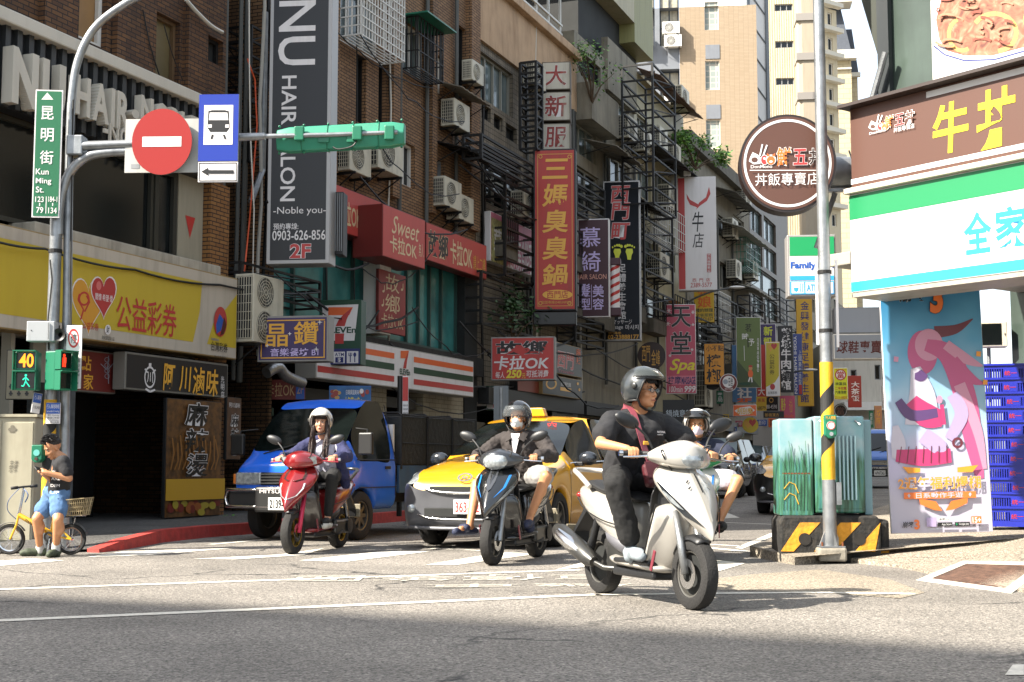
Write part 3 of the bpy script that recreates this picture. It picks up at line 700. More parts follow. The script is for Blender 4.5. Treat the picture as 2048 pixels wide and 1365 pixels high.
# ------------------------------------------------ towers behind the facades, facing us
TANT=brick('tile_tan','#91806a','#978670','#7d6e59',.24,.07,0,.006,.12,dirt='#7a6340')
GREYT=mt('tile_bluegrey','#6d7177',.6,var=.06,vs=3,stain=.15)
T=Bld('tan_tower','tall tan tiled tower with glass-brick windows and a grey loggia',FP(1520,66,-6),1262)
fr=T.fr;gb=brick('glass_brick','#8d9692','#7b8480','#a9a69a',.3,.3,0,.03,.2)
for y0 in (-120,0,120,238): T.win((1418,y0+2,1447,y0+60),nx=1,fm=WFR,pm=gb,f=.03,y=.1)
T.win((1432,358,1456,385),nx=2,fm=WFR,pm=gb)
xl=T.X(1366);xr=T.X(1522)
for y0 in (-80,0,128,250):
    for q in ((1276,y0+14,1316,y0+92),(1326,y0+10,1366,y0+92)): T.win(q,nx=2,nz=2,fm=mt('navy_frame','#30373f',.5),pm=CURT,y=.5,f=.07)
hg=T.holes
T.part('wall',wall(MB(),xl,xr,0,24,hg),TANT);T.part('loggia_wall',wall(MB(),T.X(1272),xl-.01,0,24,hg,y=.02,dep=.6),GREYT);T.part('side_wall',MB().box(-.02,T.X(1272),-.1,.4,0,24).box(xr,xr+.05,0,12,0,24),TANT)
m=MB()
for y0 in (90,210,328): m.box(T.X(1419),T.X(1448),-.03,.0,T.Z(1433,y0+28),T.Z(1433,y0))
T.part('spandrel',m,GREYT)
for i,(px,py) in enumerate(((1280,100),(1333,72),(1337,98),(1337,210),(1285,225))):
    aircon(fr,px+9,py,20,('white air conditioner low on the grey loggia of the tan tower','upper white air conditioner of the stacked pair on the tan tower','lower white air conditioner of the stacked pair on the tan tower','white air conditioner on the lower loggia near the steel frame','white air conditioner half hidden behind the rusty awning')[i],dy=-.02,k=1.05,mat=WHT,group='air conditioners on the tan tower')
LW=Bld('white_shaft','narrow white panelled stair shaft with diagonal joints',FP(1522,72,30),1504)
m=MB().box(0,LW.X(1546),0,4,0,30);LW.part('wall',m,mt('white_panel','#c3c2bf',.4));m=MB()
for px in (1506,1544): m.box(LW.X(px)-.1,LW.X(px)+.1,-.1,.0,0,30)
for i in range(14):
    z=8+i*1.6;m.tube([(LW.X(1508),-.03,z+1.2),(LW.X(1543),-.03,z)],.04,5)
LW.part('frame',m,mt('steel_blue','#62676c',.45))
K=Bld('cream_tower','cream ribbed concrete tower with three slim windows',FP(1600,80,-6),1548)
for y0 in (8,82,156,-66,230): K.win((1562,y0,1599,y0+14),nx=3,fm=GREYM,pm=GLASS)
xr=K.X(1602)
K.part('wall',wall(MB(),0,xr,0,36,K.holes),ribbed('ribbed_cream','#b1a68c',2.2,.8,depth=.6));K.part('bay',MB().box(xr,K.X(1652),-1.2,6,0,36),mt('bay_beige','#9a8f7d',.8,stain=.15),bev=.3)
m=MB()
for y0 in (40,118,196,270): m.box(xr-.05,K.X(1653),-1.3,0,K.Z(1625,y0+14),K.Z(1625,y0))
K.part('band',m,mt('band_grey','#85807a',.7))
O=Bld('ornate_building','cream ornate building front with stacked cornices beyond the pole',FP(1660,92,35),1648)
for i in range(9): O.win((1654,20+i*50,1664,44+i*50),nx=1,fm=WHT,pm=GLASS);O.win((1670,30+i*50,1679,54+i*50),nx=1,fm=WHT,pm=GLASS)
xr=O.X(1688);O.part('wall',wall(MB(),0,xr,0,33,O.holes),mt('stucco_cream','#b9ae94',.8,stain=.2));m=MB()
for i in range(9): z=O.Z(1668,18+i*50);m.box(-.1,xr+.2,-.5,0,z,z+.3)
O.part('cornice',m,mt('stucco_white','#c4bfb0',.7))
S=Bld('mansard_building','cream building with a steep slate mansard roof',FP(1700,105,-8),1652)
xr=S.X(1716);zr=S.Z(1690,104);zt=S.Z(1690,6);SLATE=mt('slate','#3c4149',.7,var=.12,vs=8);WT=MC['stucco_white']
S.part('wall',MB().box(0,xr,0,10,0,zr).box(xr,S.X(1736),2.5,10,0,S.Z(1725,130)),brick('stone_cream','#b7aa8a','#b0a384','#968a6e',.9,.4,.5,.02,.1))
S.part('mansard_roof',MB().add([(0,-.2,zr),(xr,-.2,zr),(xr,10,zr),(0,10,zr),(0,1.2,zt),(xr-.6,1.2,zt),(xr-.6,9,zt),(0,9,zt)],[(0,1,5,4),(1,2,6,5),(4,5,6,7),(2,3,7,6)]).add([(xr,2.3,S.Z(1725,130)),(S.X(1738),2.3,S.Z(1725,130)),(S.X(1738),10,S.Z(1725,130)),(xr,10,S.Z(1725,130)),(xr,3,S.Z(1725,34)),(S.X(1728),3,S.Z(1725,34)),(S.X(1728),9,S.Z(1725,34)),(xr,9,S.Z(1725,34))],[(0,1,5,4),(1,2,6,5),(4,5,6,7)]),SLATE)
S.part('cornice',MB().box(-.3,xr+.4,-.6,.2,zr-.7,zr).box(-.3,xr+.2,-.3,1.6,zt,zt+.6).box(xr-.2,S.X(1741),2,2.4,S.Z(1725,138),S.Z(1725,130)).box(0,xr,-.2,0,S.Z(1690,140),S.Z(1690,136)),WT)
# pale building at the far end of the street on the right
Wb=Bld('white_building','white rendered building at the far end of the street',FP(1740,70,-4),1640)
for q in ((1748,730,1760,760),(1700,740,1712,765),(1762,735,1772,760)): Wb.win(q,nx=1,fm=GREYM,pm=GLASS)
Wb.part('wall',body_box(wall(MB(),0,Wb.X(1830),0,Wb.Z(1740,690),Wb.holes),0,Wb.X(1830),0,Wb.Z(1740,690),6),mt('render_white','#b9b4a8',.8,stain=.25));m=MB()
for i in range(9): z=.5+i*.32;m.box(Wb.X(1690),Wb.X(1765),-.5,-.1,z,z+.3)
Wb.part('shop_shutter',m,mt('shutter_pale','#a59f90',.6,stain=.3));Wb.part('shop_canopy',MB().box(Wb.X(1680),Wb.X(1775),-1.,0,Wb.Z(1730,822),Wb.Z(1730,806)),WHT)
Bk=Bld('distant_block','distant grey block closing the street under the signs',FP(1480,95,-10),1380)
Bk.part('wall',MB().box(0,Bk.X(1700),0,8,0,9),PLASD);m=MB()
for i in range(14): m.box(i*.9+.2,i*.9+.8,-.03,.0,1+.0,2.4)
Bk.part('shop_window',m,GLASS)
# off-frame block behind the camera's left whose roof line shades the near asphalt
sh=thing('corner_block','plain rendered block across the junction on the left','building',(0,0,0))
hB=22.;off=hB/tan(SUN_EL);ox,oy=cos(SUN_AZ)*off,sin(SUN_AZ)*off
e1=V3((-3.4-ox,9.2-oy,0));dE=V3((5.8,-2.75,0)).normalized();nE=V3((-dE.y,dE.x,0))
a,b=e1-dE*14,e1+dE*10;c,d=b-nE*7,a-nE*7
MB().sheet([a,b,c,d],0,hB).obj('wall',PLASG,sh)
m=MB();
for k in range(6):
    for j in range(3): q=a.lerp(b,.1+k*.15)+nE*.02;m.sheet([q,q+dE*1.4,q+dE*1.4+nE*.05,q+nE*.05],2+j*3.6,3.8+j*3.6)
m.obj('window',GLASS,sh)

# ------------------------------------------------ shop signs of the left side
def fd(px): return 12.44/(.391-(px-1024)/2700)
PUR=mt('sign_purple','#3a2a58',.45);PLUM=mt('sign_plum','#3f1a26',.45,stain=.1);PINK=mt('sign_pink','#b84a66',.45,stain=.1);LILAC=mt('letter_lilac','#c3b2dd',.4)
GRN=mt('sign_green','#17623f',.45);DGRN=mt('sign_darkgreen','#14402c',.45);ORG=mt('sign_orange','#d9622b',.45);BLU=mt('sign_blue','#1d4fa0',.45);SKYB=mt('sign_skyblue','#3aa6dc',.45)
BRN=mt('sign_brown','#4a3028',.45,stain=.1);BRN2=mt('sign_dimbrown','#2c1c17',.5);OLV=mt('sign_olive','#5f6f3c',.5,stain=.1);REDL=mt('letter_red','#b02f2c',.4);DRED=mt('sign_darkred','#6a211c',.5,stain=.15)
YLG=mt('letter_yellowgreen','#cdd22c',.4);BKL=mt('letter_black','#121212',.45);GRYS=mt('sign_grey','#8f96a0',.45,stain=.1);BROWNL=mt('letter_darkred','#56201c',.5);OLD=mt('sign_oldwhite','#b9b4a4',.5,stain=.55,dirt='#6a5c48')
FLUSH='signs flat on the left shop fronts';PROJ='signs projecting over the pavement'
# long yellow sign, hearts
YG=mt('lottery_yellow','#b9a028',.5,stain=.12,dirt='#8a7518')
s=Sign('shop_sign','long pale yellow fascia sign with two hearts and red characters','sign',FAC,(-60,495,475,685),mt('sign_cream','#b3a999',.5,stain=.3),mt('frame_tan','#8f7648',.5,stain=.3),.3,.02,FLUSH,dy=-.42)
# bands follow the plane: work with straight local rectangles
m=s.mb('yellow_field',YG);x0,x1=s.L(-60,600)[0],s.L(402,650)[0];h=s.h;y=s.nx();m.add([(x0+.03,y,h*.14),(x1-.2,y,h*.14),(x1-.05,y,h*.5),(x1,y,h*.86),(x0+.03,y,h*.86)],[(0,1,2,3,4)])
xr=s.w/2-.03;m.add([(x1+.15,y,h*.14),(xr,y,h*.14),(xr,y,h*.8),(x1+.65,y,h*.62),(x1+.3,y,h*.4)],[(0,1,2,3,4)])
PW=mt('heart_gold','#c98f2c',.4);HR=mt('heart_red','#a82a2c',.35,coat=.3)
s.hrt(176,615,34,60,WS);s.hrt(176,615,32,57,PW);s.ln([(158,588),(155,600),(166,620),(160,640)],3,REDL);s.ln([(172,592),(178,604),(168,624)],3,REDL);s.o(167,598,8,11,REDL,q=1.3)
s.t('公益彩券',(164,645,196,660),REDL,.01)
s.hrt(206,597,26,45,WS);s.hrt(206,597,24,42,HR);s.t('關懷·希望·愛',(189,589,224,603),WS,.01);s.e(196,572,5,9,mt('heart_shine','#c96a66',.3))
s.t('公益彩券',(231,600,352,668),REDL,.012);s.e(214,660,6,10,WS);s.t('財',(211,653,217,667),BKL,.02);s.t('財政部監製公益',(202,673,227,681),BKL,0)
s.e(439,644,13,30,HR);s.p([(437,628),(445,640),(440,662),(431,668),(430,650)],BLU);s.p([(446,634),(451,650),(446,668),(438,672),(442,655)],mt('ball_dark','#4a1c18',.4))
s.t('中國信託',(420,677,436,682),BLU,0);s.t('台灣彩券',(420,685,453,704),BKL,.01);s.t('投注有節制',(426,712,450,716),BKL,0);s.done()
# dark sign under it with gold characters, red neighbour
s=Sign('shop_sign','black fascia sign with an oval crest and gold brush characters','sign',FAC,(250,716,456,788),BLKS,mt('frame_grey','#6d6a62',.5),.2,.03,FLUSH,dy=-.36)
s.o(299,755,9,11,WS,q=2.);s.t('川',(293,744,305,766),WS,.02);s.ln([(289,738),(294,746)],3,WS);s.ln([(310,740),(304,747)],3,WS);s.ln([(290,778),(299,784),(309,780)],4,WS);s.ln([(299,727),(299,734)],5,WS)
for c,x,y0,y1 in (('阿',325,728,782),('川',357,733,784),('滷',384,735,790),('味',411,739,793)): s.t(c,(x,y0,x+24,y1),GOLD,.03,.1)
s.v('光明店',(440,752,447,797),WS,.01);s.done()
s=Sign('shop_sign','dark red sign with scroll ornament behind the poles','sign',FAC,(146,702,232,786),DRED,mt('frame_grey','#6d6a62',.5),.15,.02,FLUSH,dy=-.1)
s.t('點',(160,712,182,742),GOLD,.03).t('家',(166,748,186,780),GOLD,.03)
for k in range(4): s.o(213,720+k*11,4,5,GRYS,n=20)
s.ln([(216,712),(214,735),(216,768)],1.5,GRYS);s.ln([(200,728),(212,740)],1.5,GRYS);s.ln([(228,724),(216,738)],1.5,GRYS);s.done()
# food posters on the shop front
FPL=Fr(*ST_(0,-11.2),SA)
NOOD=mt('noodle_print','#5a3a18',.4,var=.7,vs=9);
s=Sign('menu_poster','tall brown noodle poster with outlined brush characters and a yellow board','poster',FPL,(331,800,442,1034),NOOD,BLK,.06,.01,'food posters by the arcade')
s.ly=-.01
for i in range(22): s.e(335+rnd.random()*100,1005+rnd.random()*20,5+3*rnd.random(),6+3*rnd.random(),(mt('print_yellow','#9a8a2a',.4),mt('print_orange','#8a4a1c',.4),mt('print_red','#6a1c12',.4))[i % 3],'printed_food',12)
for i in range(12): s.ln([(338+i*8,940),(345+i*8,905+rnd.random()*20),(338+i*8+rnd.random()*8,860+rnd.random()*30)],2.5,mt('print_noodle','#8a5a22',.4),'printed_food')
for c,y in (('麻',806),('辣',858),('燙',908)): s.t(c,(366,y,412,y+46),BKL,.025,.1,halo=WS,hb=.075)
s.r((327,958,445,1000),mt('board_yellow','#b98f22',.4),'yellow_board');s.done()
s=Sign('menu_poster','narrow brown poster with stacked outlined characters beside the truck mirror','poster',FPL,(453,795,482,920),mt('poster_brown','#4f3420',.45,var=.4,vs=8),BLK,.05,.01,'food posters by the arcade');s.ly=-.01
for c,y in (('麻',828),('辣',858),('燙',886)): s.t(c,(460,y,476,y+26),BKL,.02,.1,halo=WS,hb=.07)
s.t('阿川滷味',(457,806,478,816),WS,.0);s.done()
# vertical black salon sign
s=Sign('shop_sign','very tall black vertical sign with white rotated letters and phone number','sign',FP(597,20.6,-6),(537,-70,662,528),BLKS,mt('alu_frame','#9c9a98',.4,.4),.42,.06,PROJ)
def rot_t(s,txt,rect,mat,bold=.02,part='lettering'):   # text turned to read downwards
    a,b,c,d=s.R(rect);vs_,fs,(q0,q1,q2,q3)=text_mesh(txt,bold);y=s.nx()
    s.mb(part,mat).add([(a+(vy-q1)/(q3-q1)*(c-a),y,d-(vx-q0)/(q2-q0)*(d-b)) for vx,vy in vs_],fs)
rot_t(s,'NU',(557,2,631,131),WS,.012);rot_t(s,'HAIR SALON',(562,152,592,403),WS,.012)
s.t('-Noble you-',(547,414,652,432),WS,.0).t('預約專線:',(547,447,597,460),WS,.015).t('0903-626-856',(545,461,651,481),WS,.01).t('2F',(580,488,622,517),REDL,.03,halo=WS,hb=.06).done()
s2=thing_f('neon_tube_rack','black light box hanging beside the tall black sign','light box',FP(672,20.9,-6),0,0,P(672,510,20.9).z)
m=MB().box(-.06,.07,0,.3,0,1.0);m.obj('box',BLK,s2,bev=.01);m=MB()
for i in range(4): m.box(-.055+i*.033,-.045+i*.033,-.02,0,.06,.98)
m.obj('tube',GREYM,s2)
# purple sign
s=Sign('shop_sign','purple light box sign with gold characters and white stars','sign',FP(588,20.4,-9),(515,632,657,724),PUR,mt('alu_old','#8a8782',.5,.2,stain=.3),.3,.03,PROJ)
s.fr_((522,640,650,717),2.2,GOLD);s.t('晶',(531,648,576,694),GOLD,.02).t('鑽',(588,643,637,690),GOLD,.025).t('音樂餐坊',(541,697,617,713),LILAC,.02).t('B1',(624,700,637,711),LILAC,0)
for x,y,r in ((640,645,6),(633,699,6),(530,652,4),(535,692,4),(580,668,4)): s.p([(x,y-r),(x+1,y-1),(x+r,y),(x+1,y+1),(x,y+r),(x-1,y+1),(x-r,y),(x-1,y-1)],WS,'star')
s.done()
# convenience store sign, projecting
def seven(s,x0,y0,x1,y1,txt=True,slim=False):   # a seven crossed by a word, on px rect
    w_,h_=x1-x0,y1-y0
    def q(*a): return [(x0+w_*u,y0+h_*v) for u,v in a]
    s.p(q((.08,.0),(.95,.0),(.82,.22),(.08,.22)),ORG);s.p(q((.62,.2),(.93,.0),(.74,.32),(.66,.52),(.34,.52),(.45,.34)),REDL);s.p(q((.32,.72),(.64,.72),(.62,1.),(.32,1.)),REDL)
    s.t('ELEVEn',(x0-w_*.02,y0+h_*.54,x0+w_*1.06,y0+h_*.71),DGRN,.03)
s=Sign('shop_sign','green and white projecting store sign with a red seven and ATM symbols','sign',FP(684,22.6,-8),(638,600,722,730),DGRN,DGRN,.35,.02,PROJ)
s.p([(644,612),(717,609),(709,682),(651,682)],WS);seven(s,652,615,709,688);s.r((641,698,720,729),NAVY,'strip')
s.r((667,704,690,727),WS,'strip');s.t('ATM',(670,706,688,713),NAVY,.02);s.r((671,715,687,726),NAVY,'strip');s.t('$',(676,716,682,725),WS,.02);s.r((694,703,717,727),WS,'strip')
s.ln([(701,706),(701,725)],2,NAVY);s.ln([(698,706),(698,712),(704,712),(704,706)],1.3,NAVY);s.e(710,710,3,4.5,NAVY);s.ln([(710,712),(710,725)],2,NAVY);s.done()
# store fascia with stripes
s=Sign('shop_sign','white store fascia with orange green and red stripes','sign',FAC,(632,694,947,776),WS,mt('frame_store','#9a968c',.5),.4,.02,FLUSH,dy=-.5)
h=s.h;xa,xb,xc,xd=-s.w/2+.04,s.L(788,730)[0],s.L(827,730)[0],s.w/2-.04
for a,b,mm in ((.70,.84,ORG),(.42,.58,DGRN),(.14,.28,REDL)):
    y=s.nx();t=s.mb('stripe',mm);t.quad((xa,y,h*a),(xb,y,h*a),(xb,y,h*b),(xa,y,h*b));t.quad((xc,y,h*a),(xd,y,h*a),(xd,y,h*b),(xc,y,h*b))
seven(s,799,702,818,770);s.done()
# karaoke band in three pieces
KR=mt('karaoke_red','#b3433c',.5,stain=.2,dirt='#7a2a25');KG=mt('karaoke_cream','#cdb890',.45);KY=mt('karaoke_gold','#c9963c',.45)
s=Sign('shop_sign','faded red karaoke fascia behind the black sign','sign',FAC,(660,384,762,474),KR,DRED,.3,.015,FLUSH,dy=-.25);s.t('卡拉OK',(676,405,721,455),KG,.03).t('請上二樓',(723,442,754,476),KY,.01).done()
s=Sign('shop_sign','bulging red karaoke fascia with a script word in the middle','sign',FAC,(765,424,850,526),KR,DRED,.6,.015,FLUSH,dy=-.75);s.t('Sweet',(783,440,838,476),KG,.0,.35).t('卡拉OK',(779,478,833,512),KG,.03).t('無人',(837,488,846,515),KG,0).done()
s=Sign('shop_sign','red karaoke fascia with heavy black characters at its near end','sign',FAC,(852,468,973,540),KR,DRED,.3,.015,FLUSH,dy=-.3);s.t('故鄉',(856,466,896,516),BKL,.04,halo=KG,hb=.07).t('卡拉OK',(900,485,944,534),KG,.03).t('請上二樓',(946,514,970,543),KY,.01).done()
s=Sign('shop_sign','upright red poster with white characters on the teal glazing','poster',FAC,(757,545,811,668),mt('poster_red','#8f2f2c',.5,stain=.2),DRED,.06,.01,FLUSH,dy=-.28);s.t('故',(771,550,798,585),KG,.0).t('鄉',(770,590,799,627),KG,.0).t('卡拉OK',(762,630,806,658),KG,.0)
for x,y in ((766,583),(803,580),(764,611)): s.e(x,y,2,2.5,KG);s.ln([(x+2,y),(x+2,y-12)],1.2,KG)
s.done()
# small hanging banners by the store
s=Sign('hanging_banner','faded red cloth banner with pale characters and a blue end','banner',FP(554,22,-2),(497,760,610,800),DRED,DRED,.02,.004,'small banners below the signs');s.t('故鄉卡拉OK',(501,766,590,794),mt('letter_tan','#b08d62',.5),.01).r((592,762,609,799),BLU,'blue_end').t('2F',(594,770,607,788),mt('letter_tan','#b08d62',.5),0).done()
s=Sign('shop_sign','small green and white store light box low behind the truck','sign',FP(545,22.4,-2),(515,816,545,832),DGRN,DGRN,.1,.01,'small banners below the signs');s.r((519,818,541,832),WS,'panel_white').t('ELEVEn',(520,818,540,824),DGRN,.02).r((527,826,533,832),REDL).done()
s=Sign('hanging_banner','blue promotion banner with snacks and yellow characters above the truck','banner',FP(700,21.5,4),(658,772,742,816),mt('banner_blue','#1f5a8f',.45,var=.3,vs=5),BLU,.02,.004,'small banners below the signs')
s.t('日韓異國美味',(692,780,718,790),WS,.0).t('人氣第10名',(689,794,719,814),mt('letter_yellow','#d6c52c',.4),.02)
for i in range(7): s.e(664+rnd.random()*22,782+rnd.random()*28,5,4,(mt('snack_red','#8f2c22',.4),mt('snack_tan','#b08a4a',.4))[i % 2],'snack',10);s.e(722+rnd.random()*15,780+rnd.random()*28,4,5,(MC['snack_red'],MC['snack_tan'],WS)[i % 3],'snack',10)
s.done()
# projecting signs further along
s=Sign('shop_sign','red light box sign with black and white characters and yellow price','sign',FP(1046,29.2,-8),(982,674,1110,761),RED,MC['alu_old'],.3,.03,PROJ)
s.t('故鄉',(992,682,1096,709),BKL,.05,halo=WS,hb=.075).t('卡拉OK',(988,712,1098,740),WS,.04,.15).t('每人',(991,744,1009,757),WS,.01,.1).t('250',(1012,740,1043,757),mt('letter_yellow','#d6c52c',.4),.04,.15).t('元',(1044,747,1051,757),mt('letter_yellow','#d6c52c',.4),0).t('可抵消費',(1053,741,1097,755),WS,.015,.1).done()
RSM=mt('stall_red','#b02d22',.45,stain=.3)
s=Sign('shop_sign','tall red sign with gold brush characters and a gold oval','sign',FP(1110,31.5,-6),(1067,298,1152,622),RSM,BLK,.35,.04,PROJ)
s.fr_((1075,308,1145,613),1.2,KY)
for c,y,h in (('三',318,40),('媽',368,46),('臭',420,46),('臭',474,46),('鍋',528,44)): s.t(c,(1084,y,1136,y+h),GOLD,.04,.1)
s.e(1115,590,30,10,GOLD);s.t('西門店',(1094,582,1136,597),RSM,.02).t('加盟專線(048)368225',(1083,602,1143,609),KY,0)
for x,y in ((1081,314),(1139,314),(1081,607),(1139,607)): s.o(x,y,2.5,4,KY,n=16)
s.done();s=None
t=thing_f('sign_box','black empty box under the tall red sign','light box',FP(1110,31.4,-6),0,0,P(1110,650,31.4).z);MB().box(-.5,.5,0,.4,0,.3).obj('casing',BLK,t,bev=.01);MB().box(-.48,.48,-.01,0,.02,.28).obj('front',mt('box_front','#0d0e10',.35),t)
for i,(c,y0,y1) in enumerate((('大',124,180),('新',184,242),('服',247,303))):
    s=Sign('shop_sign',('topmost weathered white box of three with a flaking red character','middle weathered white box of three with a flaking red character','lowest weathered white box, partly behind the tall red sign')[i],'sign',FP(1112,33.5,-5),(1084,y0,1141,y1),OLD,mt('frame_rust','#5d5346',.6,stain=.5),.55,.025,'weathered white box signs')
    s.t(c,(1089,y0+7,1133,y1-8),mt('letter_flaking','#8a3630',.6,var=.5,vs=9,stain=.6,dirt='#b9b4a4'),.03,.05,halo=WS,hb=.055).done()
s=Sign('shop_sign','plum hair salon sign with lilac characters','sign',FP(1188,35.3,-8),(1155,438,1219,635),PLUM,WS,.3,.03,PROJ)
s.t('慕',(1160,455,1201,495),LILAC,.01).t('綺',(1160,503,1201,544),LILAC,.01).t('HAIR SALON',(1152,549,1213,559),mt('letter_salmon','#c98f7c',.4),.01).t('髮',(1160,568,1181,595),LILAC,.03).t('型',(1160,597,1181,620),LILAC,.03).t('美',(1185,570,1208,595),LILAC,.03).t('容',(1185,597,1208,620),LILAC,.03).ln([(1183,570),(1183,620)],1,LILAC).done()
t=thing_f('barber_pole','white and maroon striped barber pole beside the plum sign','barber pole',FP(1231,35.6,-8),0,0,P(1231,632,35.6).z)
hb=.3*0+P(1231,516,35.6).z-P(1231,632,35.6).z;MB().box(-.17,.17,-.02,.3,0,.22).box(-.17,.17,-.02,.3,hb-.2,hb).obj('cap',PLUM,t,bev=.02);MB().lathe([(.135,.22),(.135,hb-.2)],20,Matrix.Translation((0,.13,0)) @ Matrix.Rotation(pi/2,4,'X') @ Matrix.Scale(-1,4,(0,0,1)) @ Matrix.Scale(1,4)).xf(Matrix.Identity(4)).obj('drum',WS,t,smooth=40)
m=MB()
for k in range(5):
    z0=.22+k*(hb-.42)/5
    for q in range(10):
        a,b=pi+pi*q/10,pi+pi*(q+1)/10;f=(hb-.42)/5
        m.quad((.14*cos(a),.13+.14*sin(a),z0+f*.9*q/10),(.14*cos(b),.13+.14*sin(b),z0+f*.9*(q+1)/10),(.14*cos(b),.13+.14*sin(b),z0+f*(.9*(q+1)/10+.4)),(.14*cos(a),.13+.14*sin(a),z0+f*(.9*q/10+.4)))
m.obj('stripe',REDL,t)
s=Sign('shop_sign','tall black ribbed massage sign with red characters and yellow footprints','sign',FP(1243,38,-8),(1207,362,1281,682),ribbed('sign_ribbed','#20242b',20,.4,axis=2,stain=.0),MC['alu_frame'],.4,.04,PROJ)
for c,y in (('西',372),('門',406),('町',446)): s.t(c,(1222,y,1260,y+34),REDL,.045,.1,halo=WS,hb=.075)
for x,sgn in ((1235,-1),(1259,1)):
    s.p([(x-6,498),(x+6,498),(x+7,505),(x+4,512),(x+3,520),(x-4,520),(x-5,512),(x-8,504)],YLG)
    for i in range(5): s.e(x-8*sgn+4.4*i*sgn,495-4*sin((i+.6)*.7),2.6-.3*i,3.2-.3*i,YLG,n=12)
s.v('足體養生會館',(1236,528,1252,640),WS,.01).t('マッサージ',(1226,640,1264,649),WS,.01).t('Massage',(1215,651,1246,661),WS,.0).t('마사지',(1251,650,1277,660),WS,.0).t('預約專線:',(1216,664,1243,669),KY,.0).t('02-23888177',(1216,670,1278,679),KY,.02).done()
s=Sign('shop_sign','white sign with a red side band and red horns over black brush characters','sign',FP(1394,45.5,-8),(1356,354,1433,581),WS,WS,.5,.03,PROJ)
s.r((1357,357,1370,579),REDL,'side_band');s.p([(1373,388),(1380,400),(1398,410),(1396,416),(1380,410),(1374,398)],REDL);s.p([(1392,420),(1398,406),(1412,395),(1418,374),(1421,388),(1414,402),(1400,412),(1394,418)],REDL)
s.t('牛',(1384,424,1407,464),BKL,.01,.15).t('店',(1385,466,1408,496),BKL,.0,.15).fr_((1414,508,1422,545),1,REDL).v('陳家牛肉麵',(1415,510,1421,543),REDL,0).t('西  門  店',(1385,557,1420,564),REDL,0).t('2389-5577',(1381,566,1424,575),REDL,.0,.1).done()
t=thing_f('sign_lamp','small white floodlight on top of the white horned sign','lamp',FP(1381,45.3,-8),0,0,P(1381,354,45.3).z);MB().box(-.12,.12,-.2,.05,.02,.17).obj('housing',WHT,t,bev=.02);MB().box(-.02,.02,-.05,0,0,.02).obj('foot',IRON,t)
s=Sign('shop_sign','yellow bridal sign with red characters below the white horned sign','sign',FP(1412,47.5,-8),(1388,560,1428,645),YEL,YEL,.3,.02,PROJ);s.t('新',(1395,566,1423,590),ORG,.03).t('娘',(1395,592,1423,616),ORG,.03).t('禮約辦理',(1391,617,1426,625),DGRN,.02).t('全省服務',(1391,627,1426,634),DGRN,.02).t('0932121657',(1391,635,1426,642),BKL,.01).done()
PKS=mt('spa_pink','#b54a5e',.45,stain=.1)
s=Sign('shop_sign','pink spa sign with black characters and a yellow script word','sign',FP(1362,43.3,-6),(1331,609,1392,788),PKS,WS,.3,.02,PROJ)
s.t('天',(1342,614,1382,655),BKL,.03,halo=WS,hb=.05).t('堂',(1342,664,1382,709),BKL,.03,halo=WS,hb=.05).t('Spa',(1339,718,1390,748),mt('letter_yellow','#d6c52c',.4),.02,.3).r((1334,752,1390,770),mt('spa_band','#c76e80',.45)).t('按摩',(1336,753,1362,769),PUR,.03).t('MASSAGE',(1363,754,1391,769),PUR,.03).t('100min',(1338,773,1365,785),WS,.0,.2).t('999',(1369,772,1391,785),WS,.02,.2)
for x,y,r in ((1338,622,5),(1336,648,5),(1386,625,4),(1386,650,3),(1340,712,3),(1384,700,3)):
    for k in range(3): s.ln([(x-r*cos(k*pi/3),y-r*sin(k*pi/3)),(x+r*cos(k*pi/3),y+r*sin(k*pi/3))],1,WS,'snowflake')
s.done()
s=Sign('shop_sign','amber sign with black characters over a small red round sign','sign',FP(1428,46.4,-8),(1408,687,1449,770),mt('sign_amber','#c9861f',.45),BKL,.25,.02,PROJ);s.t('小不點',(1412,691,1447,703),BKL,.02).t('檳',(1413,709,1442,735),BKL,.03).t('榔',(1413,738,1442,765),BKL,.03).done()
s=Sign('shop_sign','round red and white sign with a bowl drawing under the amber sign','sign',FP(1457,46.2,-8),(1439,748,1475,784),DRED,WS,.2,.02,PROJ,round_=True);s.e(1457,764,12,12,WS).t('田舍',(1457,755,1466,773),BKL,.02).e(1451,764,5,5,GRYS).t('赤打麵',(1449,776,1466,781),WS,0).done()
s=Sign('shop_sign','round black sign half hidden under the amber sign','sign',FP(1424,47.0,-8),(1406,742,1444,780),BLKS,BLK,.2,.02,PROJ,round_=True);s.t('SALT',(1412,762,1436,768),GRYS,0).done()
s=Sign('shop_sign','round dark maroon sign with thin characters above the grey helmet','sign',FP(1303,41,-8),(1275,684,1331,739),BRN2,BRN2,.2,.02,PROJ,round_=True);s.t('西門',(1284,692,1300,724),KY,0).t('金峰',(1303,700,1320,732),KY,0).done()
s.root['label']='round dark maroon sign with four thin gold characters'
s=Sign('shop_sign','olive green banner sign with a small walking figure at its foot','sign',FP(1497,49,-6),(1473,635,1522,776),OLV,WS,.15,.015,PROJ);s.p([(1474,720),(1520,775),(1474,775)],mt('olive_dark','#3d4a2b',.5));s.t('茗',(1490,648,1503,664),BKL,.01).t('時',(1484,667,1497,681),WS,.02).t('予',(1497,678,1509,692),WS,.02).t('|',(1495,676,1497,695),BKL,0).v('加盟專線0910',(1514,676,1518,745),WS,0).ln([(1488,692),(1489,722)],1,WS)  # dark triangle paints a diagonal cast shadow onto the banner
s.e(1501,737,4,4,mt('skin_print','#c08a5a',.5)).e(1501,748,5,8,ORG).ln([(1500,755),(1497,764)],2.5,WS).ln([(1503,755),(1504,765)],2.5,WS).e(1501,733,4,2,REDL).e(1490,768,12,3,DGRN).done()
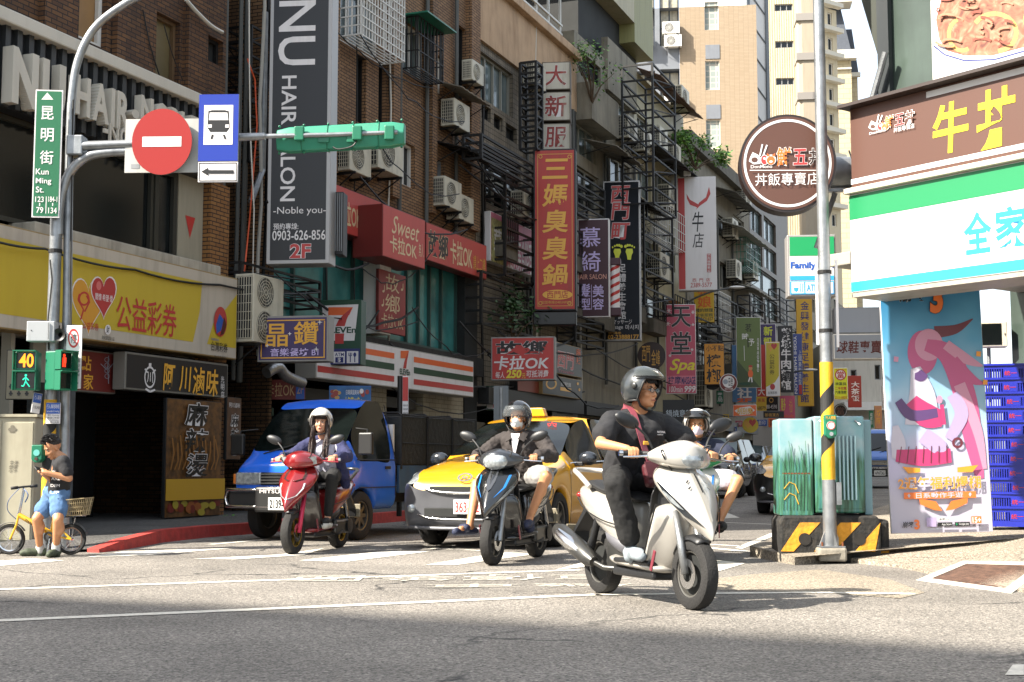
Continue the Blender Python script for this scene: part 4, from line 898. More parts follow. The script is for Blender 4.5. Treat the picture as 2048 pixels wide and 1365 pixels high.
s=Sign('shop_sign','dark purple sign with yellow characters behind the olive banner','sign',FP(1536,53,-8),(1519,648,1552,700),PUR,WS,.3,.02,PROJ);s.t('新',(1527,653,1545,672),YLG,.03).t('凱',(1527,675,1545,694),YLG,.03).done()
s=Sign('shop_sign','narrow red sign between the olive banner and the yellow lottery sign','sign',FP(1526,52.5,-8),(1514,690,1534,796),RED,RED,.2,.01,PROJ);s.t('大',(1516,775,1530,792),WS,.03).done()
s=Sign('shop_sign','narrow yellow and white lottery sign with a red heart','sign',FP(1545,51,-8),(1531,684,1560,793),WS,KY,.2,.012,PROJ);s.p([(1532,686),(1558,686),(1558,752),(1550,765),(1532,775)],YLG.copy() if False else mt('lottery_yellow2','#b9a62a',.45));s.hrt(1541,697,6,8,KY).hrt(1548,694,6,7,HR).v('公益彩券',(1539,708,1549,750),BKL,.0).e(1545,774,5,6,HR).t('台灣彩券',(1536,783,1554,789),BKL,0).done()
s=Sign('shop_sign','tall black sign with heavy white brush characters','sign',FP(1571,53.5,-8),(1557,652,1586,785),BLKS,BLK,.2,.012,PROJ);s.v('紫城牛肉麵館',(1562,656,1582,781),WS,.05,.06).done()
s=Sign('shop_sign','narrow blue and red salon sign with sideways letters','sign',FP(1596,56,-8),(1587,668,1605,791),mt('sign_indigo','#3c4a86',.45),GREYM,.2,.012,PROJ);rot_t(s,'YOSHI HAIR SALON',(1588,672,1594,788),WS,.02);s.v('上國美髮造型',(1597,700,1603,770),WS,0).r((1598,770,1604,789),RED).done()
s=Sign('shop_sign','very tall yellow sign with dark blue characters left of the striped pole','sign',FP(1610,60,-8),(1594,598,1626,813),mt('sign_amber2','#c99a20',.45),KY,.25,.015,PROJ)
for i,c in enumerate('金興發健康足體養生館'): s.t(c,(1601,603+i*20.6,1618,603+i*20.6+17),NAVY,.02)
s.done()
s=Sign('shop_sign','pale blue ribbed sign with a white character and orange 2F','sign',FP(1489,50.5,-8),(1464,690,1512,805),ribbed('sign_bluerib','#5d86b0',14,.4,axis=0,stain=.0),GREYM,.2,.012,PROJ);s.t('社',(1474,776,1504,797),WS,.05,halo=NAVY,hb=.07).t('2F',(1474,797,1503,805),ORG,.05).done()
s=Sign('shop_sign','small orange scratch card sign with a white burst','sign',FP(1489,48.4,-8),(1466,810,1513,833),ORG,WS,.15,.015,PROJ);s.p([(1469,822),(1478,816),(1500,813),(1510,821),(1500,829),(1480,831)],WS).t('刮刮樂',(1474,816,1506,829),YEL,.02,halo=REDL,hb=.05).done()
s=Sign('shop_sign','round yellow lottery sign with two hearts near the parked car','sign',FP(1500,49,-8),(1485,835,1517,866),YG,YG,.15,.01,PROJ,round_=True);s.hrt(1496,850,8,9,KY).hrt(1505,847,7,8,HR).done()
for rect,f,lab,ts in (((1512,794,1533,822),YEL,'small yellow sign with a phone number under the red sign',(('專業',(1515,797,1530,805),REDL),('68079',(1515,813,1531,820),BKL))),
    ((1531,794,1556,822),BLKS,'small black sign with a phone number and a gold emblem',(('88-4598',(1533,810,1554,818),WS),('O',(1538,796,1547,806),KY))),
    ((1560,792,1590,838),PINK,'small pink sign with yellow characters under the black banner',(('蘿多',(1562,797,1571,822),YLG),('Melody',(1561,829,1588,837),ORG),('卡拉永',(1578,798,1585,826),KY))),
    ((1527,823,1568,836),BLKS,'small dark sign with tiny blue lettering below the phone signs',(('新宿漢方',(1530,827,1558,834),KY),)),
    ((1458,854,1474,880),BLU,'small blue and white bus timetable plate on a thin post',(('公車',(1460,856,1472,862),WS),('時刻',(1460,866,1472,878),WS)))):
    s=Sign('shop_sign',lab,'sign',FP((rect[0]+rect[2])/2,52+rnd.random()*3,-8),rect,f,f,.12,.01,PROJ)
    for a,b,c in ts: s.t(a,b,c,.01)
    s.done()
s=Sign('shop_sign','black noodle shop sign with four pale characters behind the riders','sign',FP(1357,40.5,-4),(1326,800,1389,852),BLKS,BLK,.15,.01,PROJ);s.t('鍋燒意麵',(1332,820,1384,834),mt('letter_pale','#b9c4cc',.4),.0).done()
s=Sign('shop_sign','grey roof sign panel over the sneaker shop board','sign',FP(1720,22.2,-6),(1669,615,1769,667),GRYS,GREYM,.3,.02,'signs right of the striped pole');s.done()
# dark shop fronts behind the taxi
s=Sign('shop_sign','black shop fascia with red and white brush lettering','sign',FAC,(1112,690,1164,752),BLKS,MC['frame_tan'],.3,.02,FLUSH,dy=-.4);s.t('西門',(1114,705,1148,738),REDL,.05,.15,halo=WS,hb=.08).t('Traveler',(1115,741,1148,747),PINK,0).v('麻辣',(1152,697,1161,730),ORG,.02).done()
s=Sign('shop_sign','black lower fascia with a gold crescent and small plates','sign',FAC,(1085,754,1164,794),BLKS,MC['frame_tan'],.3,.02,FLUSH,dy=-.4);s.o(1102,768,8,11,GOLD).r((1120,764,1142,774),mt('plate_dim','#3a3a38',.4)).t('五膳養生館',(1121,765,1141,773),WS,0).r((1120,776,1142,783),GOLD).e(1155,768,2,3,GOLD).e(1158,780,2,3,GOLD).done()
s=Sign('menu_board','pale menu board behind the taxi roof','menu board',FAC,(1104,815,1155,850),mt('menu_pale','#8f9496',.5),BLK,.08,.01,FLUSH,dy=-.05);s.t('五膳養生會館',(1108,818,1150,823),BKL,0);s.r((1113,826,1145,829),BKL)
for i in range(5): s.ln([(1107,832+i*3.4),(1126,832.4+i*3.4)],1,BKL,'menu_line');s.ln([(1131,832.4+i*3.4),(1152,832.8+i*3.4)],1,BKL,'menu_line')
s.done()
s=Sign('shop_sign','dim red fascia behind the red karaoke sign','sign',FAC,(1035,760,1078,785),mt('sign_rust','#7a3322',.5),BLK,.2,.01,FLUSH,dy=-.3);s.done()
s=Sign('shop_sign','pink fascia with a food photo and white characters under the windows','sign',FAC,(981,442,1068,538),mt('sign_rose','#b5677c',.5,stain=.1),WS,.2,.02,FLUSH,dy=-.25);s.r((982,440,1006,527),mt('food_print','#8f8a5a',.5,var=.6,vs=12));s.t('菜',(987,458,1003,505),WS,.03).t('可麗火美食料理',(1011,476,1064,545),WS,.01).done()
s=Sign('shop_sign','projecting store sign half hidden by the grey sign back','sign',FP(990,30.2,-8),(971,772,1006,821),WS,DGRN,.2,.03,PROJ);seven(s,979,780,1000,816);s.done()
s=Sign('shop_sign','blank white light box beside the small store sign','sign',FP(962,30.2,-8),(949,784,972,812),WS,WHT,.2,.01,PROJ);s.done()
# right of the striped pole, along the far pavement
RG='signs right of the striped pole'
s=Sign('shop_sign','green white and blue store sign with a noodle bowl and ATM boxes','sign',FP(1623,17.6,-5),(1575,470,1672,593),WS,MC['alu_frame'],.3,.03,RG);FMG=mt('store_green','#178a53',.45);FMB=mt('store_blue','#2f93cf',.45)
s.r((1579,474,1668,512),FMG,'band');s.t('FamilyMart',(1581,524,1670,541),BLU,.04);s.r((1580,552,1668,561),FMB,'band');s.r((1580,563,1668,589),FMB,'band');s.r((1583,565,1608,587),WS,'box');s.r((1611,565,1638,587),WS,'box');s.r((1641,565,1666,587),WS,'box')
s.p([(1587,576),(1597,576),(1596,582),(1592,585),(1588,582)],FMB).ln([(1601,567),(1601,585)],1.5,FMB).ln([(1605,567),(1605,585)],1.5,FMB).t('ATM',(1613,569,1636,583),FMB,.02).o(1653,580,5,7,FMB,n=20).done()
s=Sign('shop_sign','grey sneaker shop board with four dark red brush characters','sign',FP(1720,22,-6),(1667,668,1770,719),GRYS,WHT,.3,.02,RG);s.t('球鞋專賣',(1673,682,1763,707),BROWNL,.03,.1).done()
s=Sign('shop_sign','small yellow pawn shop sign with a red ringed character','sign',FP(1681,26,-6),(1667,736,1696,800),YLG,WS,.12,.012,RG);s.e(1681,750,11,11,WS).o(1681,750,9,11,REDL).t('當',(1674,743,1688,757),REDL,.03).t('西  門',(1671,738,1692,741),REDL,0).t('流當品',(1670,765,1692,771),DGRN,.02).t('二手拍賣',(1670,774,1693,780),REDL,.02).t('汽車借款',(1670,782,1693,788),DGRN,.02).t('2311-0022',(1669,793,1694,798),REDL,0).done()
s=Sign('shop_sign','small red upright sign with three white block characters','sign',FP(1710,28,-6),(1697,752,1723,815),mt('sign_brick','#96352a',.45),RED,.12,.008,RG);s.v('大茶飯',(1702,763,1719,804),WS,.04).done()
s=Sign('shop_sign','round openwork metal sign under the yellow pawn sign','sign',FP(1681,26.2,-6),(1667,808,1695,836),DARK2,IRON,.08,.02,RG,round_=True);s.o(1681,822,11,13,GREYM).t('當',(1673,814,1689,830),BRN,.02).done()
s=Sign('shop_sign','narrow white sign with black characters beside the pink banner','sign',FP(1771,30,-6),(1765,772,1778,816),WS,WHT,.12,.01,RG);s.v('松琪藥',(1767,776,1776,812),BKL,.02).done()
s=Sign('street_sign','small distant green street name sign beyond the cabinet','street sign',FP(1742,40,-4),(1738,822,1747,856),GRN,GRN,.03,.005,RG);s.v('成都路',(1740,826,1745,850),WS,.0).done()
s=Sign('shop_sign','narrow salmon sign beside the distant green street sign','sign',FP(1756,42,-4),(1750,812,1764,858),mt('sign_salmon','#b9805c',.45),KY,.1,.01,RG);s.v('坊味',(1753,818,1761,850),GOLD,.01).done()

# ------------------------------------------------ right-hand corner building with its fascias
FRR=Fr(3.46,11.74,-53)
YB=mt('letter_sun_yellow','#c9b41c',.4);BRS=mt('fascia_brown','#4e3126',.45,stain=.06);WSS=mt('fascia_white','#c9c8c8',.4,stain=.05)
FGS=mt('fascia_green','#127446',.4);FBS=mt('fascia_blue','#2482b8',.4)
Cb=Bld('corner_shop','green tiled corner shop building over the blue crates',FRR,1790)
SF=2.4                                     # depth of the covered walk under the upper floor
x9=6.0
zb=2.42;zm=Cb.Z(1790,360);zt=Cb.Z(1790,180)
Cb.part('wall',MB().box(Cb.X(1782,.35),x9,.35,6,zb+.42,9).box(-.9,x9,3.2,6,0.1,zb+.42),mt('tile_green','#39453e',.3,var=.3,vs=2,coat=.15,stain=.5,dirt='#2a332d'))
Cb.part('corner_column',MB().box(Cb.X(1770,.28),Cb.X(1793,.28),.28,.34,zt-.1,7),mt('cladding_dark','#23282a',.4,stain=.3))
Cb.part('soffit',MB().box(-.8,x9,.1,3.2,zb+.3,zb+.42),mt('soffit_pale','#8f8b80',.5,stain=.4),bev=.01)
Cb.part('roller_shutter',MB().box(.2,x9,2.9,2.96,.1,zb+.3),ribbed('shutter_dark','#3a3833',14,.6,axis=2,depth=.5))
ev=[Cb.fr.at(px,py,.4) for px,py in ((1768,112),(1780,112),(1780,-200),(1675,-200))];Cb.part('eave',MB().prism([(x-Cb.x0,z) for x,z in ev],.3,.5),mt('eave_green','#1f2418',.6))
e0_,e1_=Cb.fr.at(1771,105,.2),Cb.fr.at(1742,208,.2);m=MB().tube([(e0_[0]-Cb.x0,.2,e0_[1]),(e1_[0]-Cb.x0,.2,e1_[1])],.03,8);Cb.part('strut',m,GAL)
m=MB();zc=Cb.Z(1720,215);m.add([(-.35,.3,zc+.35),(-1.05,1.8,zc),(-1.0,4,zc-.1),(-.35,4,zc+.35),(-.35,.3,zc+.1),(-1.0,1.8,zc-.75),(-.95,4,zc-.8),(-.35,4,zc)],[(0,1,2,3),(0,4,5,1),(1,5,6,2),(4,5,6,7)]);Cb.part('canopy',m,mt('canopy_maroon','#4a1f1c',.5))
s=Sign('shop_sign','green white and blue striped fascia with large blue characters','sign',FRR,(1700,330,2300,549),WSS,mt('fascia_edge','#b9b3a4',.5),.35,.006,'fascias of the corner shop')
h,hw=s.h,s.w/2;y=s.nx();s.mb('green_band',FGS).quad((-hw,y,h*.74),(hw,y,h*.74),(hw,y,h*.985),(-hw,y,h*.985));s.mb('blue_band',FBS).quad((-hw,y,h*.012),(hw,y,h*.012),(hw,y,h*.11),(-hw,y,h*.11))
MB().box(-hw-.03,hw,-.06,.4,h,h+.05).obj('top_trim',MC['fascia_edge'],s.root,bev=.01);MB().box(-hw,hw,.0,.5,-.04,-.002).obj('bottom_trim',MC['soffit_pale'],s.root)
s.t('全',(1928,424,1984,508),FBS,.05).t('家',(1990,412,2058,498),FBS,.05)
s.done()
s=Sign('shop_sign','brown fascia with two huge yellow characters and a white stripe','sign',FRR,(1700,141,2300,327),BRS,BRS,.3,.006,'fascias of the corner shop')
h,hw=s.h,s.w/2;y=s.nx();s.mb('stripe',WSS).quad((-hw,y,h*.1),(hw,y,h*.1),(hw,y,h*.16),(-hw,y,h*.16));xs=s.L(1855,250)[0];s.mb('stripe',WSS).quad((xs,y,h*.9),(hw,y,h*.9),(hw,y,h*.97),(xs,y,h*.97))
MB().box(-hw-.05,hw,-.12,.4,h,h+.03).obj('top_trim',mt('trim_brown','#2e2320',.5),s.root)
s.t('牛',(1866,204,1938,306),YB,.05,.08).t('丼',(1953,176,2034,296),YB,.05,.05)
def bowl_logo(s,x,y,k,txt,tm1,tm2,wl):   # animals, chopsticks and the shop's words
    s.p([(x,y-2*k),(x+4*k,y-10*k),(x+12*k,y-6*k),(x+16*k,y-2*k),(x+16*k,y+8*k),(x+6*k,y+9*k),(x-2*k,y+4*k)],WSS);s.e(x+7*k,y+2*k,5*k,4*k,BRS)
    s.ln([(x+15*k,y-4*k),(x+19*k,y-22*k)],2.4*k,WSS);s.ln([(x+20*k,y-4*k),(x+26*k,y-21*k)],2.4*k,WSS)
    s.e(x+22*k,y+2*k,6*k,8*k,WSS);s.e(x+22*k,y+2*k,5*k,7*k,REDL);s.e(x+22*k,y,2*k,2*k,WSS);s.e(x+32*k,y+2*k,8*k,8*k,WSS);s.e(x+32*k,y+3*k,6.5*k,6.5*k,ORG);s.p([(x+26*k,y-3*k),(x+26*k,y-8*k),(x+31*k,y-4*k)],ORG);s.p([(x+38*k,y-3*k),(x+38*k,y-8*k),(x+33*k,y-4*k)],ORG)
    s.e(x+32*k,y+5*k,2.6*k,1.8*k,WSS)
    s.t('DonMono',(x+1*k,y+10*k,x+34*k,y+15*k),wl,.01)
FMO=mt('letter_orange','#cf6a26',.4)
bowl_logo(s,1740,252,1.,'',0,0,WSS);s.t('鮮',(1772,232,1790,256),FMO,.03,halo=WSS,hb=.08).t('五',(1792,228,1811,252),REDL,.04,halo=WSS,hb=.08).t('丼',(1813,222,1832,248),BRS,.03,halo=WSS,hb=.09).t('丼飯專賣店',(1790,252,1832,262),WSS,.0).done()
# food picture on the upper wall
MEAT=mt('meat_print','#9a5a40',.45);nt=MEAT.node_tree;N=nt.nodes;L=nt.links;tc=N.new("ShaderNodeTexCoord");n1=N.new("ShaderNodeTexNoise");n1.inputs['Scale'].default_value=9;n1.inputs['Detail'].default_value=5;n1.inputs['Distortion'].default_value=1.6;L.new(tc.outputs['Object'],n1.inputs[0])
cr=N.new("ShaderNodeValToRGB");cr.color_ramp.elements[0].position=.3;cr.color_ramp.elements[0].color=(*hexc('#5a2c20'),1);cr.color_ramp.elements[1].position=.72;cr.color_ramp.elements[1].color=(*hexc('#a3795f'),1);e=cr.color_ramp.elements.new(.5);e.color=(*hexc('#85543c'),1);L.new(n1.outputs[0],cr.inputs[0]);L.new(cr.outputs[0],N["Principled BSDF"].inputs['Base Color'])
s=Sign('food_poster','large poster of a beef rice bowl with onion rings above the brown fascia','poster',FRR,(1862,-70,2300,150),mt('poster_pale','#b9b2ac',.35),WSS,.05,.003,'fascias of the corner shop',dy=.28)
bp_=mt('bowl_white','#b5b9c4',.25)
s.p([(1868+0,60),(1876,112),(1900,146),(1960,150),(2040,125),(2200,60),(2200,-66),(1900,-66),(1872,0)],bp_,'bowl');s.ln([(1868,92),(1890,110),(1930,122),(1990,120),(2060,100),(2140,70)],3,NAVY,'bowl_rim')
s.p([(1873,40),(1880,80),(1895,102),(1930,112),(1985,112),(2060,92),(2190,40),(2190,-64),(1930,-64),(1886,-10)],MEAT,'meat')
ON=mt('onion_print','#b0884f',.35)
def arc(cx,cy,rx,ry,a0,a1,w_,mm): s.ln([(cx+rx*cos(R(a0+(a1-a0)*k/14)),cy+ry*sin(R(a0+(a1-a0)*k/14))) for k in range(15)],w_,mm,'onion')
arc(1990,66,44,38,-150,80,9,ON);arc(1925,70,26,32,60,250,8,ON);arc(2085,40,34,30,0,300,8,ON)
rq=random.Random(4);MH=mt('meat_light','#986a50',.45);MD=mt('meat_deep','#7c4030',.35)
for i in range(46):
    x,y=1890+rq.random()*240,-50+rq.random()*150
    if y>100-(x-1985)*.2*(x>1985): continue
    a=rq.random()*360;r=6+rq.random()*10;s.ln([(x+r*cos(R(a+q*22))*(1+.1*q),y+.6*r*sin(R(a+q*22))) for q in range(7)],3+rq.random()*3,(MH,MD,MH)[i % 3],'meat_slice')
s.done()
# round projecting sign
s=Sign('shop_sign','large round brown sign with white ring behind the galvanised pole','sign',FP(1575,12.4,-6),(1478,229,1673,425),BRS,mt('rim_dark','#1d1513',.4),.22,.022,'signs right of the striped pole',round_=True)
s.o(1575,327,83,88,WSS,n=64);bowl_logo(s,1500,318,1.3,'',0,0,WSS)
s.t('鮮',(1553,296,1583,333),FMO,.03,halo=WSS,hb=.075).t('五',(1586,299,1614,331),REDL,.04,halo=WSS,hb=.075).t('丼',(1618,298,1645,331),BRN2,.03,halo=WSS,hb=.08).ln([(1499,342),(1650,342)],1.6,WSS).t('丼飯專賣店',(1510,347,1638,372),WSS,.0).done()
t=thing_f('sign_bracket','grey drum and steel arms holding the round brown sign','bracket',FP(1690,12.6,-6),0,0,P(1690,385,12.6).z)
MB().tube([(-.12,.12,.22),(.25,.16,.22)],.15,20).obj('drum',GAL,t,smooth=40);m=MB().box(-.12,.14,.1,.16,.03,.06);m.obj('arm',GAL,t);MB().tube([(-.02,.12,.02),(-.2,.2,-.5)],.025).obj('strut',GAL,t);MB().tube([(.1,.0,.4),(.16,-.02,.2),(.1,.05,-.1)],.008,5).obj('cord',WIREB,t)
# ------------------------------------------------ tall banner: plain stand-in artwork
BF=FP(1880,12.5,-4);BSKY=mt('banner_print','#4a9ecb',.35)
nt=BSKY.node_tree;N=nt.nodes;L=nt.links;tc=N.new("ShaderNodeTexCoord");sp=N.new("ShaderNodeSeparateXYZ");L.new(tc.outputs['Object'],sp.inputs[0]);nn=N.new("ShaderNodeTexNoise");nn.inputs['Scale'].default_value=2.2;L.new(tc.outputs['Object'],nn.inputs[0])
ad=N.new("ShaderNodeMath");ad.operation='MULTIPLY_ADD';L.new(nn.outputs[0],ad.inputs[0]);ad.inputs[1].default_value=.9;L.new(sp.outputs[2],ad.inputs[2]);mr=N.new("ShaderNodeMapRange");mr.inputs[1].default_value=.4;mr.inputs[2].default_value=3.0;L.new(ad.outputs[0],mr.inputs[0])
cr=N.new("ShaderNodeValToRGB");E_=cr.color_ramp.elements;E_[0].color=(*hexc('#a8a4b2'),1);E_[0].position=.1;E_[1].color=(*hexc('#1a6593'),1);E_[1].position=.95
for p_,c in ((.3,'#a9a4bd'),(.48,'#8aa8be'),(.7,'#4a8cb0')): e=E_.new(p_);e.color=(*hexc(c),1)
L.new(mr.outputs[0],cr.inputs[0]);L.new(cr.outputs[0],N["Principled BSDF"].inputs['Base Color'])
s=Sign('standing_banner','tall sky blue and pink printed banner leaning under the corner shop','banner',BF,(1776,556,1978,1066),BSKY,WSS,.035,.004,roll=-1.3)
BP1=mt('print_pink','#a84d78',.35);BP2=mt('print_pale_pink','#b58099',.35);BP3=mt('print_magenta','#a83262',.35);BP4=mt('print_plum','#4f3563',.35);BP5=mt('print_lilac','#9b8db0',.35);BOR=mt('print_amber','#d08a2a',.35);BOR2=mt('print_orange2','#cf6a2c',.35);BW=mt('print_white','#aeaab8',.35);BMR=mt('print_maroon','#5c2430',.35)
def swoosh(pts,ws,mm,part='ribbon'):
    n=len(pts);l=[];r=[];y0=s.nx()
    for i,(x,y) in enumerate(pts):
        a=pts[max(i-1,0)];b=pts[min(i+1,n-1)];d=hypot(b[0]-a[0],b[1]-a[1]) or 1;nx,ny=-(b[1]-a[1])/d,(b[0]-a[0])/d;l.append((x+nx*ws[i],y+ny*ws[i]));r.append((x-nx*ws[i],y-ny*ws[i]))
    for i in range(n-1): s.p([l[i],l[i+1],r[i+1],r[i]],mm,part,y0)
def sm(pts,n=5):
    o=[]
    for i in range(len(pts)-1):
        p0,p1,p2,p3=pts[max(i-1,0)],pts[i],pts[i+1],pts[min(i+2,len(pts)-1)]
        for k in range(n):
            t=k/n;o.append(tuple(.5*((2*p1[j])+(-p0[j]+p2[j])*t+(2*p0[j]-5*p1[j]+4*p2[j]-p3[j])*t*t+(-p0[j]+3*p1[j]-3*p2[j]+p3[j])*t**3) for j in range(len(p1))))
    o.append(pts[-1]);return o
def rib(pw,mm,part='ribbon'): q=sm(pw);swoosh([(a,b) for a,b,c in q],[c for a,b,c in q],mm,part)
rib([(1955,640,1),(1920,660,9),(1878,665,12)],BMR);
s.e(1853,705,30,44,BP1,'print_patch');s.e(1866,690,28,32,BP2,'print_patch')
rib([(1860,690,12),(1905,712,20),(1935,790,22),(1950,880,18),(1962,960,8)],BP1);rib([(1900,690,10),(1940,720,10),(1972,735,2)],BP2);rib([(1915,720,9),(1950,760,9),(1974,770,2)],BP1);rib([(1925,770,12),(1958,860,10),(1972,940,4)],BP2)
rib([(1838,735,10),(1850,790,26),(1848,850,34)],BW);rib([(1828,800,14),(1856,830,24),(1890,838,16)],BP3);rib([(1802,800,8),(1828,830,11),(1880,826,9)],BP4);rib([(1910,790,12),(1928,830,14),(1902,880,10)],BP5);rib([(1856,745,9),(1848,752,11),(1836,752,6)],BP4)
rib([(1795,850,6),(1800,890,15),(1790,915,4)],BW);rib([(1795,910,12),(1850,915,17),(1905,912,14)],BP3);rib([(1850,870,16),(1882,895,16),(1886,905,4)],BP5)
for i in range(7): s.ln([(1806+i*15,892),(1800+i*16,926)],1.6,BMR,'pleat')
s.e(1884,800,6,8,BP2);s.ln([(1888,810),(1892,850)],8,BP3);s.o(1918,887,6,11,BMR,n=24)
for x,y in ((1795,712),(1960,705),(1972,762)): s.p([(x,y),(x+9,y+1),(x+8,y+11),(x-1,y+10)],BP2 if x<1900 else BOR)
s.t('崩壞',(1808,570,1862,604),BKL,.05,.2,halo=GRYS,hb=.09).t('3',(1868,564,1896,628),BOR2,.05,.1,halo=BKL,hb=.07).t('rd',(1896,566,1918,584),BKL,.03,.2)
for a in ([(1806,932),(1842,936),(1842,944),(1818,946)],[(1916,936),(1958,932),(1946,946),(1916,946)],[(1838,996),(1872,1003),(1884,1022),(1868,1020),(1840,1008)],[(1890,1022),(1902,1003),(1936,996),(1934,1008),(1906,1020)]): s.p(a,BOR if a[0][1]<960 else BOR2,'burst')
s.t('2週年福利爆棚',(1797,953,1962,979),BOR,.04,halo=BW,hb=.08);s.r((1808,984,1952,997),BOR2,'band');s.t('日系動作手遊',(1832,985,1926,996),BW,.02)
for x in (1818,1940): s.p([(x-3,990),(x,986),(x+3,990),(x,995)],BW)
s.t('崩壞',(1803,1042,1826,1054),BKL,.03,.2).t('3',(1827,1038,1838,1058),BOR2,.04).r((1852,1035,1871,1053),BP5,'icon').r((1874,1035,1938,1042),WSS,'search_bar').t('崩壞3rd',(1877,1036,1896,1041),BKL,0).r((1874,1045,1903,1053),BKL,'badge').t('App Store',(1882,1046.5,1901,1052),WSS,0).r((1908,1045,1938,1053),BKL,'badge').t('Google play',(1916,1046.5,1936,1052),WSS,0).p([(1910,1046),(1914,1049),(1910,1052)],FGS).r((1941,1034,1961,1048),BOR2,'badge').t('15+',(1943,1036,1960,1047),WSS,.03).t('輔15級',(1943,1050,1959,1054),BKL,0).t('Copyright© ALL RIGHTS RESERVED',(1851,1056,1962,1059),GRYS,0)
s.done()
# crates
CRB=mt('crate_blue','#1f2a9a',.4,var=.1);
def crate_proto(fr,x,y,z,label):
    t=thing_f('plastic_crate',label,'crate',fr,x,y,z,'blue plastic crates in the stack')
    W,Dd_,Hh_=.62,.42,.2;m=MB();m.box(-W/2,W/2,-.0,Dd_,0,.02)
    for y0 in (0,Dd_-.015):
        m.box(-W/2,W/2,y0,y0+.015,.02,.06).box(-W/2,W/2,y0,y0+.015,.15,Hh_)
        for i in range(26):
            xx=-W/2+W*i/26
            if y0==0 and 10<=i<=15: continue
            m.box(xx,xx+.012,y0,y0+.012,.06,.15)
        m.box(-W/2+W*10/26,-W/2+W*16/26,y0-.003,y0+.012,.06,.15)
    for x0 in (-W/2,W/2-.015):
        m.box(x0,x0+.015,.015,Dd_-.015,.02,.06).box(x0,x0+.015,.015,Dd_-.015,.15,Hh_)
        for i in range(14): yy=.03+i*(Dd_-.05)/14;m.box(x0,x0+.012,yy,yy+.012,.06,.15)
    m.box(-W/2-.015,W/2+.015,-.015,Dd_+.015,Hh_-.015,Hh_+.004)
    m.obj('body',CRB,t)
    k=MB();put_text(k,'統一',-.06,.08,.06,.13,-.006,.01);k.obj('lettering',REDL,t);return t
CF=FP(2030,14.0,-14);cz=.24;c0=None
ordn=['lowest','second','third','fourth','fifth','sixth','seventh','eighth','ninth','tenth','topmost']
for i in range(11):
    lab='%s blue plastic crate %s' % (ordn[i],'of the stack beside the tall banner' if i in (0,10) else 'from the ground in the stack beside the banner')
    x=.0+.012*(i % 3)-.03*(i>7);z=cz+i*.148
    if c0 is None: c0=crate_proto(CF,x,0,z,lab)
    else: dup(c0,CF.w(x,.0,z),CF.a+R(rq.random()*3-1.5),lab)
t=thing_f('wall_cabinet','small beige wall box with a dark screen above the crates','wall box',FP(1995,14.4,-14),0,0,P(1995,694,14.4).z);MB().box(-.13,.14,0,.2,0,.27).obj('casing',CREAM,t,bev=.01);MB().box(-.12,.08,-.004,0,.02,.25).obj('screen',GLASS,t);MB().box(.11,.112,-.01,0,.12,.15).obj('knob',BLK,t)
t=thing_f('downpipe','thin grey pipe hanging under the corner shop soffit','pipe',FP(1984,14.6,-14),0,0,.2);MB().tube([(0,0,0),(0,0,2.2)],.02).obj('pipe',GAL,t);MB().box(-.04,.04,-.02,.03,1.4,1.5).obj('clip',GAL,t)
# ------------------------------------------------ cabinets on concrete blocks, right pole
HAZ=mt('hazard_paint','#c98a1c',.75,var=.15,vs=9,bump=.4,bs=30,stain=.55,dirt='#3a3226',st=(7,5));HBK=mt('hazard_black','#1b1a18',.85,var=.4,vs=8,bump=.5,bs=25,stain=.5,dirt='#5a5246',st=(7,6))
KF=FP(1650,12.2,-3);kb=Bld('concrete_block','black and yellow striped concrete block under the painted cabinets',KF,1553,cat='concrete block')
x1,x2=kb.X(1753),0;z0,z1=.0,kb.Z(1650,1032)
pr=[(0,z0),(x1,z0),(x1,z1-.05),(x1-.03,z1),(.03,z1),(0,z1-.05)]
MB().prism(pr,0,.55).obj('block',HBK,kb.root,bev=.02)
m=MB()
for xa in (-.06,.30,.66): 
    pa=[(max(.004,min(x1-.004,x)),z) for x,z in ((xa+.0,z0+.1),(xa+.18,z0+.1),(xa+.42,z1-.06),(xa+.24,z1-.06))];m.add([(x,-.004,z) for x,z in pa],[(0,1,2,3)])
m.obj('stripe',HAZ,kb.root)
for cx in (kb.X(1602),kb.X(1710)): m=MB().disc(cx,(z0+z1)/2,.055,-.008,-.002,24);m.obj('lifting_hole',mt('hole_dark','#1f1c18',.9,var=.4,vs=20),kb.root)
kb2=thing_f('concrete_block','dark concrete block end behind the striped block','concrete block',KF,KF.x(1755),.15,.0);MB().box(0,.1,0,.5,0,z1-z0-.04).obj('block',HBK,kb2,bev=.03);MB().box(.01,.09,-.003,0,.06,.12).obj('stripe',HAZ,kb2)
# scenic paint on the cabinets: sky above, reeds below
SCEN=mt('scenic_paint','#6fa9b0',.35,coat=.2);nt=SCEN.node_tree;N=nt.nodes;L=nt.links;tc=N.new("ShaderNodeTexCoord");sp=N.new("ShaderNodeSeparateXYZ");L.new(tc.outputs['Object'],sp.inputs[0])
mp=N.new("ShaderNodeMapping");mp.inputs['Scale'].default_value=(16,5,1.6);L.new(tc.outputs['Object'],mp.inputs[0]);n1=N.new("ShaderNodeTexNoise");n1.inputs['Scale'].default_value=1.5;n1.inputs['Detail'].default_value=6;L.new(mp.outputs[0],n1.inputs[0])
cg=N.new("ShaderNodeValToRGB");E_=cg.color_ramp.elements;E_[0].position=.3;E_[0].color=(*hexc('#183824'),1);E_[1].position=.72;E_[1].color=(*hexc('#5a8575'),1)
for p_,c in ((.42,'#27523a'),(.5,'#40705a'),(.58,'#336a66')): e=E_.new(p_);e.color=(*hexc(c),1)
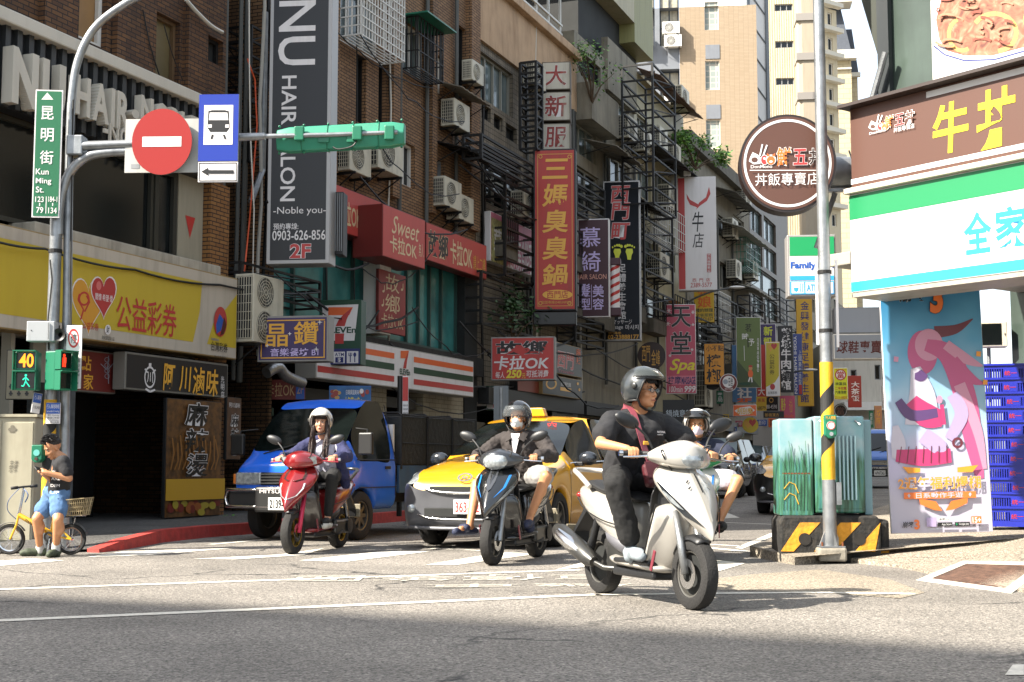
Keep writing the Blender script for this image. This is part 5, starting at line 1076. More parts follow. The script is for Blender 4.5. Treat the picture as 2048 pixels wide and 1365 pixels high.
L.new(n1.outputs[0],cg.inputs[0]);n2=N.new("ShaderNodeTexNoise");n2.inputs['Scale'].default_value=4;n2.inputs['Detail'].default_value=5;L.new(tc.outputs['Object'],n2.inputs[0]);cs=N.new("ShaderNodeValToRGB");E_=cs.color_ramp.elements;E_[0].position=.45;E_[0].color=(*hexc('#6f989e'),1);E_[1].position=.68;E_[1].color=(*hexc('#93a3a6'),1);L.new(n2.outputs[0],cs.inputs[0])
a1=N.new("ShaderNodeMath");a1.operation='MULTIPLY_ADD';L.new(n1.outputs[0],a1.inputs[0]);a1.inputs[1].default_value=.22;L.new(sp.outputs[2],a1.inputs[2]);mr=N.new("ShaderNodeMapRange");mr.inputs[1].default_value=.58;mr.inputs[2].default_value=.70;L.new(a1.outputs[0],mr.inputs[0])
mx=N.new("ShaderNodeMix");mx.data_type='RGBA';L.new(mr.outputs[0],mx.inputs[0]);L.new(cg.outputs[0],mx.inputs[6]);L.new(cs.outputs[0],mx.inputs[7]);L.new(mx.outputs[2],N["Principled BSDF"].inputs['Base Color'])
zc=z1
t=thing_f('utility_cabinet','utility cabinet painted with a lake and reeds on the striped block','cabinet',KF,KF.x(1556),.08,zc);wv_,hv=KF.x(1626)-KF.x(1556),P(1600,838,12.3).z-zc
MB().box(0,wv_-.006,0,.4,0,hv).obj('casing',SCEN,t,bev=.012);MB().box(.0,wv_-.02,-.01,-.001,.0,hv*.42).obj('door',SCEN,t,bev=.006);MB().box(.03,wv_*.9,-.012,-.010,hv*.42+.005,hv*.43+.008).obj('rust_line',mt('rust','#6a3a1c',.9,var=.3),t)
m=MB();PRW=mt('paint_wisp','#9fb9a0',.5);PRO=mt('paint_ochre','#a98a2c',.5)
for i in range(9): x=.03+i*.03;m.tube([(x,-.014,.05),(x+.012,-.014,hv*.5),(x+.03*(i % 3-1),-.014,hv*(.62+.05*(i % 4)))],.0025,4)
m.obj('painted_reed',mt('paint_reed','#2f6a48',.5),t);m=MB()
for c in (.0,.1): m.tube([(.04,-.014,.14+c),(.09,-.014,.20+c),(.14,-.014,.18+c),(.17,-.014,.1+c)],.006,4)
m.obj('painted_leaf',PRO,t)
t=thing_f('utility_cabinet','utility cabinet with white cooling ribs behind the striped pole','cabinet',KF,KF.x(1627),.08,zc);w2=KF.x(1728)-KF.x(1627);h2=P(1680,833,12.3).z-zc
MB().box(0,w2,0,.42,.02,h2).obj('casing',SCEN,t,bev=.015);MB().box(.03,w2-.02,-.006,-.001,.06,h2-.05).obj('panel',SCEN,t,bev=.004);m=MB()
for i in range(5): x=w2*.47+i*.035;m.box(x,x+.014,-.05,-.006,.14,h2-.18)
m.box(w2*.15,w2*.15+.012,-.05,-.006,.14,h2-.18);m.obj('cooling_rib',mt('rib_pale','#8fb0b5',.35,coat=.2),t);m=MB()
for x in (w2*.16,w2*.86): m.tube([(x-.02,-.01,h2-.04),(x+.02,-.05,h2-.08)],.008,6)
m.obj('hook',GAL,t)
t=thing_f('utility_cabinet','narrow pale blue cabinet end at the right of the painted cabinets','cabinet',KF,KF.x(1731),.2,zc);MB().box(0,.075,0,.4,.0,h2-.03).obj('casing',mt('cab_blue','#6d8d94',.4),t,bev=.012);MB().box(.076,.08,.05,.35,.1,h2-.1).obj('side_panel',HBK,t)
def striped(m,r,z0,z1,n,pitch=.42,wid=.2,tw=1.):   # spiral hazard bands round a pole
    z=z0-pitch
    while z<z1+pitch:
        for k in range(n):
            a,b=2*pi*k/n,2*pi*(k+1)/n;za,zb=z+tw*pitch*k/n,z+tw*pitch*(k+1)/n
            q=[(r*cos(a),r*sin(a),za),(r*cos(b),r*sin(b),zb),(r*cos(b),r*sin(b),zb+wid),(r*cos(a),r*sin(a),za+wid)]
            if min(p[2] for p in q)>=z0 and max(p[2] for p in q)<=z1: m.quad(*q)
        z+=pitch
pb=G(1661,1113,.06);PX,PY=pb.x,pb.y
t=thing('street_pole','tall galvanised pole with a black and yellow band by the cabinets','pole',(PX,PY,.04));zz=lambda py: P(1655,py,PY).z-.04
MB().sheet([(-.13,-.12),(.12,-.13),(.13,.12),(-.12,.13)],-.02,.1).obj('footing',CONC,t,bev=.02)
top=V3((-.01,.02,6.2));MB().tube([(0,0,.1),(0,0,zz(960))],[.062,.06],20).obj('lower_sleeve',GAL,t,smooth=40);MB().tube([(0,0,zz(960)),(0,0,3),(0,0,8)],[.058,.054,.046],20).obj('shaft',GAL,t,smooth=40)
MB().tube([(0,0,zz(960)+.002),(0,0,zz(725))],.0595,20).obj('yellow_band',mt('band_yellow','#c99a1a',.6,var=.15,vs=9,stain=.3,bump=.2),t,smooth=40);m=MB();striped(m,.0612,zz(955),zz(728),20,.36,.17);m.obj('black_stripe',mt('stripe_black','#1a1a19',.7,var=.3),t)
m=MB()
for a in range(4): d=V3((cos(a*pi/2+.4),sin(a*pi/2+.4),0));n_=V3((-d.y,d.x,0))*.006;m.add([d*.06+n_+V3((0,0,.11)),d*.12+n_+V3((0,0,.11)),d*.06+n_+V3((0,0,.24)),d*.06-n_+V3((0,0,.11)),d*.12-n_+V3((0,0,.11)),d*.06-n_+V3((0,0,.24))],[(0,1,2),(3,4,5),(0,1,4,3),(1,2,5,4),(0,2,5,3)])
m.obj('gusset',GAL,t);MB().sheet([(-.11,-.11),(.11,-.11),(.11,.11),(-.11,.11)],.102,.115).obj('base_plate',GAL,t);m=MB()
for x in (-.09,.09): m.tube([(x,-.09,.115),(x,-.09,.15)],.009,6)
m.obj('bolt',mt('rust','#6a3a1c'),t);m=MB()
for zq in (zz(545),zz(662)): m.lathe([(.066,zq-.02),(.066,zq+.02)],16,Matrix.Rotation(pi/2,4,'X')).xf(Matrix.Identity(4)) if False else m.tube([(0,0,zq-.015),(0,0,zq+.015)],.066,16)
m.obj('clamp',IRON,t);MB().box(.055,.1,-.05,-.01,zz(1010),zz(965)).obj('bracket',GAL,t)
bt=thing('crossing_button','green pedestrian push button box on the striped pole','push button',(PX,PY-.062,P(1654,878,PY).z));MB().prism([(-.055,.03),(-.02,0),(.02,0),(.055,.03),(.055,.21),(-.055,.21)],-.06,0).obj('box',mt('signal_green','#12664a',.4),bt,bev=.01);MB().disc(0,.115,.038,-.066,-.061,24).obj('dial',WS,bt);MB().disc(0,.04,.018,-.075,-.061,16).obj('button',CHROME,bt);MB().ring(0,.115,.03,.036,-.068,-.0665,24).obj('dial_ring',REDL,bt);m=MB();put_text(m,'行人觸動',-.045,.17,.045,.2,-.0615,0);m.obj('lettering',GOLD,bt)
for px,y0,y1,lab in ((1636,515,690,'narrow white strip plate left of the galvanised pole'),(1676,520,695,'narrow white strip plate right of the galvanised pole')):
    p0=P(px,y1,PY);t=thing('strip_plate',lab,'plate',(p0.x,PY,p0.z));hh=P(px,y0,PY).z-p0.z;MB().prism([(-.012,.0),(.012,0),(.012,hh),(-.012,hh)],-.004,.004).obj('plate',WS,t);MB().box(-.006,.006,.004,.05,hh*.5,hh*.5+.02).obj('arm',IRON,t)
s=Sign('pole_sticker','small white notice strip with black characters on the striped pole','notice',Fr(PX+.055,PY-.02,20),(1658,698,1663,742),WS,WS,.002,.0);s.v('暗巷',(1658.5,702,1662.5,738),BKL,0).done()
# grate in the pavement
t=thing('drain_grate','rusty iron grate in a white painted frame in the pavement','grate',(0,0,0))
from mathutils.bvhtree import BVHTree
PVT=BVHTree.FromPolygons([V3(v) for v in PAVEMENT_R.v],PAVEMENT_R.f)
def gz(px,py):
    p=G(px,py,.05);h=PVT.ray_cast(V3((p.x,p.y,5)),V3((0,0,-1)))[0];return V3((p.x,p.y,max(.0,h.z if h else 0)+.012))
qa,qb,qc,qd=gz(1862,1147),gz(1935,1131),gz(2075,1141),gz(2010,1166)
cen=(qa+qb+qc+qd)/4;t.location=cen;rel=[v-cen for v in (qa,qb,qc,qd)]
out=[v*1.28 for v in rel];m=MB()
for i in range(4): a,b,c,d=out[i],out[(i+1) % 4],rel[(i+1) % 4],rel[i];m.loft([[a+V3((0,0,-.06)),a,d,d+V3((0,0,-.06))],[b+V3((0,0,-.06)),b,c,c+V3((0,0,-.06))]])
m.obj('frame',mt('grate_frame','#b3aca0',.8,var=.15,vs=9,stain=.3,bump=.3),t)
m=MB();n=22
for i in range(n):
    f=(i+.5)/n;a=rel[0].lerp(rel[1],f);b=rel[3].lerp(rel[2],f);m.tube([a+V3((0,0,-.012)),b+V3((0,0,-.012))],.010,5);a=rel[0].lerp(rel[3],f);b=rel[1].lerp(rel[2],f)
    if i % 2: m.tube([a+V3((0,0,-.016)),b+V3((0,0,-.016))],.010,5)
m.obj('bars',mt('rust_iron','#4a352a',.9,var=.5,vs=15,bump=.3),t);MB().quad(*[v+V3((0,0,-.03)) for v in rel]).obj('pit',mt('grate_pit','#2b211b',.9,var=.4,vs=12),t)

# ------------------------------------------------ left junction furniture: poles, signals, traffic signs
LY=13.8
SGR=mt('signal_green','#12664a',.4);SGR2=mt('signal_pale','#2c7f66',.4,stain=.15)
pa=P(98,900,LY);tA=thing('sign_pole','thick galvanised pole with a yellow and black band behind the cyclist','pole',(pa.x,LY,.02));za=lambda py,Y=LY: P(98,py,Y).z-.02
MB().tube([(0,0,0),(0,0,za(428))],.062,20).obj('shaft',GAL,tA,smooth=40);MB().tube([(0,0,za(1000)),(0,0,za(800))],.0635,20).obj('yellow_band',MC['band_yellow'],tA,smooth=40);m=MB();striped(m,.065,za(998),za(803),20,.36,.17);m.obj('black_stripe',MC['stripe_black'],tA)
def lp(px,py,Y=LY): p=P(px,py,Y);return V3((p.x-pa.x,Y-LY,p.z-.02))
MB().tube(sm([tuple(lp(*q)) for q in ((117,470),(118,430),(124,385),(140,345),(170,316),(215,305),(300,302),(400,300))],6),.05,12).obj('curved_arm',GAL,tA,smooth=50)
m=MB()
for py in (503,655): m.tube([(0,0,za(py)-.02),(0,0,za(py)+.02)],.07,14)
m.obj('clamp',IRON,tA);MB().tube([lp(100,520,LY-.08),lp(104,560,LY-.08),lp(96,640,LY-.08),lp(97,700,LY-.08)],.008,5).obj('cord',WIREB,tA)
pb=P(131,900,LY);tB=thing('street_lamp','tall galvanised lamp post curving over with a long traffic arm','street lamp',(pb.x,LY+.05,.02))
def lb(px,py,Y=LY+.05): p=P(px,py,Y);return V3((p.x-pb.x,Y-LY-.05,p.z-.02))
MB().tube([(0,0,0)]+[tuple(v) for v in (lb(130,800),lb(135,600),lb(137,400))]+sm([tuple(lb(*q)) for q in ((139,290),(143,200),(155,125),(185,62),(235,18),(300,-15),(400,-35))],6),[.052,.05,.047,.045]+[.042]*37,16).obj('post',GAL,tB,smooth=50)
MB().tube([lb(150,293,LY-.02),lb(300,287,LY-.02),lb(480,275,LY-.02),lb(530,273,LY-.02)],[.05,.046,.042,.04],14).obj('mast_arm',GAL,tB,smooth=50);MB().tube([lb(528,273,LY-.02),lb(660,270,LY-.02),lb(795,265,LY-.02)],[.026,.024,.022],10).obj('arm_end',GAL,tB,smooth=50)
MB().box(-.07,.1,-.12,.06,lb(140,315).z,lb(140,275).z).obj('collar',GAL,tB,bev=.015);MB().tube([lb(146,200,LY-.02),lb(143,400,LY-.02),lb(140,560,LY-.02),lb(142,690,LY-.02)],.009,5).obj('cord',WIREB,tB)
TS='traffic signs on the left poles'
def tf(px,Y,a=-2): return FP(px,Y,a)
s=Sign('street_name_sign','tall green street name sign with a white arrow head and characters','street sign',tf(95,LY-.12,6),(67,180,123,436),WS,GAL,.02,.002,TS);s.r((70,183,120,433),GRN,'green_field')
s.p([(95,186),(107,200),(83,200)],WS).t('昆',(83,213,108,240),WS,.02).t('明',(82,257,108,284),WS,.02).t('街',(80,302,107,329),WS,.02).t('Kun',(72,338,98,350),WS,.01).t('Ming',(72,357,103,371),WS,.01).t('St.',(72,374,88,386),WS,.01).t('123',(71,394,88,405),WS,.01).t('79',(73,415,87,427),WS,.01).t('184-1',(97,394,115,405),WS,.01).t('134',(97,416,114,428),WS,.01).r((92,394,93.5,428),WS,'bar').r((79,407,81,413),WS,'bar').r((105,407,107,413),WS,'bar').done()
s=Sign('blank_sign_board','blank white sign boards seen behind the no entry disc','sign',tf(322,LY-.06,-2),(250,238,398,346),mt('board_white','#a9a9a4',.5,stain=.2),GAL,.02,.002,TS);s.r((262,329,279,338),GREYM,'sticker').done()
s=Sign('no_entry_sign','round red no entry sign with a white bar','traffic sign',tf(324,LY-.16,-2),(264,218,384,350),mt('sign_scarlet','#8f1a12',.35),GAL,.02,.0,TS,round_=True);s.r((285,274,363,294),WS,'bar').done()
TBL=mt('sign_royal','#0f2c8c',.35)
s=Sign('bus_stop_sign','blue bus sign with a white square and black bus front','traffic sign',tf(437,LY-.16,-2),(397,189,477,323),TBL,GAL,.02,.002,TS)
s.r((408,211,466,290),WS,'white_square');s.p([(417,223),(425,221),(450,221),(458,223),(460,255),(459,258),(454,265),(421,265),(416,258),(415,255)],BKL).p([(420,226),(455,226),(457,241),(418,241)],WS).r((416.5,250,424,256),WS,'lamp').r((451,250,458.5,256),WS,'lamp').p([(424,270),(428,270),(425,279),(421,279)],BKL).p([(446,270),(450,270),(453,279),(449,279)],BKL).done()
s=Sign('arrow_plate','white plate with a black left arrow under the blue bus sign','traffic sign',tf(436,LY-.16,-2),(396,324,476,365),WS,GAL,.02,.002,TS);s.fr_((398,326,474,363),1.6,BKL);s.p([(403,344),(417,336),(417,341),(468,341),(468,348),(417,348),(417,352)],BKL).done()
# signal housing seen from behind, hung on the arm
hf=tf(675,LY+.1,-2);t=thing_f('traffic_signal','long green traffic signal housing seen from behind on the arm','traffic signal',hf,0,0,P(675,303,LY+.1).z);W=(808-545)/2700*LY/2;hh=(303-247)/2700*LY
m=MB();rings=[]
prof=[(-.06,-.13),(-.11,.0),(-.06,.13),(.06,.14),(.1,.0),(.06,-.13)]
for i in range(11):
    x=-W+2*W*i/10;e=.82 if i in (0,10) else 1.;rings.append([(x,y*e,hh/2+z*e*hh/.29+.012*(i-5)*.5) for y,z in prof])
m.loft(rings);m.obj('housing',SGR2,t,bev=.012,smooth=40);m=MB()
for i in range(1,5): x=-W+2*W*i/5;m.tube([(x,y*1.03,hh/2+z*1.03*hh/.29+.03*(i/2.5-1)) for y,z in prof+prof[:1]],.006,5)
m.obj('seam',SGR,t)
for x in (-W*.62,W*.28,W*.78): m=MB().box(x-.05,x+.05,-.16,-.1,hh/2-.06,hh/2+.09);m.obj('clamp',SGR,t,bev=.01)
m=MB()
for i in range(6):
    x=-W+.03+2*(W-.03)*i/5
    for z in (0.0,hh): m.ell((x,-.05,z+.012*(i-2.5)),.014,.02,.014,8,6)
m.obj('latch',SGR,t)
for x in (-W*.25,W*.2): m=MB().box(x-.06,x+.06,-.118,-.1,hh/2-.075,hh/2+.0);m.obj('label_plate',SGR,t,bev=.006)
MB().tube(sm([(-W*.1,-.11,.02),(.0,-.13,-.01),(W*.22,-.13,.03),(W*.3,-.13,hh*.5)],6),.008,5).obj('cord',WIREB,t)
# control box, horn, pedestrian signals
bf=tf(78,LY-.2,3);t=thing_f('control_box','small pale grey control box clamped on the thick pole','control box',bf,0,0,P(78,683,LY-.2).z);w_=32/2700*LY;MB().box(-w_,w_*.7,0,.16,0,.205).box(-.03,.03,.14,.25,.05,.15).obj('casing',mt('box_pale','#9da0a2',.5,stain=.3),t,bev=.008);MB().disc(-w_*.7,.11,.006,-.004,0,10).obj('lock',BLK,t);MB().tube([(w_*.35,-.01,.02),(w_*.35,-.01,.19)],.006,6).obj('hinge',GAL,t)
t=thing_f('loudspeaker','small black horn speaker between the two poles','speaker',tf(113,LY-.15),0,0,P(113,678,LY-.15).z-.03);MB().lathe([(.02,.08),(.03,.03),(.06,-.03),(.066,-.035),(.055,-.03),(.02,.0)],18,Matrix.Translation((0,0,.07))).obj('horn',BLK,t,smooth=50);MB().box(-.02,.02,.05,.14,.05,.09).obj('bracket',IRON,t)
LED_A=mt('led_amber','#5a2a08',.4,em='#ff8a1c',es=1.);LED_G=mt('led_green','#083a30',.4,em='#3cf0c0',es=.5);LED_R=mt('led_red','#4a0808',.4,em='#ff3a1c',es=.6)
def pedsig(px,lab,ang,lit):
    f=tf(px,LY-.25,ang);t=thing_f('pedestrian_signal',lab,'pedestrian signal',f,0,0,P(px,781,LY-.25).z);w_=.112;h_=.185
    MB().box(-w_,w_,0,.14,.0,2*h_+.02).obj('housing',SGR,t,bev=.012)
    for k in (0,1):
        z=k*(h_+.02);MB().box(-w_+.018,w_-.018,-.004,0,z+.02,z+h_-.01).obj('lens',mt('lens_dark','#0e1512',.2),t);m=MB();m.box(-w_,w_,-.1,0,z+h_-.002,z+h_+.008).box(-w_-.004,-w_+.004,-.08,0,z+.0,z+h_).box(w_-.004,w_+.004,-.08,0,z,z+h_);m.obj('visor',SGR,t)
    m=MB()
    if lit: 
        put_text(m,'40',-.072,h_+.045,.072,2*h_-.0,-.006,.02);m.obj('countdown',LED_A,t);m=MB();m.ell((0,-.006,.15),.012,.002,.013,10,6)
        for a,b in (((0,.135),(0,.09)),((0,.13),(.03,.1)),((0,.13),(-.03,.105)),((0,.09),(.03,.05)),((0,.09),(-.02,.04)),((.03,.05),(.04,.035)),((-.02,.04),(-.04,.045))): m.tube([(a[0],-.006,a[1]),(b[0],-.006,b[1])],.006,6)
        m.obj('walking_figure',LED_G,t)
    else:
        z=h_+.02;m.ell((0,-.006,z+.145),.016,.002,.017,10,6);m.tube([(0,-.006,z+.125),(0,-.006,z+.07)],.02,8);m.tube([(-.012,-.006,z+.07),(-.012,-.006,z+.03)],.009,6);m.tube([(.012,-.006,z+.07),(.012,-.006,z+.03)],.009,6);m.obj('standing_figure',LED_R,t)
    MB().box(-.03,.03,.14,.3 if lit else .2,.15,.2).obj('bracket',IRON,t);return t
pedsig(47,'green pedestrian signal counting 40 over a lit walking figure',4,True);pedsig(122,'green pedestrian signal turned aside with a red standing figure',62,False)
s=Sign('no_parking_sign','white no parking notice with a red crossed circle on the lamp post','traffic sign',tf(147,LY-.12,-4),(132,651,163,778),WS,GAL,.015,.001,TS)
s.o(147.5,677,8.5,11,REDL,q=1.75);s.t('停',(142,668,154,687),BKL,.01).ln([(140,664),(155,691)],2,REDL).p([(137,706),(141,702),(141,705),(154,705),(154,702),(158,706),(154,710),(154,707),(141,707),(141,710)],BKL).t('人行道',(143,718,161,725),BKL,0).t('SIDEWALK',(142,729,161,734),BKL,0).t('違者拖吊',(137,738,160,745),BKL,0).t('TOW AWAY ZONE',(136,748,160,753),BKL,0).t('☎ 110',(138,763,157,771),BKL,.01).done()
s=Sign('crossing_notice','blue and white pedestrian crossing hours notice on the lamp post','traffic sign',tf(106,LY-.13,-3),(92,806,121,848),WS,GAL,.01,.001,TS);s.r((92.5,806.5,120.5,828),BLU,'blue_field').t('行人專用時相',(94,809,119,818),WS,.0).t('Scramble Crossing',(94,821,119,826),WS,0).t('週日 Weekday',(96,829,119,833),BKL,0).t('18:00-24:00',(95,834,119,838),BKL,0).t('Holidays',(98,839.5,119,842.5),BKL,0).t('11:00-24:00',(95,843,119,847),BKL,0).done()
s=Sign('crossing_notice','faded blue notice tilted away on the left of the banded pole','traffic sign',tf(70,LY-.1,50),(62,786,79,827),WS,GAL,.01,.001,TS,roll=8);s.r((62.5,787,78.5,806),BLU,'blue_field').t('行人專用',(64,790,77,800),WS,0).t('11:00-24:00',(64,812,77,818),BKL,0).done()
bt=thing('crossing_button','green pedestrian push button box beside the man looking down','push button',(P(78,908,LY-.1).x,LY-.12,P(78,926,LY-.1).z));MB().prism([(-.055,.035),(-.02,0),(.02,0),(.055,.035),(.055,.18),(-.055,.18)],-.05,.06).obj('box',SGR,bt,bev=.01);MB().disc(0,.1,.032,-.056,-.051,24).obj('dial',mt('dial_cyan','#5fa9a0',.4),bt);MB().disc(0,.04,.016,-.065,-.051,16).obj('button',BRN,bt)
# cream cabinet at the left edge
cf=FP(40,14.6,4);t=thing_f('electrical_cabinet','tall stained cream electrical cabinet at the pavement edge','cabinet',cf,0,0,.02);w0=cf.x(-60);w1=cf.x(76);hz=P(40,838,14.6).z
CAB=mt('cabinet_cream','#a59f8a',.55,var=.06,stain=.4,dirt='#5f5644');MB().box(w0,w1,0,.5,0,hz).obj('casing',CAB,t,bev=.012);MB().box(w0+.02,cf.x(9),-.012,-.001,.05,hz-.04).box(cf.x(11),w1-.02,-.010,-.001,.05,hz-.06).obj('door',CAB,t,bev=.005);MB().box(w0-.02,w1+.02,-.02,.5,hz,hz+.03).obj('top_cap',CAB,t)
m=MB()
for px,py in ((17,860),(20,930),(18,940)): x,z=cf.at(px,py);put_text(m,'♣' if py<900 else '忠孝',x,z-.05,x+.09,z+.03,-.0135,0)
m.obj('scrawl',mt('scrawl_grey','#6f6a5c',.6),t);m=MB()
for z in (.5,.55,.8): m.disc(w0+.25,z,.02,-.02,-.013,12)
m.obj('lock',BLK,t)
s=Sign('window_board','pale upper board with clover prints over the cream cabinet','board',FP(40,14.9,4),(12,700,70,800),mt('board_beige','#6f6a58',.5,stain=.4),BLK,.04,.01)
for i in range(6): s.t('♣',(18+i % 3*16,768+i//3*14,26+i % 3*16,778+i//3*14),BKL,0)
s.done()

# ------------------------------------------------ vehicles
def lam(name,c): return mt(name,c,.12,0,coat=.5)
LAMP=mt('lamp_clear','#9aa0a2',.08,.4,coat=1.,var=.35,vs=25);AMB=mt('lamp_amber','#b8661c',.2,coat=.6);TYRE=mt('tyre','#1c1b1a',.85,bump=.3,bs=70,var=.25,vs=8);RIM=mt('rim_grey','#6f6d68',.4,.7,stain=.2);PLAT=mt('plate_white','#c6c6c2',.45)
def wheel(root,x,y,r,w,rim=RIM,rr=.64,spokes=6,steer=0.,name='wheel',out=1,dish=.0):
    """wheel on axle along y; the face with the spokes looks to y*out"""
    c=D.objects.new(name,None);COL.objects.link(c);c.parent=root;c.location=(x,y,r);c.rotation_euler=(0,0,steer);c.empty_display_size=.05
    h=w/2;ri=r*rr
    MB().lathe([(ri,-h*.8),(ri*1.04,-h*.95),(r*.9,-h),(r*.975,-h*.8),(r,-h*.4),(r,h*.4),(r*.975,h*.8),(r*.9,h),(ri*1.04,h*.95),(ri,h*.8),(ri,-h*.8)],36).obj('tyre',TYRE,c,smooth=40)
    m=MB();m.lathe([(ri,-h*.75),(ri*.93,-h*.7),(ri*.9,0),(ri*.93,h*.7),(ri,h*.75)],32);yo=out*h*.55
    for k in range(spokes):
        a=2*pi*k/spokes;ca,sa=cos(a),sin(a);wd=.13*ri
        for s_ in (0,):
            q=[(ca*rr_-sa*o_,yy,sa*rr_+ca*o_) for rr_,o_,yy in ((.18*ri,-wd*1.2,yo),(.95*ri,-wd*.8,yo*.9),(.95*ri,wd*.8,yo*.9),(.18*ri,wd*1.2,yo))]
            q2=[(a_,b_-out*.02,c_) for a_,b_,c_ in q];m.loft([q,q2])
    m.lathe([(.0,yo),(.24*ri,yo),(.24*ri,yo-out*.03),(.0,yo-out*.05)],16);m.obj('rim',rim,c,smooth=40)
    MB().lathe([(0,-h*.2),(ri*.9,-h*.2),(ri*.9,h*.1),(0,h*.1)],24).obj('brake_disc',DARK2,c);return c
def carbody(st,root,mats,fn,sub=2):
    """loft of half sections: s, zb, wl, zl, wm, zm, wb, zbelt, wt, zte, ztc"""
    rings=[]
    for s_,zb,wl,zl,wm,zm,wb,zbt,wt,zte,ztc in st:
        h=[(0,zb),(wl*.9,max(zb,min(zl,zb+.0))),(wl,zl),(wm,zm),(wb,zbt),(wt,zte),(wt*.55,ztc*.85+zte*.15),(0,ztc)]
        if zl>zb+.05: h[1]=(wl*.9,zl)
        full=h+[(-y,z) for y,z in h[-2:0:-1]];rings.append([(-s_,y,z) for y,z in full])
    n=14;vs_=[v for r in rings for v in r];parts={}
    for i in range(len(rings)-1):
        for k in range(n):
            seg=k if k<7 else 13-k;side=1 if k<7 else -1
            key=fn(i,seg,side,st[i][0],st[i+1][0]);parts.setdefault(key,[]).append((i*n+k,i*n+(k+1) % n,(i+1)*n+(k+1) % n,(i+1)*n+k))
    parts.setdefault(fn(0,-1,0,0,0),[]).append(tuple(range(n)));L_=len(rings)-1;parts.setdefault(fn(L_,-2,0,9,9),[]).append(tuple(range(L_*n,L_*n+n)))
    for key,fs in parts.items():
        if key is None: continue
        used=sorted({i for f in fs for i in f});mp={o: i for i,o in enumerate(used)}
        m=MB();m.v=[vs_[i] for i in used];m.f=[[mp[i] for i in f] for f in fs];m.obj(key.split('#')[0],mats[key.split('#')[0]],root,sub=sub)
def arch(s,cs,r,z0,base):
    z=base
    for c in cs:
        d=abs(s-c)
        if d<r: z=max(z,z0+sqrt(r*r-d*d))
    return z
def plate(root,txt,x,y,z,w,h,colr,rz=0.,name='licence_plate',tilt=0.,bold=.02):
    c=MB().box(-.006,0,-w/2,w/2,-h/2,h/2).obj(name,PLAT,root,bev=.004,loc=(x,y,z),rot=(0,tilt,rz));m=MB();put_text(m,txt,-w*.43,-h*.36,w*.43,h*.34,0,bold)
    m.v=[(.003,a,c_) for a,b,c_ in m.v];m.obj('plate_number',colr,c);return c
HEAD=R(SA)+pi                             # towards the camera along the street
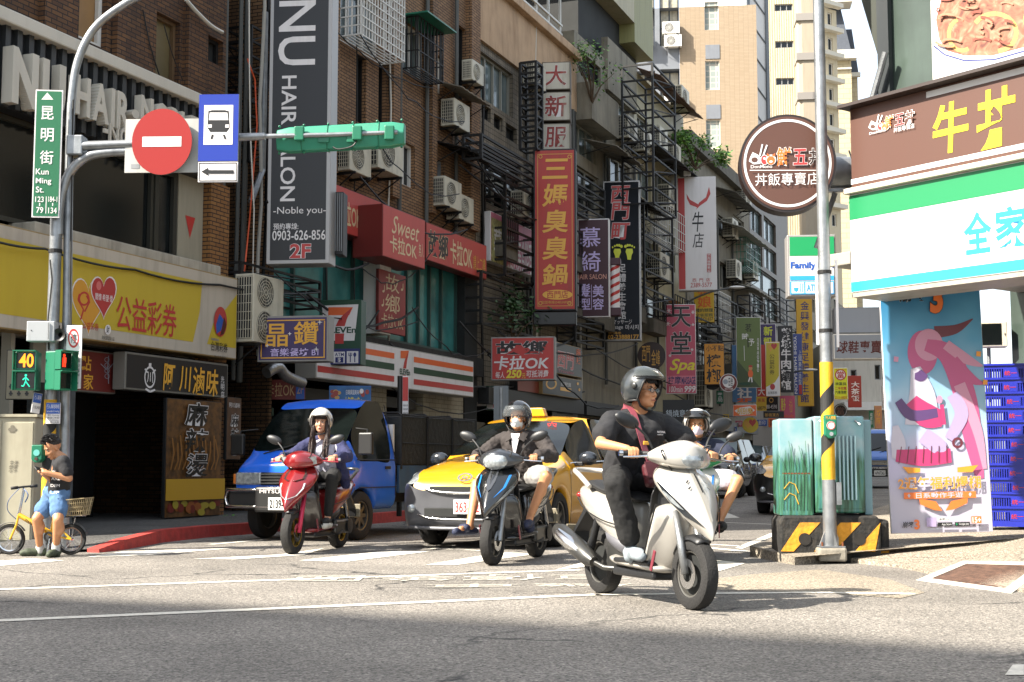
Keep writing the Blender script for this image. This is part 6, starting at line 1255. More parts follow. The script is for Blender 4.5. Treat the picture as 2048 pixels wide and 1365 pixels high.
# ---- taxi
TX=mt('taxi_yellow','#d69a0c',.35,coat=1.,var=.03,vs=3);BMP=mt('bumper_grey','#55565a',.4,.3,coat=.3,var=.1,vs=4);SEAM=mt('seam','#0c0c0c',.6);CGL=mt('car_glass','#0b100f',.07,var=.6,vs=2.2)
def wish(label,loc,heading,body,bumper,group=None,plate_txt=None,name='taxi',cat='taxi',L_=4.5):
    t=thing(name,label,cat,loc,heading,group);cs=(.9,.9+2.72);ra=.37
    S=[0,.06,.2,.42,.53,.62,.75,.9,1.05,1.18,1.27,1.29,1.45,1.75,2.1,2.45,2.62,2.635,2.7,3.0,3.24,3.26,3.4,3.6,3.8,3.95,4.15,4.35,4.47,4.5]
    def ip(x,T):
        for (a,va),(b,vb) in zip(T,T[1:]):
            if a<=x<=b: return va+(vb-va)*(x-a)/(b-a)
        return T[-1][1]
    zt_=[(0,.70),(.06,.79),(.2,.85),(.42,.90),(.75,.965),(1.12,1.02),(1.27,1.09),(1.45,1.19),(1.75,1.35),(2.1,1.50),(2.45,1.57),(2.9,1.59),(3.6,1.57),(4.0,1.52),(4.15,1.46),(4.35,1.25),(4.47,.95),(4.5,.85)]
    wt_=[(0,.40),(.06,.56),(.2,.66),(.42,.70),(1.1,.74),(1.45,.69),(2.1,.60),(2.9,.60),(3.8,.58),(4.15,.56),(4.5,.5)]
    wb_=[(0,.48),(.06,.70),(.2,.80),(.42,.83),(1.,.835),(3.8,.83),(4.3,.78),(4.5,.6)]
    zb_=[(0,.64),(.06,.70),(.2,.77),(.42,.83),(.9,.90),(1.3,.93),(2.5,.96),(3.8,1.0),(4.3,.98),(4.5,.8)]
    wm_=[(0,.56),(.06,.77),(.2,.84),(.42,.855),(4.,.855),(4.4,.78),(4.5,.6)]
    st=[]
    for s_ in S:
        base=ip(s_,[(0,.32),(.06,.23),(.2,.2),(4.2,.22),(4.4,.3),(4.5,.4)]);zl=arch(s_,cs,ra,.30,base+.03);zb=ip(s_,zb_)
        zm=max((zl+.06) if zl>.5 else 0,ip(s_,[(0,.48),(.2,.50),(4.5,.55)]),zl+.02)
        st.append((s_,base,ip(s_,wm_)*.965,zl,ip(s_,wm_),zm,ip(s_,wb_),zb,ip(s_,wt_),ip(s_,zt_)-(.025 if s_<1.2 else .045),ip(s_,zt_)))
    def fn(i,seg,side,a,b):
        if seg<0: return 'bumper' if seg==-1 else 'body'
        if b<=.2 and seg<=3: return 'bumper'
        if b<=.53 and seg<=1: return 'bumper'
        if b<=.43 and seg<=2: return 'bumper'
        if .06<=a and b<=.43 and seg==3: return 'headlight#%d' % side
        if .06<=a and b<=.54 and seg==4: return 'headlight#%d' % side
        if 1.27<=a and b<=2.1 and seg in (5,6): return 'windscreen'
        if seg==4 and 1.45<=a and b<=2.63: return 'front_window#%d' % side
        if seg==4 and 2.63<=a and b<=2.71: return 'pillar'
        if seg==4 and 2.7<=a and b<=4.0: return 'rear_window#%d' % side
        if 4.1<=a and b<=4.36 and seg in (5,6): return 'rear_screen'
        if seg in (2,3) and (a,b) in ((1.27,1.29),(2.62,2.635),(3.24,3.26)): return 'seam'
        if seg==0: return 'underbody'
        return 'body'
    carbody(st,t,{'body': body,'bumper': bumper,'headlight': LAMP,'windscreen': CGL,'front_window': CGL,'rear_window': CGL,'rear_screen': CGL,'pillar': BLK,'seam': SEAM,'underbody': DARK},fn)
    for x in cs:
        for y in (-1,1): wheel(t,-x,y*.75,.315,.19,RIM,.66,7,out=y)
    MB().box(-.05,.012,-.42,.42,.635,.70).obj('grille',DARK2,t,bev=.01);MB().tube(sm([(-.1,-.62,.72),(.0,-.4,.648),(.022,0,.625),(.0,.4,.648),(-.1,.62,.72)],4),.018,8).obj('chrome_bar',CHROME,t,smooth=50)
    MB().tube(sm([(-.06,-.64,.40),(.02,-.4,.345),(.04,0,.335),(.02,.4,.345),(-.06,.64,.40)],4),.012,8).obj('lower_trim',CHROME,t,smooth=50);MB().box(-.06,.018,-.48,.48,.355,.46).obj('air_intake',DARK2,t,bev=.01);MB().tube(sm([(-.12,-.72,.24),(.03,-.42,.235),(.05,0,.235),(.03,.42,.235),(-.12,.72,.24)],4),.02,8).obj('lip',mt('lip_grey','#6d6e72',.4,.4),t,smooth=50)
    for y in (-.66,.66): MB().ell((-.035,y,.45),.03,.05,.05).obj('fog_lamp',LAMP,t,smooth=60)
    MB().ring(0,0,.045,.06,-.006,.006,24).ring(0,0,.012,.024,-.004,.004,16).xf(Matrix.Translation((-.035,0,.80)) @ Matrix.Rotation(-.7,4,'Y') @ Matrix.Rotation(pi/2,4,'Z') @ Matrix.Scale(1.5,4,(1,0,0))).obj('emblem',CHROME,t)
    if plate_txt: plate(t,plate_txt,.052,.06,.475,.33,.16,REDL,bold=.01)
    for y in (-1,1):
        m=MB().ell((-1.55,y*.97,1.02),.07,.12,.085);m.obj('mirror_housing',mt('mirror_dark','#22262c',.2,coat=.5),t,smooth=60);MB().box(-1.62,-1.5,min(y*.80,y*.92),max(y*.80,y*.92),.93,.98).obj('mirror_arm',BLK,t,bev=.01)
        for s_ in (2.4,3.45): MB().tube([(-s_,y*.86,.86),(-s_-.09,y*.885,.865),(-s_-.2,y*.86,.86)],.012,6).obj('door_handle',BLK,t)
        MB().tube([(-1.3,y*.835,.965),(-2.6,y*.845,.99),(-4.0,y*.82,1.03)],.008,5).obj('window_trim',CHROME,t)
    m=MB()
    for y0,y1 in ((-.5,.05),(.1,.6)): m.tube([(-1.2,y0,1.05),(-1.34,y1,1.14)],.01,5)
    m.obj('wiper',BLK,t);return t
tl=P(928,935,14.1);taxi=wish('yellow taxi with grey bumper behind the rider in shorts',(tl.x,tl.y,0),HEAD+R(1),TX,BMP,None,'363-K2')
taxi.scale=(.93,)*3;m=MB();put_text(m,'363-K2',-.22,0,.22,.1,0,.01);m.v=[(-2.95-x,.866,.80+z) for x,y,z in m.v];m.obj('door_number',REDL,taxi);m=MB()
for k,c in enumerate('司合'): put_text(m,c,-.35,.08-k*.12,-.27,.18-k*.12,0,0)
m.v=[(-2.95-x,.866,.76+z) for x,y,z in m.v];m.obj('door_lettering',REDL,taxi)
MB().prism([(-.16,0),(.16,0),(.12,.11),(-.12,.11)],-.06,.06).obj('roof_sign',TX,taxi,bev=.015,loc=(-2.4,0,1.565),rot=(0,0,pi/2));m=MB();put_text(m,'空',-.06,.0,.06,.12,0,.02);m.v=[(-1.95,.38-x,1.36+z) for x,y,z in m.v];m.obj('windscreen_lettering',REDL,taxi)
tp=G(1545,1034);wish('yellow and black taxi half hidden by the painted cabinets',(tp.x+.52,tp.y+.1,road_z(tp.y)),HEAD+R(4),TX,mt('bumper_black','#141516',.3,coat=.6),None)
# ---- small cab-over trucks
TB=mt('truck_blue','#1a63d8',.3,coat=.9,var=.06,vs=3,stain=.1);BED=mt('bed_blue','#2b4a68',.6,stain=.5)
def cabtruck(label,loc,heading,body,ptxt,bed=True,cover=True):
    t=thing('pickup_truck',label,'truck',loc,heading);cs=(.62,);ra=.37;k=1.
    T=[ # s, zb, wl, zl, wm, zm, wb, zbelt, wt, zte, ztc
        (0,.42,.64,.44,.70,.62,.69,.88,.55,.93,.95),(.03,.40,.72,.42,.765,.62,.755,.90,.60,.96,.98),(.12,.38,.755,.4,.785,.64,.775,.94,.64,1.02,1.04),(.23,.38,.76,.4,.79,.66,.785,.98,.66,1.10,1.12),(.26,.38,.76,.47,.79,.68,.785,.98,.665,1.12,1.14)]
    def row(s_,zte,ztc,wt,zb=.98): return (s_,.38,.765,arch(s_,cs,ra,.30,.42),.79,max(.66,arch(s_,cs,ra,.30,.42)+.05),.785,zb,wt,zte,ztc)
    T+=[row(.33,1.19,1.21,.665),row(.45,1.33,1.35,.66,.99),row(.62,1.51,1.53,.645,1.0),row(.80,1.68,1.70,.62,1.0),row(.88,1.74,1.77,.61,1.0),row(.98,1.79,1.82,.60,1.0),row(1.0,1.79,1.825,.60,1.0),row(1.2,1.80,1.84,.60),row(1.42,1.80,1.84,.60),row(1.5,1.78,1.82,.60),row(1.53,1.74,1.78,.59)]
    def fn(i,seg,side,a,b):
        if seg<0: return 'cab'
        if a>=.26 and b<=.81 and seg in (5,6): return 'windscreen'
        if seg==4 and a>=.45 and b<=1.43: return 'side_window#%d' % side
        if seg in (2,3) and (a,b) in ((.98,1.0),(.23,.26)): return 'cab' if b<.5 else 'cab'
        if seg==0: return 'underbody'
        return 'cab'
    carbody(T,t,{'cab': body,'windscreen': CGL,'side_window': CGL,'underbody': DARK},fn)
    for y in (-1,1):
        wheel(t,-.62,y*.69,.31,.17,RIM,.6,8,out=y);wheel(t,-2.75,y*.66,.29,.19,RIM,.6,8,out=y)
        m=MB().box(-.03,.022,y*.53-.19,y*.53+.19,.70,.86);m.obj('headlight',LAMP,t,bev=.02)
        MB().box(-.02,.04,y*.52-.17,y*.52+.17,.50,.58).obj('fog_lamp',LAMP,t,bev=.012);MB().box(-.14,-.02,y*.765-.02,y*.765+.02,.71,.84).obj('indicator',AMB,t,bev=.01)
        MB().box(-.40,-.34,min(y*.86,y*1.06),max(y*.86,y*1.06),1.08,1.36).obj('mirror',BLK,t,bev=.02);MB().tube([(-.5,y*.74,1.42),(-.42,y*.95,1.40),(-.38,y*.96,1.3)],.01,6).obj('mirror_arm',BLK,t)
        MB().box(-1.32,-1.18,min(y*.79,y*.805),max(y*.79,y*.805),.90,.94).obj('door_handle',BLK,t,bev=.005);MB().box(-1.5,-.5,min(y*.792,y*.797),max(y*.792,y*.797),.66,.672).obj('body_crease',SEAM,t);MB().tube([(-.46,y*.785,1.02),(-1.45,y*.79,1.02)],.008,5).obj('window_seal',SEAM,t);MB().tube([(-1.47,y*.79,.55),(-1.47,y*.793,1.0),(-1.46,y*.61,1.76)],.006,5).obj('door_gap',SEAM,t)
    m=MB()
    for i in range(4): z=.715+i*.038;m.box(-.01,.03,-.33,.33,z,z+.016)
    m.obj('grille',CHROME,t);MB().box(-.02,.012,-.34,.34,.70,.86).obj('grille_back',DARK2,t)
    MB().box(-.12,.075,-.79,.79,.40,.62).obj('bumper',mt('bumper_black2','#1b1d1f',.5,stain=.2),t,bev=.03)
    for z in (.43,.64): MB().tube(sm([(-.02,-.83,z),(.10,-.74,z),(.12,0,z),(.10,.74,z),(-.02,.83,z)],5),.022,8).obj('bull_bar',CHROME,t,smooth=50)
    for y in (-1,1): MB().tube(sm([(.06,y*.80,.43),(.03,y*.86,.53),(.06,y*.80,.64)],5),.022,8).obj('bull_bar_end',CHROME,t,smooth=50)
    MB().box(.05,.14,-.36,.36,.36,.68).obj('bumper_guard',BLK,t,bev=.03)
    m=MB();put_text(m,'MITSUBISHI',-.27,.60,.27,.645,0,.0);m.v=[(.142,-x*-1,z) for x,y,z in m.v];m.obj('lettering',WS,t)
    plate(t,ptxt,.152,0.03,.47,.33,.155,BKL)
    m=MB()
    for y0,y1 in ((-.45,.1),(.05,.55)): m.tube([(-.2,y0,1.10),(-.36,y1,1.26)],.01,5)
    m.obj('wiper',BLK,t)
    if bed:
        MB().box(-4.0,-1.58,-.74,.74,.60,.70).obj('bed_floor',BED,t);MB().box(-4.0,-1.6,-.5,.5,.45,.60).obj('chassis',BLK,t)
        for y in (-1,1): MB().box(-4.0,-1.6,min(y*.74,y*.78),max(y*.74,y*.78),.58,.95).obj('bed_side',BED,t,bev=.008)
        if cover:
            TARP=mt('tarp_black','#121412',.6,bump=.6,bs=14,var=.3,vs=2);MB().box(-4.0,-1.62,-.79,.79,.951,1.62).obj('tarp_cover',TARP,t,bev=.02);m=MB()
            for x in (-1.62,-2.4,-3.2): m.tube([(x,.80,.9),(x,.80,1.62),(x,.74,1.66),(x,-.74,1.66),(x,-.80,1.62),(x,-.8,.9)],.014,6)
            m.tube([(-1.62,.80,1.63),(-4.0,.80,1.63)],.012,6).tube([(-1.62,.80,1.25),(-4,.80,1.25)],.006,5);m.obj('tarp_frame',IRON,t);MB().box(-1.6,-1.56,-.7,.7,.95,1.5).obj('head_board',WHT,t)
    return t
tp=P(569,935,15.7);truck=cabtruck('blue cab-over pickup truck with a chrome bull bar and black tarp',(tp.x,tp.y,0),HEAD-R(2),TB,'2139-L6')
truck.scale=(.92,)*3;m=MB()
for i,r_ in enumerate(('乙級','營業用','載重')):
    put_text(m,r_,-.08,.44-i*.06,.08,.49-i*.06,0,0)
m.v=[(-.17-x,.806,z+.12) for x,y,z in m.v];m.obj('door_lettering',WS,truck)
tp=P(1757,935,43.5);vt=cabtruck('bright blue van parked facing us beyond the banner',(tp.x,tp.y,road_z(tp.y)),HEAD+R(8),mt('van_blue','#1c5fb8',.3,coat=.8),'APH7365',bed=False);vt.name='parked_van';vt['category']='van';vt.scale=(1.05,)*3
MB().box(-3.6,-1.5,-.76,.76,.42,1.80).obj('rear_body',MC['van_blue'],vt,bev=.06)
# ---- black cars down the street
def suv(label,loc,heading,body,k=1.,name='parked_car'):
    t=thing(name,label,'car',loc,heading);cs=(.75,3.2);ra=.38;S=[0,.04,.15,.3,.42,.55,.75,.95,1.1,1.2,1.4,1.65,1.85,2.2,2.5,2.55,2.85,3.0,3.2,3.4,3.6,3.8,3.9,3.93]
    st=[]
    for s_ in S:
        zt_=.92 if s_<.04 else (.98+min(s_,1.1)*.07 if s_<=1.2 else min(1.68,1.06+(s_-1.2)*.95)) if s_<3.8 else 1.6
        f=.86 if s_<.04 else .95 if s_<.15 else 1.;zl=arch(s_,cs,ra,.32,.32);wt=.70*f if s_<1.25 else max(.62,.72-(s_-1.2)*.15)
        st.append((s_,.28,.80*f,zl,.83*f,max(.55,zl+.04),.82*f,min(.95,zt_-.05),wt,zt_-.04,zt_))
    def fn(i,seg,side,a,b):
        if seg<0: return 'body'
        if .04<=a and b<=.31 and seg==3: return 'headlight#%d' % side
        if 1.2<=a and b<=1.86 and seg in (5,6): return 'windscreen'
        if seg==4 and 1.65<=a and b<=3.7 and (a,b) != (2.5,2.55): return 'side_window#%d' % side
        if b<=.31 and seg<=1: return 'bumper'
        return 'underbody' if seg==0 else 'body'
    carbody(st,t,{'body': body,'headlight': LAMP,'windscreen': GLASS2,'side_window': CGL,'bumper': BLK,'underbody': DARK},fn)
    for x in cs:
        for y in (-1,1): wheel(t,-x,y*.73,.33,.2,RIM,.62,6,out=y)
    MB().box(-.02,.02,-.42,.42,.66,.82).obj('grille',CHROME,t,bev=.01)
    for y in (-1,1): MB().ell((-1.5,y*.95,1.06),.06,.1,.08).obj('mirror',BLK,t,smooth=60);MB().box(-.10,.0,y*.74-.05,y*.74+.05,.62,.70).obj('indicator',AMB,t,bev=.01)
    plate(t,'5R-2861',.03,0,.48,.32,.15,BKL);t.scale=(k,)*3;return t
CBK=mt('car_black','#0d0e10',.2,coat=1.)
tp=P(1478,935,56);suv('black wagon parked by the shops far down the street',(tp.x,tp.y,road_z(56)),HEAD-R(4),CBK,.9);tp=P(1418,935,33);suv('black car partly hidden behind the masked rider on the white scooter',(tp.x-.2,tp.y,road_z(33)),HEAD,CBK,.9)
tp=P(1540,935,62);suv('silver car far behind the painted cabinets',(tp.x,tp.y,road_z(62)),HEAD,mt('car_silver','#8a8d90',.3,.5,coat=.8),.95)

# buildings along the other side of the street, mostly hidden by the corner shop
rw=thing('row_building','plain grey row of shop houses hidden behind the corner shop','building',(*ST_(19,.3),0),R(SA))
MB().box(0,46,-6,0,0,13.5).xf(Matrix.Identity(4)).obj('wall',PLASD,rw);m=MB()
for i in range(14):
    for k in range(3): m.box(1+i*3.1,2.8+i*3.1,.0,.03,3.6+k*3.2,5.2+k*3.2)
m.obj('window',GLASS,rw)

# ------------------------------------------------ scooters
SGY0=mt('badge_dark','#2a2a2c',.3,.5)
PLK=mt('plastic_black','#17181a',.45,bump=.1,bs=200);GUN=mt('gunmetal','#4a4a48',.35,.7,stain=.3);GRIPM=mt('grip_rubber','#161616',.7)
def ringz(z,xn,w,xb): return [(xn,0,z),(xn-.035,w*.34,z),(xn-.11,w*.72,z),((xn+xb)/2-.02,w,z),(xb+.02,w*.92,z),(xb,w*.5,z),(xb,-w*.5,z),(xb+.02,-w*.92,z),((xn+xb)/2-.02,-w,z),(xn-.11,-w*.72,z),(xn-.035,-w*.34,z)]
def ringx(x,w,z0,z1,sh=.8): return [(x,0,z1),(x,w*.6,z1-.01),(x,w,z0+(z1-z0)*.7),(x,w*sh,z0+(z1-z0)*.2),(x,w*.55,z0),(x,-w*.55,z0),(x,-w*sh,z0+(z1-z0)*.2),(x,-w,z0+(z1-z0)*.7),(x,-w*.6,z1-.01)]
def scooter(label,loc,heading,c,style=0,lean=0.,k=.94,group='motor scooters in the junction',mirrors=True,rimm=None,ptxt='',forkm=None):
    """c: body, accent (cowl top / nose), seat"""
    t=thing('motor_scooter',label,'motor scooter',loc,heading,group);t.rotation_euler=(lean,0,heading);t.scale=(k,)*3
    body,acc,seatm=c;rimm=rimm or RIM;forkm=forkm or GAL
    wheel(t,.64,0,.225,.10,rimm,.66,5,name='front_wheel');wheel(t,-.60,0,.225,.11,rimm,.66,5,name='rear_wheel')
    m=MB()
    for y in (-.07,.07): m.tube([(.64,y,.225),(.58,y,.42),(.50,y,.62)],[.024,.026,.02],10)
    m.obj('fork',forkm,t,smooth=50);m=MB()
    rings=[]
    for i in range(9):
        a=R(58+95*i/8);rr=.247;x,z=.64+rr*cos(a),.225+rr*sin(a);n=V3((cos(a),0,sin(a)))
        rings.append([(x-n.x*.05,.058,z-n.z*.05),(x,.05,z),(x+n.x*.012,0,z+n.z*.012),(x,-.05,z),(x-n.x*.05,-.058,z-n.z*.05),(x-n.x*.012,-.05,z-n.z*.012),(x-n.x*.004,0,z-n.z*.004),(x-n.x*.012,.05,z-n.z*.012)])
    m.loft(rings);m.obj('front_fender',PLK if style != 0 else PLK,t,sub=1)
    nose=[ringz(.425,.84,.025,.70),ringz(.45,.865,.06,.62),ringz(.50,.86,.115,.52),ringz(.57,.83,.165,.45),ringz(.66,.775,.205,.40),ringz(.75,.71,.215,.36),ringz(.84,.63,.185,.33),ringz(.905,.555,.14,.33),ringz(.925,.50,.08,.35)]
    tl_=(.5,.5,.48,.42,.34,.24,.14,.05,0);nose=[[(x,y,z+(r[0][0]-x)*q) for x,y,z in r] for r,q in zip(nose,tl_)]
    MB().loft(nose).obj('front_panel',body,t,sub=2,cr=(11,{0: .75,3: .8,8: .8,2: .25,9: .25}))
    MB().loft([ringz(.20,.36,.12,.20),ringz(.26,.43,.165,.22),ringz(.38,.50,.20,.28),ringz(.52,.54,.19,.32),ringz(.68,.56,.18,.33)]).obj('leg_shield',body if style != 2 else acc,t,sub=2)
    for y in (-1,1): MB().box(.30,.33,min(y*.19,y*.20),max(y*.19,y*.20),.36,.50).obj('reflector',mt('reflector_pink','#6a2a34',.3),t,bev=.004,rot=(0,.35,0));MB().tube(sm([(.47,y*.195,.66),(.42,y*.205,.52),(.33,y*.195,.34),(.26,y*.175,.27)],4),.006,5).obj('panel_gap',SEAM,t);MB().tube(sm([(-.06,y*.165,.50),(-.28,y*.19,.53),(-.55,y*.19,.60),(-.8,y*.12,.68)],4),.005,5).obj('panel_gap',SEAM,t)
    MB().tube(sm([(.45,.1,1.0),(.55,.16,1.05),(.52,.08,.9)],4),.006,5).tube(sm([(.45,-.1,1.0),(.53,-.2,1.0),(.5,-.1,.88)],4),.006,5).obj('control_cable',BLK,t);MB().lathe([(.05,.05),(.095,.05),(.095,.055),(.05,.055)],24,Matrix.Translation((.64,0,.225))).lathe([(.05,-.055),(.095,-.055),(.095,-.05),(.05,-.05)],24,Matrix.Translation((.64,0,.225))).obj('brake_disc',CHROME,t);MB().box(.56,.62,-.075,-.045,.26,.33).obj('brake_caliper',GUN,t,bev=.008)
    MB().loft([ringz(.30,.34,.15,.26),ringz(.6,.38,.17,.30),ringz(.84,.40,.15,.31)]).obj('inner_shield',PLK,t,sub=1)
    # centre strip, vents and emblem on the nose
    def surf(z,f,off=.009):                # point on the nose surface at height z, fraction f across
        j0=min(int(abs(f)*3+.5),3);zs=[r[j0][2] for r in nose];i=0;q=0.
        for i in range(len(zs)-1):
            if zs[i]<=z<=zs[i+1]: q=(z-zs[i])/(zs[i+1]-zs[i]);break
        pr=[tuple(V3(a).lerp(V3(b),q)) for a,b in zip(nose[i],nose[i+1])];idx=[0,1,2,3];g=min(abs(f)*3,2.999);j=int(g);p=V3(pr[j]).lerp(V3(pr[j+1]),g-j);s_=1 if f>=0 else -1;return V3((p.x+off*(1-abs(f)*.6),s_*(p.y+off*abs(f)),p.z+off*.4))
    def patch(name,mat,pts,both=True,nn=None):
        m=MB()
        for s_ in ((1,-1) if both else (1,)):
            q=[surf(z,f*s_) for z,f in pts];h=len(q)//2
            for i in range(h-1): m.add([q[i],q[i+1],q[-2-i],q[-1-i]],[(0,1,2,3)])
        return m.obj(name,mat,t,smooth=60)
    if style==0:
        patch('centre_strip',acc,[(.89,-.12),(.80,-.12),(.68,-.08),(.56,-.03),(.56,.03),(.68,.08),(.80,.12),(.89,.12)],False);patch('side_lamp',mt('lamp_smoke','#24282c',.08,coat=1.),[(.80,.95),(.70,.76),(.61,.58),(.52,.36),(.52,.48),(.60,.88),(.68,.98),(.80,1.)]);patch('lamp_glass',LAMP,[(.75,.93),(.69,.82),(.62,.70),(.62,.82),(.68,.94),(.75,.98)]);patch('badge',SGY0,[(.86,-.03),(.80,-.03),(.74,-.02),(.74,.02),(.80,.03),(.86,.03)],False);patch('vent',PLK,[(.82,.28),(.80,.36),(.795,.34),(.815,.26)]);patch('vent',PLK,[(.78,.28),(.76,.36),(.755,.34),(.775,.26)])
    elif style==1:
        patch('centre_strip',acc,[(.88,-.25),(.78,-.2),(.70,-.1),(.68,-.0),(.68,.0),(.70,.1),(.78,.2),(.88,.25)],False);patch('side_lamp',LAMP,[(.74,.85),(.66,.70),(.58,.50),(.60,.70),(.66,.86),(.73,.95)]);patch('blue_decal',mt('decal_blue','#1f6fb8',.3),[(.83,.62),(.72,.52),(.62,.3),(.63,.36),(.72,.60),(.83,.72)])
    else:
        patch('nose_cover',acc,[(.895,-.5),(.84,-.55),(.79,-.5),(.76,-.2),(.76,.2),(.79,.5),(.84,.55),(.895,.5)],False);patch('headlight',LAMP,[(.74,-.6),(.68,-.62),(.62,-.5),(.565,-.12),(.565,.12),(.62,.5),(.68,.62),(.74,.6)],False)
    # handlebar cowl, lamps
    def ry(y,x0,x1,z0,z1): xm,zm=(x0+x1)/2,(z0+z1)/2;return [(x1,y,zm-.01),(x1-.03,y,zm+(z1-zm)*.6),(xm,y,z1),(x0,y,zm+.02),(x0,y,zm-.03),(xm,y,z0),(x1-.02,y,zm-(zm-z0)*.7)]
    MB().loft([ry(-.235,.39,.45,.955,.99),ry(-.2,.36,.50,.925,1.02),ry(-.11,.32,.60,.88,1.07),ry(0,.31,.65,.86,1.10),ry(.11,.32,.60,.88,1.07),ry(.2,.36,.50,.925,1.02),ry(.235,.39,.45,.955,.99)]).obj('handlebar_cowl',body if style != 1 else acc,t,sub=2,cr=(7,{1: .7,2: .4,6: .6}))
    if style != 2: MB().ell((.565,0,.96),.062 if style==0 else .075,.10 if style==0 else .125,.075 if style==0 else .085,M=Matrix.Rotation(-.5,4,'Y')).obj('headlight',LAMP,t,smooth=60)
    for y in (-1,1):
        if style==2: MB().loft([[(.60,y*.03,1.0),(.58,y*.03,.93),(.575,y*.03,.95)],[(.52,y*.20,1.02),(.53,y*.15,.93),(.50,y*.2,.94)]]).obj('indicator',LAMP,t)
        MB().tube([(.40,y*.2,.985),(.35,y*.25,.985)],.018,8).obj('bar_neck',PLK,t);MB().tube([(.36,y*.235,.985),(.325,y*.37,.985)],.019,12).obj('grip',GRIPM if style != 2 else mt('grip_red','#8a2030',.5),t,smooth=50);MB().tube([(.325,y*.37,.985),(.318,y*.395,.985)],.022,10).obj('bar_end',CHROME,t,smooth=50)
        MB().tube([(.42,y*.21,.975),(.40,y*.3,.965),(.37,y*.39,.96)],[.009,.007,.006],6).obj('brake_lever',CHROME if style != 2 else MC['grip_red'],t,smooth=50)
        if mirrors:
            c_=MB().tube(sm([(.42,y*.2,1.02),(.40,y*.24,1.10),(.37,y*.31,1.17)],4),.008,6).obj('mirror_stem',BLK,t,smooth=50);MB().ell((.355,y*.36,1.20),.03,.095,.048,M=Matrix.Rotation(y*.35,4,'X')).obj('mirror',PLK,t,smooth=60)
    MB().box(-.14,.34,-.175,.175,.255,.285).obj('floorboard',PLK,t,bev=.012)
    MB().loft([ringx(.40,.16,.20,.27),ringx(.25,.185,.21,.275),ringx(.0,.19,.22,.28),ringx(-.2,.18,.22,.30),ringx(-.3,.15,.24,.32)]).obj('side_skirt',body,t,sub=1);MB().box(-.25,.32,-.12,.12,.16,.22).obj('belly_pan',PLK,t,bev=.02)
    MB().loft([ringx(-.03,.12,.27,.66),ringx(-.1,.15,.28,.69),ringx(-.28,.185,.38,.715),ringx(-.5,.19,.48,.745),ringx(-.72,.15,.57,.775),ringx(-.86,.09,.645,.785),ringx(-.90,.04,.69,.77)]).obj('rear_body',body,t,sub=2)
    MB().loft([ringx(-.02,.14,.27,.40),ringx(-.2,.165,.3,.45),ringx(-.42,.16,.40,.5)]).obj('side_cover',PLK if style != 0 else mt('cover_grey','#55555a',.5),t,sub=1)
    MB().loft([ringx(.02,.09,.66,.70),ringx(-.06,.125,.665,.73),ringx(-.25,.155,.685,.755),ringx(-.42,.16,.71,.765),ringx(-.5,.155,.72,.80),ringx(-.68,.135,.745,.825),ringx(-.76,.09,.76,.81)]).obj('seat',seatm,t,sub=2)
    MB().tube(sm([(-.56,.15,.76),(-.68,.165,.835),(-.82,.14,.875),(-.92,.06,.885),(-.92,-.06,.885),(-.82,-.14,.875),(-.68,-.165,.835),(-.56,-.15,.76)],4),.019,8).obj('grab_rail',body if style==0 else GUN,t,smooth=50)
    MB().ell((-.885,0,.70),.04,.09,.035).obj('tail_lamp',mt('lamp_red','#8a1410',.2,coat=.6),t,smooth=60);MB().prism([(-.80,.62),(-.98,.44),(-1.0,.34),(-.97,.34),(-.95,.43),(-.78,.58)],-.06,.06).obj('rear_fender',PLK,t)
    MB().box(-1.005,-.99,-.11,.11,.33,.48).obj('licence_plate',mt('plate_back','#7d7562',.5),t,bev=.006)
    m=MB().tube([(-.20,-.05,.2),(-.34,-.13,.20),(-.42,-.185,.24)],.02,8);m.obj('exhaust_pipe',GUN,t,smooth=50);MB().tube([(-.40,-.185,.235),(-.46,-.19,.255),(-.60,-.2,.315),(-.88,-.21,.42),(-.95,-.212,.445)],[.035,.06,.07,.066,.04],16).obj('muffler',GUN,t,smooth=50);MB().tube([(-.52,-.225,.295),(-.66,-.24,.35),(-.84,-.245,.415)],[.03,.05,.04],12).obj('heat_shield',CHROME if style != 1 else GUN,t,smooth=50)
    m=MB().box(-.62,-.18,.04,.15,.17,.33).box(-.4,-.12,-.09,.06,.2,.38);m.obj('engine',GUN,t,bev=.025);MB().lathe([(0,.15),(.075,.155),(.085,.165),(.0,.175)],18,Matrix.Translation((-.55,0,.25))).obj('gear_cover',PLK,t,smooth=40)
    for y in (-.12,.12): MB().tube([(-.60,y,.26),(-.47,y,.55)],.028,8).obj('shock',CHROME if style else PLK,t,smooth=50)
    MB().tube([(-.15,.1,.22),(-.12,.19,.03),(-.10,.21,.01)] if False else [(-.12,.12,.2),(-.25,.15,.17),(-.38,.15,.2)],.012,6).obj('stand',BLK,t);return t
